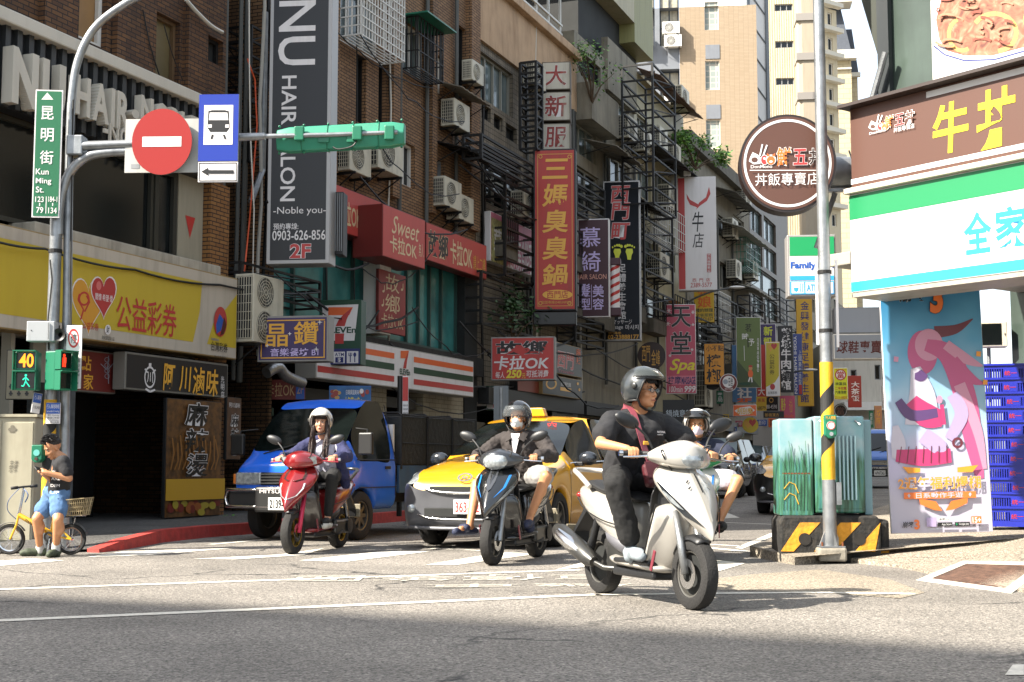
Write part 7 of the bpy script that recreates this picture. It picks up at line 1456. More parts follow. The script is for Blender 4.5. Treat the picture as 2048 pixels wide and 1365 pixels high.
# ------------------------------------------------ people
def capsule(m,p0,p1,r0,r1=None,n=14):
    r1=r0 if r1 is None else r1;p0,p1=V3(p0),V3(p1);d=p1-p0;L_=d.length or 1e-4;d=d/L_ if L_>1e-4 else V3((0,0,1));pts=[];rs=[]
    for k in range(4): a=pi/2*k/4;pts.append(p0-d*(r0*cos(a)));rs.append(max(r0*sin(a),1e-4))
    pts+=[p0,p1];rs+=[r0,r1]
    for k in range(1,5): a=pi/2*k/4;pts.append(p1+d*(r1*sin(a)));rs.append(max(r1*cos(a),1e-4))
    return m.tube(pts,rs,n)
TEXN={}
def blob(name,mb,mat,parent,vox=.007,sm_=6,wr=0.,ws=.06):
    """one continuous skin over overlapping shapes; wr adds cloth folds"""
    me=D.meshes.new(name);me.from_pydata(mb.v,[],mb.f);o=D.objects.new(name,me);COL.objects.link(o)
    q=o.modifiers.new("r",'REMESH');q.mode='VOXEL';q.voxel_size=vox
    if wr:
        if ws not in TEXN: tx=D.textures.new("folds",'CLOUDS');tx.noise_scale=ws;tx.noise_depth=2;TEXN[ws]=tx
    q=o.modifiers.new("s",'SMOOTH');q.factor=.5;q.iterations=sm_
    if wr: q=o.modifiers.new("d",'DISPLACE');q.texture=TEXN[ws];q.strength=wr;q.mid_level=.5;q.texture_coords='LOCAL'
    dg=bpy.context.evaluated_depsgraph_get();m2=D.meshes.new_from_object(o.evaluated_get(dg));D.objects.remove(o);D.meshes.remove(me)
    m2.name=name;m2.materials.clear();m2.materials.append(mat);m2.shade_smooth();o=D.objects.new(name,m2);COL.objects.link(o);o.parent=parent;return o
def ik(a,b,l1,l2,pole):
    a,b,pole=V3(a),V3(b),V3(pole);d=b-a;L_=min(d.length,(l1+l2)*.999);dn=d.normalized();x=(l1*l1-l2*l2+L_*L_)/(2*L_);h=sqrt(max(l1*l1-x*x,0));p=pole-dn*pole.dot(dn);p=p.normalized() if p.length>1e-5 else V3((0,0,1));return a+dn*x+p*h
def frame(f,up=(0,0,1)):
    f=V3(f).normalized();l=V3(up).cross(f).normalized();u=f.cross(l);return f,l,u
def hand_grip(m,wrist,g,ax,fw,up,s=1.):
    """closed hand round a bar at g; ax points towards the little finger"""
    g,ax,fw,up=V3(g),V3(ax).normalized(),V3(fw).normalized(),V3(up).normalized();wrist=V3(wrist)
    for o,l,r in ((-.030,1.0,.0085),(-.010,1.08,.009),(.010,1.02,.0086),(.029,.85,.0075)):
        c=g+ax*o*s;k0=c-fw*.018*s+up*.030*s*l;p1=c+fw*.022*s*l+up*.024*s;p2=c+fw*.030*s*l-up*.010*s;p3=c+fw*.004*s-up*.029*s;capsule(m,wrist.lerp(k0,.35),k0,.013*s,.0115*s,10);capsule(m,k0,p1,r*1.15*s,r*s,10);capsule(m,p1,p2,r*s,r*.93*s,10);capsule(m,p2,p3,r*.93*s,r*.8*s,10)
    b=g-ax*.045*s-fw*.02*s+up*.008*s;capsule(m,wrist.lerp(b,.3),b,.015*s,.012*s,10);capsule(m,b,g-ax*.05*s+fw*.016*s-up*.012*s,.0115*s,.009*s,10);capsule(m,g-ax*.05*s+fw*.016*s-up*.012*s,g-ax*.035*s+fw*.026*s-up*.02*s,.009*s,.0075*s,10)
def head(m,c,M3,s=1.):
    """skull and face; M3 rows forward,left,up"""
    f,l,u=M3;T=lambda x,y,z: V3(c)+(f*x+l*y+u*z)*s;Mr=Matrix((f,l,u)).transposed().to_4x4()
    def E(x,y,z,a,b,d): m.ell(T(x,y,z),a*s,b*s,d*s,14,10,Mr)
    E(-.005,0,.035,.096,.076,.088);E(.028,0,-.025,.066,.062,.085);E(.036,0,-.075,.052,.05,.04);E(.066,0,-.098,.024,.026,.018);E(.02,0,-.06,.05,.06,.05)
    for y in (-1,1): E(.058,y*.034,-.028,.032,.028,.028);E(-.002,y*.076,-.012,.017,.009,.03);E(.078,y*.027,.026,.016,.024,.01)
    capsule(m,T(.086,0,.012),T(.104,0,-.03),.008*s,.012*s,10)
    for y in (-.009,.009): E(.097,y,-.036,.009,.008,.007)
    E(.089,0,-.062,.012,.024,.0075);E(.088,0,-.074,.012,.021,.0075)
def face_parts(root,c,M3,s=1.,glasses=False,eyes=True,mask=None,hairm=None,lipm=None):
    f,l,u=M3;T=lambda x,y,z: V3(c)+(f*x+l*y+u*z)*s;Mr=Matrix((f,l,u)).transposed().to_4x4();EW=mt('eye_white','#b9b4ac',.3);EI=mt('eye_dark','#140e0a',.15);HB=mt('hair_black','#120e0c',.45,bump=.4,bs=160)
    if eyes:
        for y in (-1,1):
            o=MB().ell(T(.083,y*.031,.004),.008*s,.015*s,.007*s,12,8,Mr).obj('eye',EW,root,smooth=60);MB().ell(T(.0885,y*.031,.004),.004*s,.006*s,.006*s,10,8,Mr).obj('iris',EI,o,smooth=60)
            MB().tube([T(.0905,y*.012,.024),T(.0925,y*.030,.030),T(.078,y*.05,.023)],[.003*s,.0042*s,.002*s],6).obj('eyebrow',HB,root);MB().tube([T(.088,y*.016,.008),T(.0925,y*.031,.0125),T(.081,y*.047,.007)],.0022*s,5).obj('eyelid',HB,root)
    if not mask:
        m=MB().tube([T(.092,-.022,-.068),T(.101,0,-.0665),T(.092,.022,-.068)],[.003*s,.005*s,.003*s],8);m.obj('lips',lipm or mt('lips','#8a4038',.4),root,smooth=60)
    if glasses:
        m=MB()
        for y in (-1,1):
            cc=[T(.105+.0*(k),y*.033+.025*cos(2*pi*k/20),.002+.017*sin(2*pi*k/20)) for k in range(21)];m.tube(cc,.0024*s,6);m.tube([T(.103,y*.058,.006),T(.05,y*.078,.008),T(-.01,y*.08,.0)],.002*s,5)
        m.tube([T(.105,-.009,.004),T(.109,0,.006),T(.105,.009,.004)],.0022*s,5);m.obj('spectacles',mt('spectacle_black','#0c0c0d',.3),root)
        m=MB()
        for y in (-1,1): m.add([T(.1045,y*.033+.024*cos(2*pi*k/16),.002+.0165*sin(2*pi*k/16)) for k in range(16)],[tuple(range(16))])
        m.obj('lens',mt('lens_clear','#9fb0b4',.05,al=.25),root)
    if mask:
        rings=[]
        for z,x0,w_ in ((.0,.098,.036),(-.02,.116,.056),(-.045,.114,.064),(-.075,.106,.060),(-.098,.088,.046),(-.106,.07,.04)):
            rings.append([T(x0*cos(a)**.6 if False else x0-.065*(abs(a)/1.2)**2,w_*a/1.2*1.0,z) for a in [-1.2+2.4*i/10 for i in range(11)]])
        m=MB();vs_=[v for r_ in rings for v in r_];m.add(vs_,[(i*11+k,i*11+k+1,(i+1)*11+k+1,(i+1)*11+k) for i in range(len(rings)-1) for k in range(10)]);mo=m.obj('face_mask',mask,root,smooth=60,sub=1);m=MB()
        for y in (-1,1): m.tube([T(.056,y*.056,-.02),T(.02,y*.075,.0),T(-.01,y*.082,.02)],.0018*s,5);m.tube([T(.05,y*.05,-.08),T(.02,y*.074,-.05),T(-.01,y*.082,-.03)],.0018*s,5)
        m.obj('ear_loop',WHT,mo)
def helmet(root_label,c,M3,mat,s=1.,visor='up',vmat=None,trim=BLK,parent=None,peak=False):
    """open-face helmet: shell with a face opening, edge trim, visor, ear bosses, chin strap"""
    f,l,u=M3;Mr=Matrix((f,l,u)).transposed().to_4x4();Rr=.142*s;t=parent
    def pt(th,ph,r=1.,zz=0.): return V3(c)+Mr.to_3x3() @ V3((Rr*1.10*r*sin(th)*cos(ph)-.012*s,Rr*.93*r*sin(th)*sin(ph),Rr*1.04*r*cos(th)+.028*s))
    nv,nu=18,40;m=MB();idx={}
    def keep(th,ph):
        a=abs(((ph+pi) % (2*pi))-pi);lim=R(72)+(R(132)-R(72))*min(1,max(0,(a-R(52))/R(26)))**1.2
        if a<R(52): lim=R(72)
        return th<=min(lim,R(132)) 
    rows=[]
    for k in range(nu):
        ph=2*pi*k/nu;a=abs(((ph+pi) % (2*pi))-pi);lim=R(70) if a<R(48) else R(70)+R(60)*min(1,(a-R(48))/R(24));rows.append([pt(lim*i/nv,ph) for i in range(nv+1)])
    vs_=[v for r_ in rows for v in r_];fs=[(k*(nv+1)+i,((k+1) % nu)*(nv+1)+i,((k+1) % nu)*(nv+1)+i+1,k*(nv+1)+i+1) for k in range(nu) for i in range(nv)];m.add(vs_,fs)
    shell=m.obj('helmet',mat,t,smooth=60,solid=.022*s);MB().tube([r_[-1] for r_ in rows]+[rows[0][-1]],.0075*s,6).obj('edge_trim',trim,shell,smooth=60)
    for y in (-1,1): MB().ell(V3(c)+Mr.to_3x3() @ V3((.025*s,y*.135*s,.03*s)),.022*s,.008*s,.022*s,12,8,Mr).obj('visor_boss',trim if visor != 'up' else GUN,shell,smooth=60)
    if visor:
        a0,a1={'up': (R(38),R(68)),'down': (R(58),R(96)),'peak': (R(60),R(72))}[visor];m=MB();n=16;vv=[]
        for i in range(7):
            for k in range(n+1): ph=-R(78)+2*R(78)*k/n;vv.append(pt(a0+(a1-a0)*i/6,ph,1.075+(.07*i/6 if visor=='up' else .02)+(.14*i/6*cos(ph) if visor=='peak' else 0)))
        m.add(vv,[(i*(n+1)+k,i*(n+1)+k+1,(i+1)*(n+1)+k+1,(i+1)*(n+1)+k) for i in range(6) for k in range(n)]);m.obj('visor',vmat,shell,smooth=60)
        m=MB().tube(vv[-(n+1):],.004*s,6);m.obj('visor_edge',trim,shell)
    Q=lambda x,y,z: V3(c)+Mr.to_3x3() @ (V3((x,y,z))*s);m=MB().tube([Q(.03,.10,-.06),Q(.035,.075,-.105),Q(.045,.03,-.128),Q(.048,0,-.13),Q(.045,-.03,-.128),Q(.035,-.075,-.105),Q(.03,-.10,-.06)],.009*s,6);m.obj('chin_strap',BLK,shell,smooth=60)
    return shell
def shoe(m,ankle,toe,s=1.,w=.042):
    a,b=V3(ankle),V3(toe);d=(b-a);d.z=0;d.normalize();heel=a-d*.045*s;heel.z=b.z;capsule(m,heel+V3((0,0,.022*s)),b-d*.05*s+V3((0,0,.018*s)),w*.85*s,w*s);capsule(m,b-d*.05*s+V3((0,0,.018*s)),b+V3((0,0,.01*s)),w*s,w*.75*s);capsule(m,a,a-V3((0,0,.05*s)),.04*s,.045*s);return m
SKIN=mt('skin','#b07c57',.5,var=.06,vs=14);SKINF=mt('skin_fair','#bd8d70',.5,var=.05,vs=14)
for q in (SKIN,SKINF):
    b=q.node_tree.nodes["Principled BSDF"];b.inputs['Subsurface Weight'].default_value=.08;b.inputs['Subsurface Radius'].default_value=(.02,.008,.005)
CTX=lambda n,c,**k: mt(n,c,.85,bump=.25,bs=300,**k)
def rider(label,root_loc,heading,sc,P_):
    """seated person in scooter coordinates (x forward, y left)"""
    t=thing('person',label,'person',root_loc,heading);t.rotation_euler=(P_.get('lean',0),0,heading);skin=P_.get('skin',SKIN)
    hip=V3(P_.get('hip',(-.2,0,.79)));sh=V3(P_.get('sh',(-.12,0,1.18)));hc=V3(P_['head']);yaw,pit=P_.get('yaw',0),P_.get('pitch',0)
    f=V3((cos(yaw)*cos(pit),sin(yaw)*cos(pit),sin(pit)));M3=frame(f);sw=P_.get('sw',.185);hs=P_.get('hs',.92)
    m=MB();head(m,hc,M3,hs);nb=sh+V3((.0,0,.035));capsule(m,hc+V3((-.02,0,-.05)),nb,.052,.06)
    capsule(m,sh+V3((-.01,-.1,-.05)),sh+V3((-.01,.1,-.05)),.07);capsule(m,sh+V3((.01,0,-.12)),hip+V3((0,0,.12)),.092,.095);capsule(m,hip+V3((0,-.06,0)),hip+V3((0,.06,0)),.10)
    arms={};legs={}
    for y in (-1,1):
        S_=sh+V3((0,y*sw,-.035));g=V3(P_['grips'][0 if y<0 else 1]);wr=g+V3((-.07,-y*.0,.03)) if not P_.get('free') else g;el=ik(S_,wr,.265,.245,P_.get('pole%d' % y,(-.3,y*.9,-.55)));arms[y]=(S_,el,wr)
        capsule(m,S_,el,.046,.037);capsule(m,el,wr,.037,.024);capsule(m,sh+V3((0,y*.06,.0)),S_,.055,.05)
        if not P_.get('free'): hand_grip(m,wr,g,(-.25,y,0),(.95,y*.25,-.1),(.1,0,1),.95)
        H_=hip+V3((.02,y*.085,-.0));F_=V3(P_['feet'][0 if y<0 else 1]);kn=ik(H_,F_,.41,.40,P_.get('kpole%d' % y,(.75,y*.35,.5)));legs[y]=(H_,kn,F_)
        capsule(m,H_,kn,.08,.055);capsule(m,kn,F_,.055,.034);tf_=F_+V3((.15,y*.03,-.06));capsule(m,F_,F_+V3((.02,0,-.05)),.034,.034);capsule(m,F_+V3((-.02,0,-.055)),tf_,.032,.028)
    if P_.get('calf'):
        for y in (-1,1): H_,kn,F_=legs[y];q=kn.lerp(F_,.3)+V3((-.03,0,0));m.ell(q,.045,.042,.08)
    body=blob('body',m,skin,t,.0055,5);return t,dict(arms=arms,legs=legs,hip=hip,sh=sh,hc=hc,M3=M3,nb=nb,hs=hs)
def torso_cloth(I,sleeve=.55,r=.012,low=.0,loose=.012,open_=0.):
    m=MB();sh,hip=I['sh'],I['hip']
    capsule(m,sh+V3((0,-.10,-.055)),sh+V3((0,.10,-.055)),.085+r);capsule(m,sh+V3((.0,-.12,-.02)),sh+V3((0,.12,-.02)),.055+r)
    for y in (-.06,.06): capsule(m,sh+V3((.015,y,-.12)),hip+V3((.0,y*.9,.05+low)),.098+r,.10+r+loose)
    capsule(m,sh+V3((.04,-.045,-.10)),sh+V3((.04,.045,-.10)),.085+r)
    for y in (-1,1):
        S_,el,wr=I['arms'][y];capsule(m,sh+V3((0,y*.07,-.01)),S_,.056+r,.058+r)
        if sleeve<=1: e=S_.lerp(el,sleeve);capsule(m,S_,e,.054+r+loose*.4,.050+r+loose)
        else: capsule(m,S_,el,.052+r,.046+r);capsule(m,el,el.lerp(wr,sleeve-1),.046+r,.036+r)
    return m
def legs_cloth(I,frac,r=.014,flare=.0):
    m=MB();hip=I['hip'];capsule(m,hip+V3((0,-.06,.02)),hip+V3((0,.06,.02)),.118+r*.5)
    for y in (-1,1):
        H_,kn,F_=I['legs'][y]
        if frac<=1: capsule(m,H_,H_.lerp(kn,frac),.085+r,.066+r+flare)
        else: capsule(m,H_,kn,.085+r,.062+r);capsule(m,kn,kn.lerp(F_,frac-1),.062+r,.045+r+flare)
    return m
def gripw(k,y): return (.342*k,y*.305*k,.985*k)
# positions
def place(fx,fy,ang):                      # front wheel contact pixel, heading turned from the camera axis (deg, + to the right)
    p=G(fx,fy);h=V3((sin(R(ang)),-cos(R(ang)),0));return p-h*.64*.94,atan2(h.y,h.x)
WHS=mt('scooter_silver','#a8a49c',.35,.25,coat=.7,var=.05,vs=5);WHS2=mt('scooter_white','#b9b8b2',.3,coat=.7);SBK=mt('scooter_black','#0f1113',.22,coat=1.);SRD=mt('scooter_red','#7a0f14',.3,.2,coat=1.,var=.05,vs=5);SGY=mt('scooter_grey','#3a3d42',.35,.5,coat=.6);SEATB=mt('seat_black','#151515',.6,bump=.15,bs=120)
K=.94
# --- main rider
L0,h0=place(1388,1220,24);LN=R(-2)
scooter('silver scooter with a bright front panel nearest to us',L0,h0,(WHS,mt('strip_grey','#8a8780',.3),SEATB),0,LN,K)
hc=(-.07,0,1.345)
t,I=rider('man in black T-shirt and dark grey helmet riding the silver scooter',L0,h0,K,dict(head=hc,yaw=R(22),pitch=R(2),hip=(-.24,0,.78),sh=(-.13,0,1.175),grips=(gripw(K,-1),gripw(K,1)),feet=((.10,-.16,.36),(.12,.13,.36)),lean=LN,sw=.195,kpole_=0,**{'kpole-1': (.7,-.6,.5),'pole-1': (-.25,-.9,-.5),'pole1': (-.25,.9,-.5)}))
TSH=CTX('tshirt_black','#1a1a1d',var=.1,vs=6);PNT=CTX('trousers_black','#161616',var=.15,vs=7)
blob('t_shirt',torso_cloth(I,.62,.014,0,.018),TSH,t,.009,5,.024,.075);m=MB();put_text(m,'NATIONAL',0,0,.06,.014,0,.02);put_text(m,'outdoor',0,-.014,.045,-.004,0,0)
m.v=[(I['sh'].x+.150+.0*x,I['sh'].y+.12-x*-1-.06,I['sh'].z-.10+z) for x,y,z in m.v];m.obj('chest_print',WS,t)
blob('trousers',legs_cloth(I,1.86,.016,.012),PNT,t,.009,5,.022,.07);m=MB()
for y in (-1,1): F_=I['legs'][y][2];shoe(m,F_+V3((0,0,-.02)),F_+V3((.19,y*.03,-.075)),1.05)
blob('shoes',m,mt('shoe_pale','#7d868c',.8,var=.35,vs=18),t,.007,4)
face_parts(t,hc,I['M3'],I['hs'],glasses=True);M3=I['M3']
m=MB();f,l,u=M3
for k in range(14): a=-R(60)+R(120)*k/13;p=V3(hc)+(f*cos(a)*.088+l*sin(a)*.07)*.95+u*.075;m.tube([p,p+f*.012-u*.03+l*(rnd.random()-.5)*.02],[.009,.003],5)
m.obj('hair',mt('hair_black'),t)
helmet('',hc,M3,mt('helmet_grey','#34383a',.3,.3,coat=.8),.96,'up',mt('visor_smoke','#3b3f3c',.05,al=.72,coat=.6),BLK,t)
bag=thing('shoulder_bag','maroon leather shoulder bag worn across the black T-shirt','bag',L0,h0);bag.rotation_euler=(LN,0,h0);MAR=mt('leather_maroon','#4a1c22',.45,bump=.15,bs=60)
def strip(m,pts,w_,nrm):                  # flat strap
    q=sm([tuple(p) for p in pts],5)
    rings=[]
    for i,p in enumerate(q):
        a,b=V3(q[max(i-1,0)]),V3(q[min(i+1,len(q)-1)]);d=(b-a).normalized();n_=V3(nrm) if not callable(nrm) else nrm(p);s_=d.cross(n_).normalized();n_=s_.cross(d);p=V3(p);rings.append([p+s_*w_/2+n_*.003,p-s_*w_/2+n_*.003,p-s_*w_/2-n_*.003,p+s_*w_/2-n_*.003])
    return m.loft(rings)
s_=I['sh'];MAR2=mt('strap_maroon','#7a3a44',.5,bump=.15,bs=60)
strip(MB(),[s_+V3((-.10,-.07,.0)),s_+V3((-.02,-.085,.072)),s_+V3((.08,-.085,.03)),s_+V3((.142,-.075,-.08)),s_+V3((.16,-.04,-.2)),s_+V3((.175,.0,-.30)),s_+V3((.18,.04,-.36))],.042,(1,0,.3)).obj('strap',MAR2,bag,smooth=50)
MB().box(-.035,.035,-.11,.11,-.08,.08).obj('pouch',MAR,bag,bev=.025,loc=(s_.x+.20,.05,s_.z-.37),rot=(.1,-.3,0));MB().box(.034,.042,-.112,.112,-.03,.082).obj('flap',MAR,bag,bev=.004,loc=(s_.x+.20,.05,s_.z-.37),rot=(.1,-.3,0));MB().box(-.004,.004,-.02,.02,-.012,.012).obj('buckle',GOLD,bag,loc=(s_.x+.165,-.03,s_.z-.17),bev=.003);MB().box(.042,.05,-.015,.015,-.03,.0).obj('clasp',GOLD,bag,loc=(s_.x+.20,.05,s_.z-.37),rot=(.1,-.3,0))
# --- rider in shorts on the black scooter
L1,h1=place(985,1131,-20)
scooter('black scooter with a blue decal ridden by the masked man in shorts',L1,h1,(SBK,SGY,SEATB),1,0,K)
hc=(-.05,0,1.30)
t,I=rider('man in brown jacket, black helmet and white mask with one foot hanging out',L1,h1,K,dict(head=hc,yaw=R(6),pitch=R(2),hip=(-.24,0,.77),sh=(-.14,0,1.13),grips=(gripw(K,-1),gripw(K,1)),feet=((.30,-.33,.36),(.10,.17,.40)),calf=1,sw=.20,**{'kpole-1': (.5,-.9,.5),'kpole1': (.6,.7,.6)}))
JK=CTX('jacket_brown','#2e2826',var=.1,vs=6);blob('jacket',torso_cloth(I,1.86,.02,-.02,.02),JK,t,.009,4,.034,.065)
s_=I['sh'];m=MB().add([s_+V3((.155,-.045,.03)),s_+V3((.155,.045,.03)),s_+V3((.182,.01,-.15)),s_+V3((.182,-.01,-.15))],[(0,1,2,3)]);m.obj('undershirt',CTX('tee_white','#b5b2b4'),t,solid=.01)
m=MB();
for y in (-1,1): m.add([s_+V3((.11,y*.07,.065)),s_+V3((.175,y*.03,-.02)),s_+V3((.165,y*.085,-.05)),s_+V3((.10,y*.11,.035))],[(0,1,2,3)])
m.obj('collar',JK,t,solid=.008)
blob('shorts',legs_cloth(I,.78,.02,.016),CTX('shorts_grey','#8a8784',var=.3,vs=16),t,.009,4,.018,.06)
for y in (-1,1):
    F_=I['legs'][y][2];m=MB();tip=F_+V3((.18,y*.03,-.075)) if y>0 else F_+V3((.2,-.06,-.07));shoe(m,F_+V3((0,0,-.045)),tip,1.02) if y>0 else capsule(capsule(m,F_+V3((-.06,.02,-.085)),tip+V3((0,0,-.012)),.036,.036),F_+V3((.07,-.05,-.055)),F_+V3((.10,.0,-.05)),.04,.04);blob('sandal' if y<0 else 'shoe',m,mt('sandal_navy','#18203a',.7,bump=.3,bs=90),t,.007,2)
MASKW=mt('mask_white','#c4c6c4',.8);face_parts(t,hc,I['M3'],I['hs'],mask=MASKW);helmet('',hc,I['M3'],mt('helmet_black','#0e0f10',.15,coat=1.),.98,'down',mt('visor_clear','#c2c9cc',.04,al=.10),BLK,t)
# --- woman on the red scooter
L2,h2=place(585,1109,-15)
scooter('red scooter with gold wheels ridden by the long haired woman',L2,h2,(SRD,mt('nose_dark','#2b2522',.3,coat=.6),SEATB),2,0,K,rimm=mt('rim_gold','#a58a3c',.35,.8),forkm=mt('fork_pink','#b02a4a',.35,.3))
hc=(-.06,0,1.31)
t,I=rider('woman with long dark hair and white helmet on the red scooter',L2,h2,K,dict(head=hc,yaw=R(14),pitch=R(0),hip=(-.24,0,.77),sh=(-.15,0,1.12),skin=SKINF,grips=(gripw(K,-1),gripw(K,1)),feet=((.10,-.10,.36),(.08,.15,.36)),sw=.165,hs=.86))
blob('t_shirt',torso_cloth(I,.3,.006,0,.01),CTX('tee_pale','#a9a7b4'),t,.009,4,.012,.06)
m=torso_cloth(I,1.8,.02,-.10,.03);sx=I['sh'].x;vs0=m.v;nf=[]
blob('trousers',legs_cloth(I,1.92,.004,.0),PNT,t,.008,4,.008,.06);NVY=CTX('shirt_navy','#23264a',var=.1,vs=8);m=MB();sh,hip=I['sh'],I['hip']
for y in (-1,1):
    S_,el,wr=I['arms'][y];capsule(m,sh+V3((-.01,y*.07,-.01)),S_,.075,.072);capsule(m,S_,el,.07,.062);capsule(m,el,el.lerp(wr,.75),.062,.052);capsule(m,sh+V3((.02,y*.125,-.08)),hip+V3((-.02,y*.17,.0)),.062,.07);capsule(m,hip+V3((-.05,y*.17,.0)),hip+V3((-.06,y*.19,-.1)),.06,.05);capsule(m,sh+V3((-.06,y*.05,-.07)),hip+V3((-.08,y*.06,.05)),.09,.1)
blob('open_shirt',m,NVY,t,.009,4,.032,.065)
face_parts(t,hc,I['M3'],I['hs'],lipm=mt('lips_red','#8a3034',.35));f,l,u=I['M3'];HB=mt('hair_brown','#2a1a14',.45,bump=.5,bs=140,var=.3,vs=40);m=MB();rh=random.Random(3)
for y in (-1,1):
    for k in range(16):
        b0=V3(hc)+l*y*(.055+.02*rh.random())+u*(.02-.03*rh.random())+f*(.03*rh.random());b1=b0-u*.12+l*y*.012+f*.02;b2=V3((I['sh'].x+.11+.03*rh.random(),y*(.05+.05*rh.random()),I['sh'].z-.03));b3=b2+V3((.025,y*.01*(rh.random()-.5),-.10-.05*rh.random()));m.tube(sm([tuple(b0),tuple(b1),tuple(b2),tuple(b3)],4),[.016]*8+[.015,.014,.012,.009,.004],6)
for k in range(16): a=-R(58)+R(116)*k/15;p=V3(hc)+(f*cos(a)*.090+l*sin(a)*.066)*.9+u*.078;m.tube([p,p+f*.006-u*.028,p-u*.045+l*a*.012],[.010,.008,.002],5)
m.obj('hair',HB,t,smooth=60)
sh_=MB();so=MB()
for y in (-1,1): F_=I['legs'][y][2];shoe(sh_,F_+V3((0,0,-.03)),F_+V3((.16,y*.03,-.07)),.92);capsule(so,F_+V3((-.04,0,-.095)),F_+V3((.16,y*.03,-.095)),.036,.036)
blob('shoes',sh_,mt('shoe_black','#131313',.7),t,.007,3);so.v=[(x,y,z) for x,y,z in so.v];blob('soles',so,mt('sole_white','#b0aea6',.7),t,.007,2)
helmet('',hc,I['M3'],mt('helmet_white','#b9b4ac',.25,coat=.8),.92,None,None,mt('trim_grey','#5a5855',.4),t)
# --- masked rider behind the silver scooter
p=P(1395,935,12.7);L3=V3((p.x,p.y,0));h3=HEAD+R(14)
scooter('white scooter with green stripe behind the silver one',L3,h3,(WHS2,FGS,SEATB),1,0,K)
hc=(-.08,0,1.24)
t,I=rider('man in navy T-shirt with white mask and white helmet behind the nearest rider',L3,h3,K,dict(head=hc,yaw=R(2),pitch=R(-3),hip=(-.26,0,.74),sh=(-.16,0,1.08),grips=(gripw(K,-1),gripw(K,1)),feet=((.10,-.14,.36),(.12,.2,.37)),calf=1,**{'kpole1': (.6,.9,.5)}))
blob('t_shirt',torso_cloth(I,.6,.014,0,.016),CTX('tee_navy','#141b30'),t,.01,4,.016,.07);blob('shorts',legs_cloth(I,.72,.02,.014),CTX('shorts_white','#a9a6b0'),t,.01,4,.016,.06);face_parts(t,hc,I['M3'],I['hs'],mask=mt('mask_pink','#b9a9b4',.8));helmet('',hc,I['M3'],mt('helmet_cream','#b5b2ac',.25,coat=.8),.95,'up',mt('visor_dark','#141414',.08,coat=.8),BLK,t)
m=MB()
for y in (-1,1): F_=I['legs'][y][2];shoe(m,F_+V3((0,0,-.03)),F_+V3((.17,y*.03,-.07)),1.)
blob('shoes',m,mt('shoe_black'),t,.008,3)

# ------------------------------------------------ folding bicycle and the man reading his phone
BY=13.15;kz_=BY/FL
def bq(px,py,dy=0.): p=P(px,py,BY+dy);return V3((p.x,p.y,p.z))
bo=G(86,1112);BYL=mt('bike_yellow','#c99a12',.35,coat=.7);bk=thing('bicycle','yellow folding bicycle with a wire rear basket','bicycle',(bo.x,BY,.01));Lc=lambda px,py,dy=0.: bq(px,py,dy)-V3((bo.x,BY,.01))
def bwheel(px,name):
    c=Lc(px,1079);r=c.z;w_=D.objects.new(name,None);COL.objects.link(w_);w_.parent=bk;w_.location=c;w_.empty_display_size=.05;MB().lathe([(r-.034,-.014),(r-.012,-.018),(r,0),(r-.012,.018),(r-.034,.014),(r-.034,-.014)],40).obj('tyre',TYRE,w_,smooth=60);MB().lathe([(r-.045,-.010),(r-.034,-.013),(r-.034,.013),(r-.045,.010),(r-.045,-.010)],40).obj('rim',CHROME,w_,smooth=40);m=MB()
    for k in range(18): a=2*pi*k/18;m.tube([(.018*cos(a+.6),.02*(-1)**k,.018*sin(a+.6)),((r-.045)*cos(a),0,(r-.045)*sin(a))],.0016,4)
    m.tube([(0,-.04,0),(0,.04,0)],.014,8);m.obj('spoke',CHROME,w_);return r
bwheel(20,'front_wheel');r_=bwheel(142,'rear_wheel')
MB().tube([Lc(37,1030),Lc(60,1043),Lc(103,1068)],[.024,.026,.026],12).obj('main_tube',BYL,bk,smooth=50);MB().tube([Lc(103,1072),Lc(107,1040),Lc(110,1005)],[.02,.018,.017],10).obj('seat_tube',BYL,bk,smooth=50)
m=MB()
for y in (-.045,.045): m.tube([Lc(103,1072,y*.4),Lc(142,1079,y)],.009,6);m.tube([Lc(108,1045,y*.4),Lc(142,1079,y)],.009,6);m.tube([Lc(37,1032,y),Lc(33,1050,y),Lc(20,1079,y)],.011,8)
m.obj('frame_stays',BYL,bk,smooth=50);m=MB().tube([Lc(36,1034),Lc(40,1018),Lc(48,978)],.014,10);m.obj('stem',CHROME,bk,smooth=50);MB().tube([Lc(24,977,-.06),Lc(48,974),Lc(72,972,.05)],.010,8).obj('handlebar',BLK,bk,smooth=50)
m=MB().tube([Lc(22,977,-.065),Lc(36,975.5,-.03)],.015,8).tube([Lc(60,973,.03),Lc(75,972,.06)],.015,8);m.obj('grip',GRIPM,bk,smooth=50);m=MB()
m.tube(sm([tuple(Lc(40,976)),tuple(Lc(18,1000,-.05)),tuple(Lc(16,1022,-.03)),tuple(Lc(34,1040))],5),.004,5);m.tube(sm([tuple(Lc(46,976)),tuple(Lc(56,990,-.04)),tuple(Lc(50,1005,-.03))],5),.006,5);m.obj('brake_cable',mt('cable_blue','#22406a',.5),bk);MB().ell(Lc(110,1000),.11,.06,.03).obj('saddle',PLK,bk,smooth=60)
m=MB()
for a0,px in ((0,142),(0,20)):
    c=Lc(px,1079);rings=[]
    for i in range(14): a=R((20 if px>100 else 30)+i*(9 if px>100 else 8));rr=r_+.014;rings.append([c+V3((rr*cos(a),y,rr*sin(a))) for y in (-.022,0,.022)]+[c+V3(((rr-.004)*cos(a),y,(rr-.004)*sin(a))) for y in (.022,0,-.022)])
    m.loft(rings)
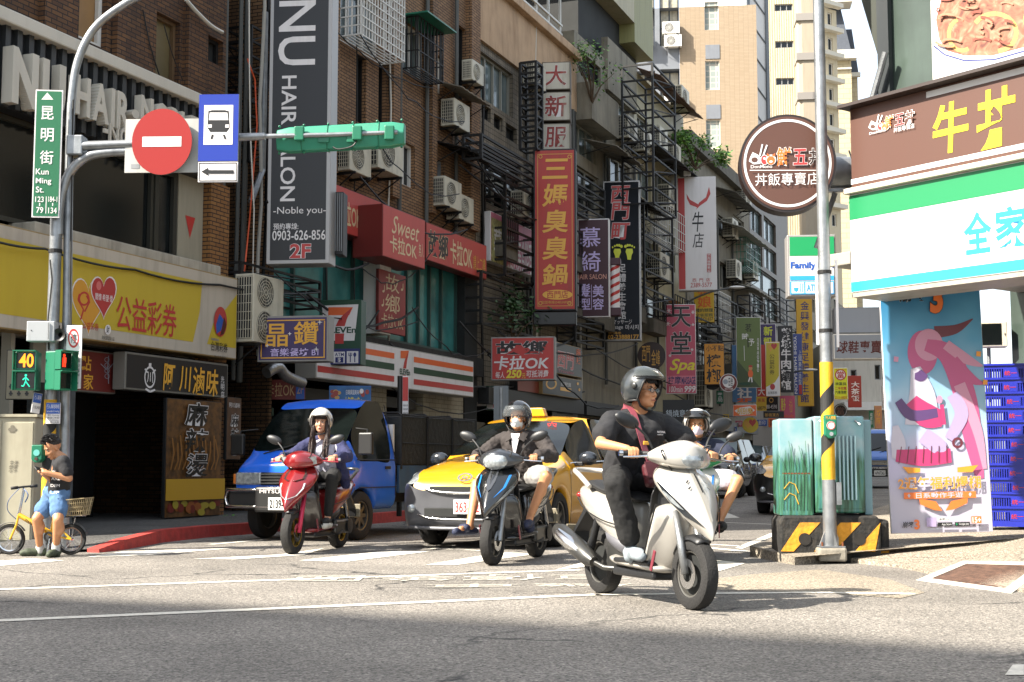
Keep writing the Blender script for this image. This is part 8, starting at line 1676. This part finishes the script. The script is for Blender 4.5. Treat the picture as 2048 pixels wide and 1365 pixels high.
m.obj('mudguard',mt('mudguard_grey','#3a3a3a',.4),bk,smooth=60);m=MB();m.ring(0,0,.03,.05,-.035,-.03,24);m.xf(Matrix.Translation(Lc(100,1074)));m.tube([Lc(100,1074,-.04),Lc(93,1090,-.05)],.008,6);m.obj('crank',GUN,bk);m=MB();put_text(m,'TIANFAR',0,0,.14,.026,-.027,.03);a=atan2(Lc(60,1043).z-Lc(84,1058).z,Lc(60,1043).x-Lc(84,1058).x)+pi;m.xf(Matrix.Translation(Lc(50,1042)) @ Matrix.Rotation(-a,4,'Y'));m.obj('lettering',BKL,bk)
b0,b1,b2,b3=Lc(128,1032),Lc(172,1030),Lc(178,996),Lc(135,1000);bs=MB();Dp=.12
def bp2(u,v,y): p=b0.lerp(b1,u).lerp(b3.lerp(b2,u),v);return p+V3((0,y*(1+.25*v),0))
for y in (-Dp,Dp):
    for i in range(12): bs.tube([bp2(i/11,0,y),bp2(i/11,1,y)],.003,4)
    for v in (0,.25,.5,.75,1): bs.tube([bp2(0,v,y),bp2(1,v,y)],.0035 if v<1 else .006,4)
for u in (0,1):
    for i in range(8): q=-Dp+2*Dp*i/7;bs.tube([bp2(u,0,q),bp2(u,1,q)],.003,4)
    for v in (0,.5,1): bs.tube([bp2(u,v,-Dp),bp2(u,v,Dp)],.004,4)
for i in range(8): bs.tube([bp2(i/7,0,-Dp),bp2(i/7,0,Dp)],.003,4)
bs.obj('basket',mt('wire_pale','#a08e6a',.45,.4),bk);MB().tube([Lc(150,1036),Lc(146,1060),Lc(142,1079)],.006,5).tube([Lc(128,1034),Lc(172,1032)],.008,5).obj('rack',CHROME,bk);MB().tube([Lc(98,1078,-.05),Lc(94,1109,-.09)],.009,6).obj('kick_stand',CHROME,bk)
# man: coordinates straight from the photo plane, leaning on the saddle
mo=G(105,1110);mt_=thing('person','man in black T-shirt and denim shorts reading his phone on the bicycle','person',(mo.x,BY-.1,0));Q=lambda px,py,dy=0.: bq(px,py,dy)-V3((mo.x,BY-.1,0))
hc=Q(107,896,-.12);f=V3((-.72,-.55,-.5));M3=frame(f);hs=.86;m=MB();head(m,hc,M3,hs)
sh=Q(124,921,-.1);hip=Q(113,992,.0);capsule(m,hc+V3((.01,.01,-.05)),sh+V3((0,0,.02)),.045,.052);lat=V3((.55,-.72,0)).normalized()*-1   # towards his left hand
lat=V3((-.5,-.80,0)).cross(V3((0,0,1))).normalized()
SL,SR_=sh+V3((.055,-.13,-.02)),sh+V3((-.07,.12,-.02));capsule(m,SL,SR_,.06);capsule(m,sh+V3((0,0,-.06)),hip,.09,.088)
WL,WR=Q(93,946,-.33),Q(86,948,-.22);EL,ER=Q(138,957,-.26),Q(108,962,-.05)
for S_,E_,W_ in ((SL,EL,WL),(SR_,ER,WR)): capsule(m,S_,E_,.044,.036);capsule(m,E_,W_,.036,.023)
ph=Q(83,940,-.30)
for W_,dy,sgn in ((WL,-.02,1),(WR,.02,-1)):
    pc=ph+V3((.012,dy*1.6,-.012));capsule(m,W_,pc+V3((.02,0,-.008)),.023,.022)
    for j in range(4): b=pc+V3((-.012*j+.02,0,-.004));capsule(m,b,b+V3((-.012,-dy*1.2,-.012)),.0085,.008,8);capsule(m,b+V3((-.012,-dy*1.2,-.012)),b+V3((-.03,-dy*1.9,.004)),.008,.0068,8)
    capsule(m,pc+V3((.02,0,.008)),pc+V3((-.012,-dy*.9,.024)),.010,.008,8)
HL,HR=hip+V3((.05,-.07,0)),hip+V3((-.05,.06,0));KL,KR=Q(116,1040,-.26),Q(74,1038,-.12);FL_,FR_=Q(112,1094,-.16),Q(80,1098,-.02)
for H_,K_,F_ in ((HL,KL,FL_),(HR,KR,FR_)): capsule(m,H_,K_,.074,.050);capsule(m,K_,F_,.050,.031);m.ell(K_.lerp(F_,.3)+V3((.02,.01,0)),.044,.044,.08)
blob('body',m,SKIN,mt_,.0055,5)
m=MB();capsule(m,SL+V3((-.02,.03,-.03)),SR_+V3((.02,-.03,-.03)),.082);capsule(m,SL,SR_,.068)
for d in (V3((.03,-.05,0)),V3((-.03,.05,0))): capsule(m,sh+d+V3((0,0,-.09)),hip+d+V3((.0,0,.03)),.094,.104)
for S_,E_ in ((SL,EL),(SR_,ER)): capsule(m,S_,S_.lerp(E_,.62),.062,.064)
blob('t_shirt',m,TSH,mt_,.009,5,.016,.07);m=MB();capsule(m,HL+V3((0,0,.03)),HR+V3((0,0,.03)),.104)
for H_,K_ in ((HL,KL),(HR,KR)): capsule(m,H_,H_.lerp(K_,.66),.092,.082)
blob('denim_shorts',m,CTX('denim','#4a6a90',var=.35,vs=9),mt_,.009,4,.018,.06);m=MB();sk=MB()
for F_,d in ((FL_,V3((-.02,-.13,0))),(FR_,V3((-.15,-.05,0)))): shoe(m,F_+V3((0,0,-.03)),V3((F_.x,F_.y,.02))+d,.95);capsule(sk,F_+V3((0,0,.02)),F_+V3((0,0,-.03)),.041,.042)
blob('shoes',m,mt('shoe_olive','#3a4230',.7,var=.5,vs=25),mt_,.007,3);blob('socks',sk,CTX('sock_white','#a9a9a6'),mt_,.007,2);face_parts(mt_,hc,M3,hs)
f,l,u=M3;m=MB();rh=random.Random(5)
m.ell(V3(hc)-f*.02+u*.05,.09*hs,.082*hs,.075*hs,16,10,Matrix((f,l,u)).transposed().to_4x4())
for k in range(170):
    a,b=rh.random()*2*pi,rh.random()*1.25;d=(f*sin(b)*cos(a)+l*sin(b)*sin(a)+u*cos(b));p=V3(hc)-f*.012+u*.04+V3((d.x*.085,d.y*.085,d.z*.085))*hs
    if (p-V3(hc)).dot(f)>.062 and (p-V3(hc)).dot(u)<.07: continue
    m.tube([p,p+d*.014+u*.012+f*.008,p+d*.016+u*.022+f*.02+l*(rh.random()-.5)*.02],[.009,.007,.001],5)
m.obj('hair',mt('hair_black'),mt_,smooth=60);m=MB();n_=V3((-.30,-.95,0)).normalized();s2=n_.cross(V3((0,0,1))).normalized();p0=sh+n_*.142+V3((.035,0,-.11))
for i,tx in enumerate(('YOU','ARE','DEM','UP')):
    q=MB();put_text(q,tx,-.05,-.013,.05,.013,0,0);q.v=[tuple(p0+s2*-x*-1*(-1)+V3((0,0,z-.065*i))+n_*(-.00+.004*i)) for x,y,z in q.v];m.add(q.v,q.f)
m.obj('shirt_print',WS,mt_)
pt_=thing('mobile_phone','black mobile phone held by the man on the bicycle','phone',ph+V3((mo.x,BY-.1,0)));MB().box(-.07,.07,-.034,.034,-.004,.004).obj('case',BLK,pt_,bev=.004,rot=(.5,.25,.9));MB().box(-.065,.065,-.031,.031,.0042,.005).obj('screen',mt('phone_screen','#0d1418',.1),pt_,rot=(.5,.25,.9))

# ------------------------------------------------ clutter on the facades
for i,(px,py,k,dy,f,lab) in enumerate((
    (684,352,1.0,0,1,'small air conditioner right beside the tall black sign'),(738,350,1.25,0,1,'large air conditioner under the end of the green signal'),(892,262,1.0,0,1,'air conditioner under the upper grey awning of the tan brick wall'),
    (930,170,.8,0,1,'small air conditioner high on the tan brick wall by the orange parapet'),(872,420,1.05,0,1,'front air conditioner of the pair above the karaoke band'),(902,446,.95,0,1,'rear air conditioner of the pair above the karaoke band'),
    (1052,180,1.0,0,1,'air conditioner beside the topmost weathered white box'),(1030,442,1.1,0,1,'air conditioner above the pink fascia with a food photo'),(1238,284,1.2,0,1,'front air conditioner on the grey concrete building'),(1270,310,1.2,0,1,'rear air conditioner on the grey concrete building'),
    (1302,302,1.2,0,1,'air conditioner on the metal-clad wall inside the steel frame'),(1330,332,1.2,0,1,'lower air conditioner on the metal-clad wall near the horned sign'),(1345,222,1.3,0,1,'air conditioner under the rusty awning'),(1448,478,1.3,0,1,'air conditioner beside the white horned sign'),
    (1476,420,1.3,0,1,'air conditioner high on the grey balcony building'),(1455,560,1.3,0,1,'air conditioner below the pale awnings of the balcony building'),(1490,560,1.3,0,1,'air conditioner beside the green caged balcony'),(1300,560,1.4,0,1,'air conditioner behind the ribbed massage sign'),(1392,815,1.3,-.3,2,'twin-fan air conditioner beside the noodle shop sign'),(1320,420,1.3,0,1,'air conditioner between the massage sign and the horned sign'))):
    aircon(FAC,px,py,0,lab,dy,k,f)
aircon(FAC,492,690,0,'tall twin-fan air conditioner at the end of the yellow sign',-.25,1.05,2)
t=thing_f('silver_duct','shiny bent silver duct below the twin-fan air conditioner','duct',FAC,FAC.x(478),-.5,2.2);MB().tube(sm([(0,0,.1),(.25,-.05,.2),(.5,-.05,.08),(1.0,-.05,0)],6),.09,14).obj('duct',mt('duct_foil','#a5a5a5',.3,.9,bump=.5,bs=25),t,smooth=60)
for rect,dy,dep,n,lab in (((962,300,1066,345),-.9,.4,3,'horizontal steel frame holding the tall red sign'),((1010,345,1066,560),-.5,.5,7,'tall steel frame behind the tall red sign'),((962,560,1062,660),-.4,.5,4,'rusting frame with creepers below the pink fascia'),((1072,128,1084,300),-.7,.4,8,'slim steel frame left of the weathered white boxes'),((1153,365,1208,440),-.6,.5,4,'steel frame between the tall red sign and the massage sign'),((1306,152,1350,420),-1.6,.9,9,'tall empty steel frame in front of the metal-clad wall'),((1288,420,1345,620),-.8,.6,6,'steel frame between the massage sign and the horned sign'),((1395,645,1440,690),-.8,.5,3,'small steel frame above the amber sign'),((1436,600,1474,700),-.8,.6,4,'steel frame left of the olive banner'),((1500,600,1530,652),-.8,.5,3,'steel frame above the dark purple sign'),((1560,590,1594,655),-.6,.5,3,'steel frame above the tall black brush sign'),((1150,640,1207,690),-.5,.5,3,'steel frame under the plum salon sign'),((480,545,640,600),-.3,.5,3,'pipe frame over the purple light box sign'),((500,60,536,330),.2,.5,9,'narrow scaffold beside the tall black sign')):
    truss(FAC,rect,lab,dy,dep,n,.03 if rect[0]>940 else .022)
rc_=random.Random(11)
for i in range(26):
    x0=rc_.choice((470,560,660,760,880,960,1040,1150,1270));x1=x0+rc_.randint(120,300);z0=rc_.uniform(3.,9.5) if i>8 else rc_.uniform(2.8,4.2);dy=-rc_.uniform(.15,.7);xa,xb=FAC.x(x0),FAC.x(min(x1,1480));za,zb_=z0,z0+rc_.uniform(-.8,.8);q=[]
    for k in range(13): f=k/12;q.append(FAC.w(xa+(xb-xa)*f,dy,za+(zb_-za)*f-.45*4*f*(1-f)*rc_.uniform(.9,1.1)))
    o=MB().tube(q,rc_.choice((.012,.018,.024)),5).obj('cable',WIREB,smooth=60);tag(o,'black cable strung in front of the left facades','cable','black cables along the left facades')
for i in range(16):
    x=FAC.x(rc_.choice((500,520,640,700,770,935,948,958,1070,1146,1152,1270,1372))+rc_.randint(-4,4));dy=-rc_.uniform(.03,.12);z1=rc_.uniform(7,12);q=[FAC.w(x+.05*sin(k*1.7+i),dy,2.6+(z1-2.6)*k/8) for k in range(9)];o=MB().tube(q,rc_.choice((.012,.02,.03)),5).obj('cable',WIREB if i % 3 else WIREW,smooth=60);tag(o,'thin cable running down the wall between left shop fronts' if i % 3 else 'pale cable running down a left facade','cable','cables running down the left facades' if i % 3 else 'pale cables running down the left facades')
# shop-front clutter on the ground floors
GL=[mt('shop_warm','#7a5a3a',.6,var=.4,vs=4),mt('shop_teal','#27474a',.5,var=.4,vs=4),mt('shop_pale','#8a8577',.6,var=.3,vs=4),mt('shop_rust','#6a2a1c',.6,var=.3,vs=4),mt('shop_green','#274a34',.6),mt('shop_dark','#232322',.5)]
for b,x0,x1 in ((C,.1,C.X(1150)),(Dd,.1,Dd.X(1272)),(E,.1,E.X(1372)),(Ff,.1,Ff.X(1502)),(B,B.X(560),B.X(735)),(B,B.X(776),B.X(842))):
    x=x0
    while x<x1-.4:
        w_=rc_.uniform(.35,1.0);y=rc_.uniform(.2,1.2);b.part('shop_display',MB().box(x,min(x+w_,x1-.05),y,y+.1,.14,rc_.uniform(1.1,2.2)),GL[rc_.randint(0,5)]);x+=w_+rc_.uniform(.05,.4)
    b.part('shop_fascia',MB().box(x0,x1-.1,-.28,-.02,2.25,2.62) if b is not B else MB().box(x0,x1-.1,.06,.1,2.0,2.2),GL[5])
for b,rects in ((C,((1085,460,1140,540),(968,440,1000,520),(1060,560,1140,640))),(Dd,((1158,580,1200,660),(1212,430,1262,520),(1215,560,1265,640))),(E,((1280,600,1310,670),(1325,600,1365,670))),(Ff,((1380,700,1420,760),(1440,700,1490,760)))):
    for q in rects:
        x0,z0,x1,z1=b.rc(q);b.part('shaded_balcony',MB().box(x0,x1,-.45,-.01,z0,z0+(z1-z0)*.4),PLASD);b.part('window_bay',MB().box(x0+.05,x1-.05,-.06,-.004,z0+(z1-z0)*.4+.01,z1),GLASS);m=MB()  # dark plaster carries the shade of the lower storeys in its colour
        for i in range(9): xx=x0+(x1-x0)*i/8;m.box(xx-.015,xx+.015,-.46,-.43,z0+(z1-z0)*.4,z1)
        for k in range(3): zz_=z0+(z1-z0)*(.4+.3*k);m.box(x0,x1,-.465,-.435,zz_-.015,zz_+.015)
        b.part('window_grille',m,IRON)
for b,pxs in ((B,(600,652,790,845,905)),(C,(1050,1143)),(Dd,(1208,1268)),(E,(1312,)),(Ff,(1435,1465))):
    for px in pxs: x=b.X(px);b.part('drain_pipe',MB().tube([(x,-.07,3.2 if b is not B else 5.8),(x,-.07,13 if b is B else 10.5)],.045,8),mt('pipe_grey'))
for px,y0,y1 in ((1470,455,640),(1150,130,330),(1274,250,420)): MB().tube(sm([(FAC.x(px)-0,0,0),(FAC.x(px)+.02,0,1)],2),.01).v
# foliage
def plant(name,label,fr,rect,n,cols,dy=0.,spread=.5,trunk=True,leaf=.07,cat='plant'):
    x0,y0,x1,y1=rect;xm,ym=(x0+x1)/2,(y0+y1)/2;xa,xb=fr.at(x0,ym,dy)[0],fr.at(x1,ym,dy)[0];zt,zb_=fr.at(xm,y0,dy)[1],fr.at(xm,y1,dy)[1];t=thing_f(name,label,cat,fr,(xa+xb)/2,dy,zb_);w_,h_=(xb-xa)/2,zt-zb_;rp=random.Random(len(label));cl=[(rp.uniform(-.75,.75)*w_,rp.uniform(-spread,spread),rp.uniform(.3,.95)*h_,rp.uniform(.18,.4)*min(w_,h_)) for _ in range(9)]
    for ci,c in enumerate(cols):
        m=MB()
        for i in range(n//len(cols)):
            cx,cy,cz,r=cl[rp.randrange(9)];d=V3((rp.gauss(0,1),rp.gauss(0,1),rp.gauss(0,1))).normalized()*r*rp.random()**.4;p=V3((cx,cy,cz))+d;a=V3((rp.uniform(-1,1),rp.uniform(-1,1),rp.uniform(-.6,.6))).normalized();b=a.orthogonal().normalized();L_=leaf*rp.uniform(.6,1.3);m.add([p,p+a*L_*.5+b*L_*.28,p+a*L_,p+a*L_*.5-b*L_*.28],[(0,1,2,3)])
        m.obj('foliage',c,t)
    m=MB()
    for i in range(9): cx,cy,cz,r=cl[i];m.tube([(0,0,0),(cx*.4,cy*.4,cz*.55),(cx,cy,cz)],[.03,.018,.006],5)
    m.obj('stem',mt('bark','#4a3a28',.9),t);return t
LF1,LF2,LF3=mt('leaf_green','#3f6a24',.6),mt('leaf_light','#6a8f35',.6),mt('leaf_dark','#274519',.6)
plant('roof_shrub','bright green shrub growing on the grey roof below the tan tower',FAC,(1366,280,1414,338),1300,(LF1,LF2,LF2),-.6,.8,leaf=.16)
plant('terrace_bush','thin bush spilling over the roof terrace of the concrete building',FAC,(1148,92,1218,205),420,(LF1,LF3,LF2),-.5,.4,leaf=.12);plant('creeper','dark creeper in the frame below the pink fascia',FAC,(985,575,1062,690),420,(LF3,LF3),-.35,.3,leaf=.13);plant('kerb_weed','small weed growing at the foot of the food posters',FPL,(455,1030,480,1050),60,(LF1,),-.2,.1,leaf=.05)
# far thin street lamps, notices on poles
for q,lab in (((1375,606,1474,575,46),'slim street lamp arm reaching over the street by the pink spa sign'),((1552,762,1622,740,56),'slim street lamp arm in front of the tall black brush sign')):
    a,b=P(q[0],q[1],q[4]),P(q[2],q[3],q[4]-1);t=thing('street_lamp',lab,'street lamp',a);d=b-a;MB().tube(sm([(0,0,-.5),(.02,0,0),tuple(d*.5+V3((0,0,.12))),tuple(d)],5),.035,8).obj('arm',GAL,t,smooth=60);MB().ell(d*1.0,.28,.12,.05).obj('lamp_head',WHT,t,smooth=60)
pp=G(806,1012,.14);
t=thing_f('notice_post','dark post with a red and white notice strip by the store','post',FP(806,19.8,-4),0,0,.14);zn=P(806,755,19.8).z-.14;MB().tube([(-.05,0,0),(-.05,0,zn+.02)],.04,10).obj('post',BLK,t);MB().box(-.01,.075,-.02,.0,P(806,828,19.8).z-.14,zn+.02).obj('strip',WS,t);MB().box(-.008,.073,-.024,-.021,zn-.35,zn+.0).obj('red_part',RED,t);m=MB()
for i in range(6): put_text(m,'停車收費',-.003,zn-.43-i*.055,.07,zn-.40-i*.055,-.022,0)
m.obj('lettering',BKL,t)
t=thing_f('sign_post','grey metal sign seen from behind on a post beside the store sign','post',FP(1002,22,-4),0,0,.1);MB().tube([(0,.03,0),(0,.03,P(1002,775,22).z-.1)],.04,12).obj('post',GAL,t,smooth=50);MB().box(-.12,.12,.0,.012,P(1002,842,22).z-.1,P(1002,772,22).z-.1).obj('plate',mt('plate_grey','#6a6f72',.5,.4,stain=.3),t)
# parked scooters down the street
proto=D.objects['motor_scooter.001']
for i,(px,Y,a,lab) in enumerate(((1440,34,60,'parked scooter nearest the black car behind the masked rider'),(1452,38,64,'second parked scooter in the row before the black wagon'),(1463,43,66,'third parked scooter in the row before the black wagon'),(1472,47,70,'last parked scooter in the row beside the black wagon'))):
    p=P(px,935,Y);c=dup(proto,(p.x,p.y,road_z(Y)),HEAD+R(a),lab);c['group']='scooters parked along the far kerb'

for px,py,w_,h_,c,n,txt in ((1402,842,14,22,RED,'red','快剪'),(1416,800,18,12,WS,'white','小吃'),(1440,795,14,26,GRN,'green','藥局'),(1452,838,12,18,YEL,'yellow','便當'),(1478,848,14,12,PINK,'pink','美甲'),(1524,846,20,12,BLU,'blue','影印'),(1544,846,14,18,ORG,'orange','豆花'),(1578,842,14,10,BRN,'brown','咖啡'),(1382,868,16,18,OLV,'olive','茶'),(1420,866,20,10,PUR,'purple','KTV')):
    s=Sign('shop_sign','tiny %s sign low among the far shop fronts behind the riders' % n,'sign',FP(px,fd(px)-1.5,-6),(px-w_/2,py-h_/2,px+w_/2,py+h_/2),c,c,.1,.01,'tiny signs low in the far street');(s.v if h_>w_ else s.t)(txt,(px-w_*.35,py-h_*.38,px+w_*.35,py+h_*.38),BKL if c in (WS,YEL,ORG) else WS,.02);s.done()

# ------------------------------------------------ separate pieces of one kind become parts of their own
def islands(me):
    par=list(range(len(me.vertices)))
    def find(i):
        while par[i] != i: par[i]=par[par[i]];i=par[i]
        return i
    for e in me.edges: a,b=find(e.vertices[0]),find(e.vertices[1]);par[a]=b
    g={}
    for p in me.polygons: g.setdefault(find(p.vertices[0]),[]).append(p)
    return g
for o in list(D.objects):
    if o.type != 'MESH' or o.data.users>1 or o.name.split('.')[0] not in ('pier','cornice','band','spandrel','shop_pier','shop_frame','drain_pipe','upright','bracket','bolt','clamp','wiper','fork','shoes','socks','soles','latch','cooling_rib','hook','gusset','fan_opening','cap','mudguard','grip','painted_leaf','fascia_slat','shop_shutter','star','snowflake'): continue
    g=list(islands(o.data).values())
    if not 1<len(g)<=40: continue
    me0=o.data
    for k,polys in enumerate(g):
        m=MB();mp={}
        for p in polys:
            f=[]
            for i in p.vertices:
                if i not in mp: mp[i]=len(m.v);m.v.append(tuple(me0.vertices[i].co))
                f.append(mp[i])
            m.f.append(f)
        me=D.meshes.new(me0.name);me.from_pydata(m.v,[],m.f);me.materials.append(me0.materials[0])
        if me0.polygons[0].use_smooth: me.shade_smooth()
        c=o if k==0 else o.copy();c.data=me
        c.name=c.name if k==0 else o.name.split('.')[0]
        if c.name.split('.')[0] in ('shoes','socks','soles'): c.name=c.name.split('.')[0][:-1]
        if k: COL.objects.link(c)
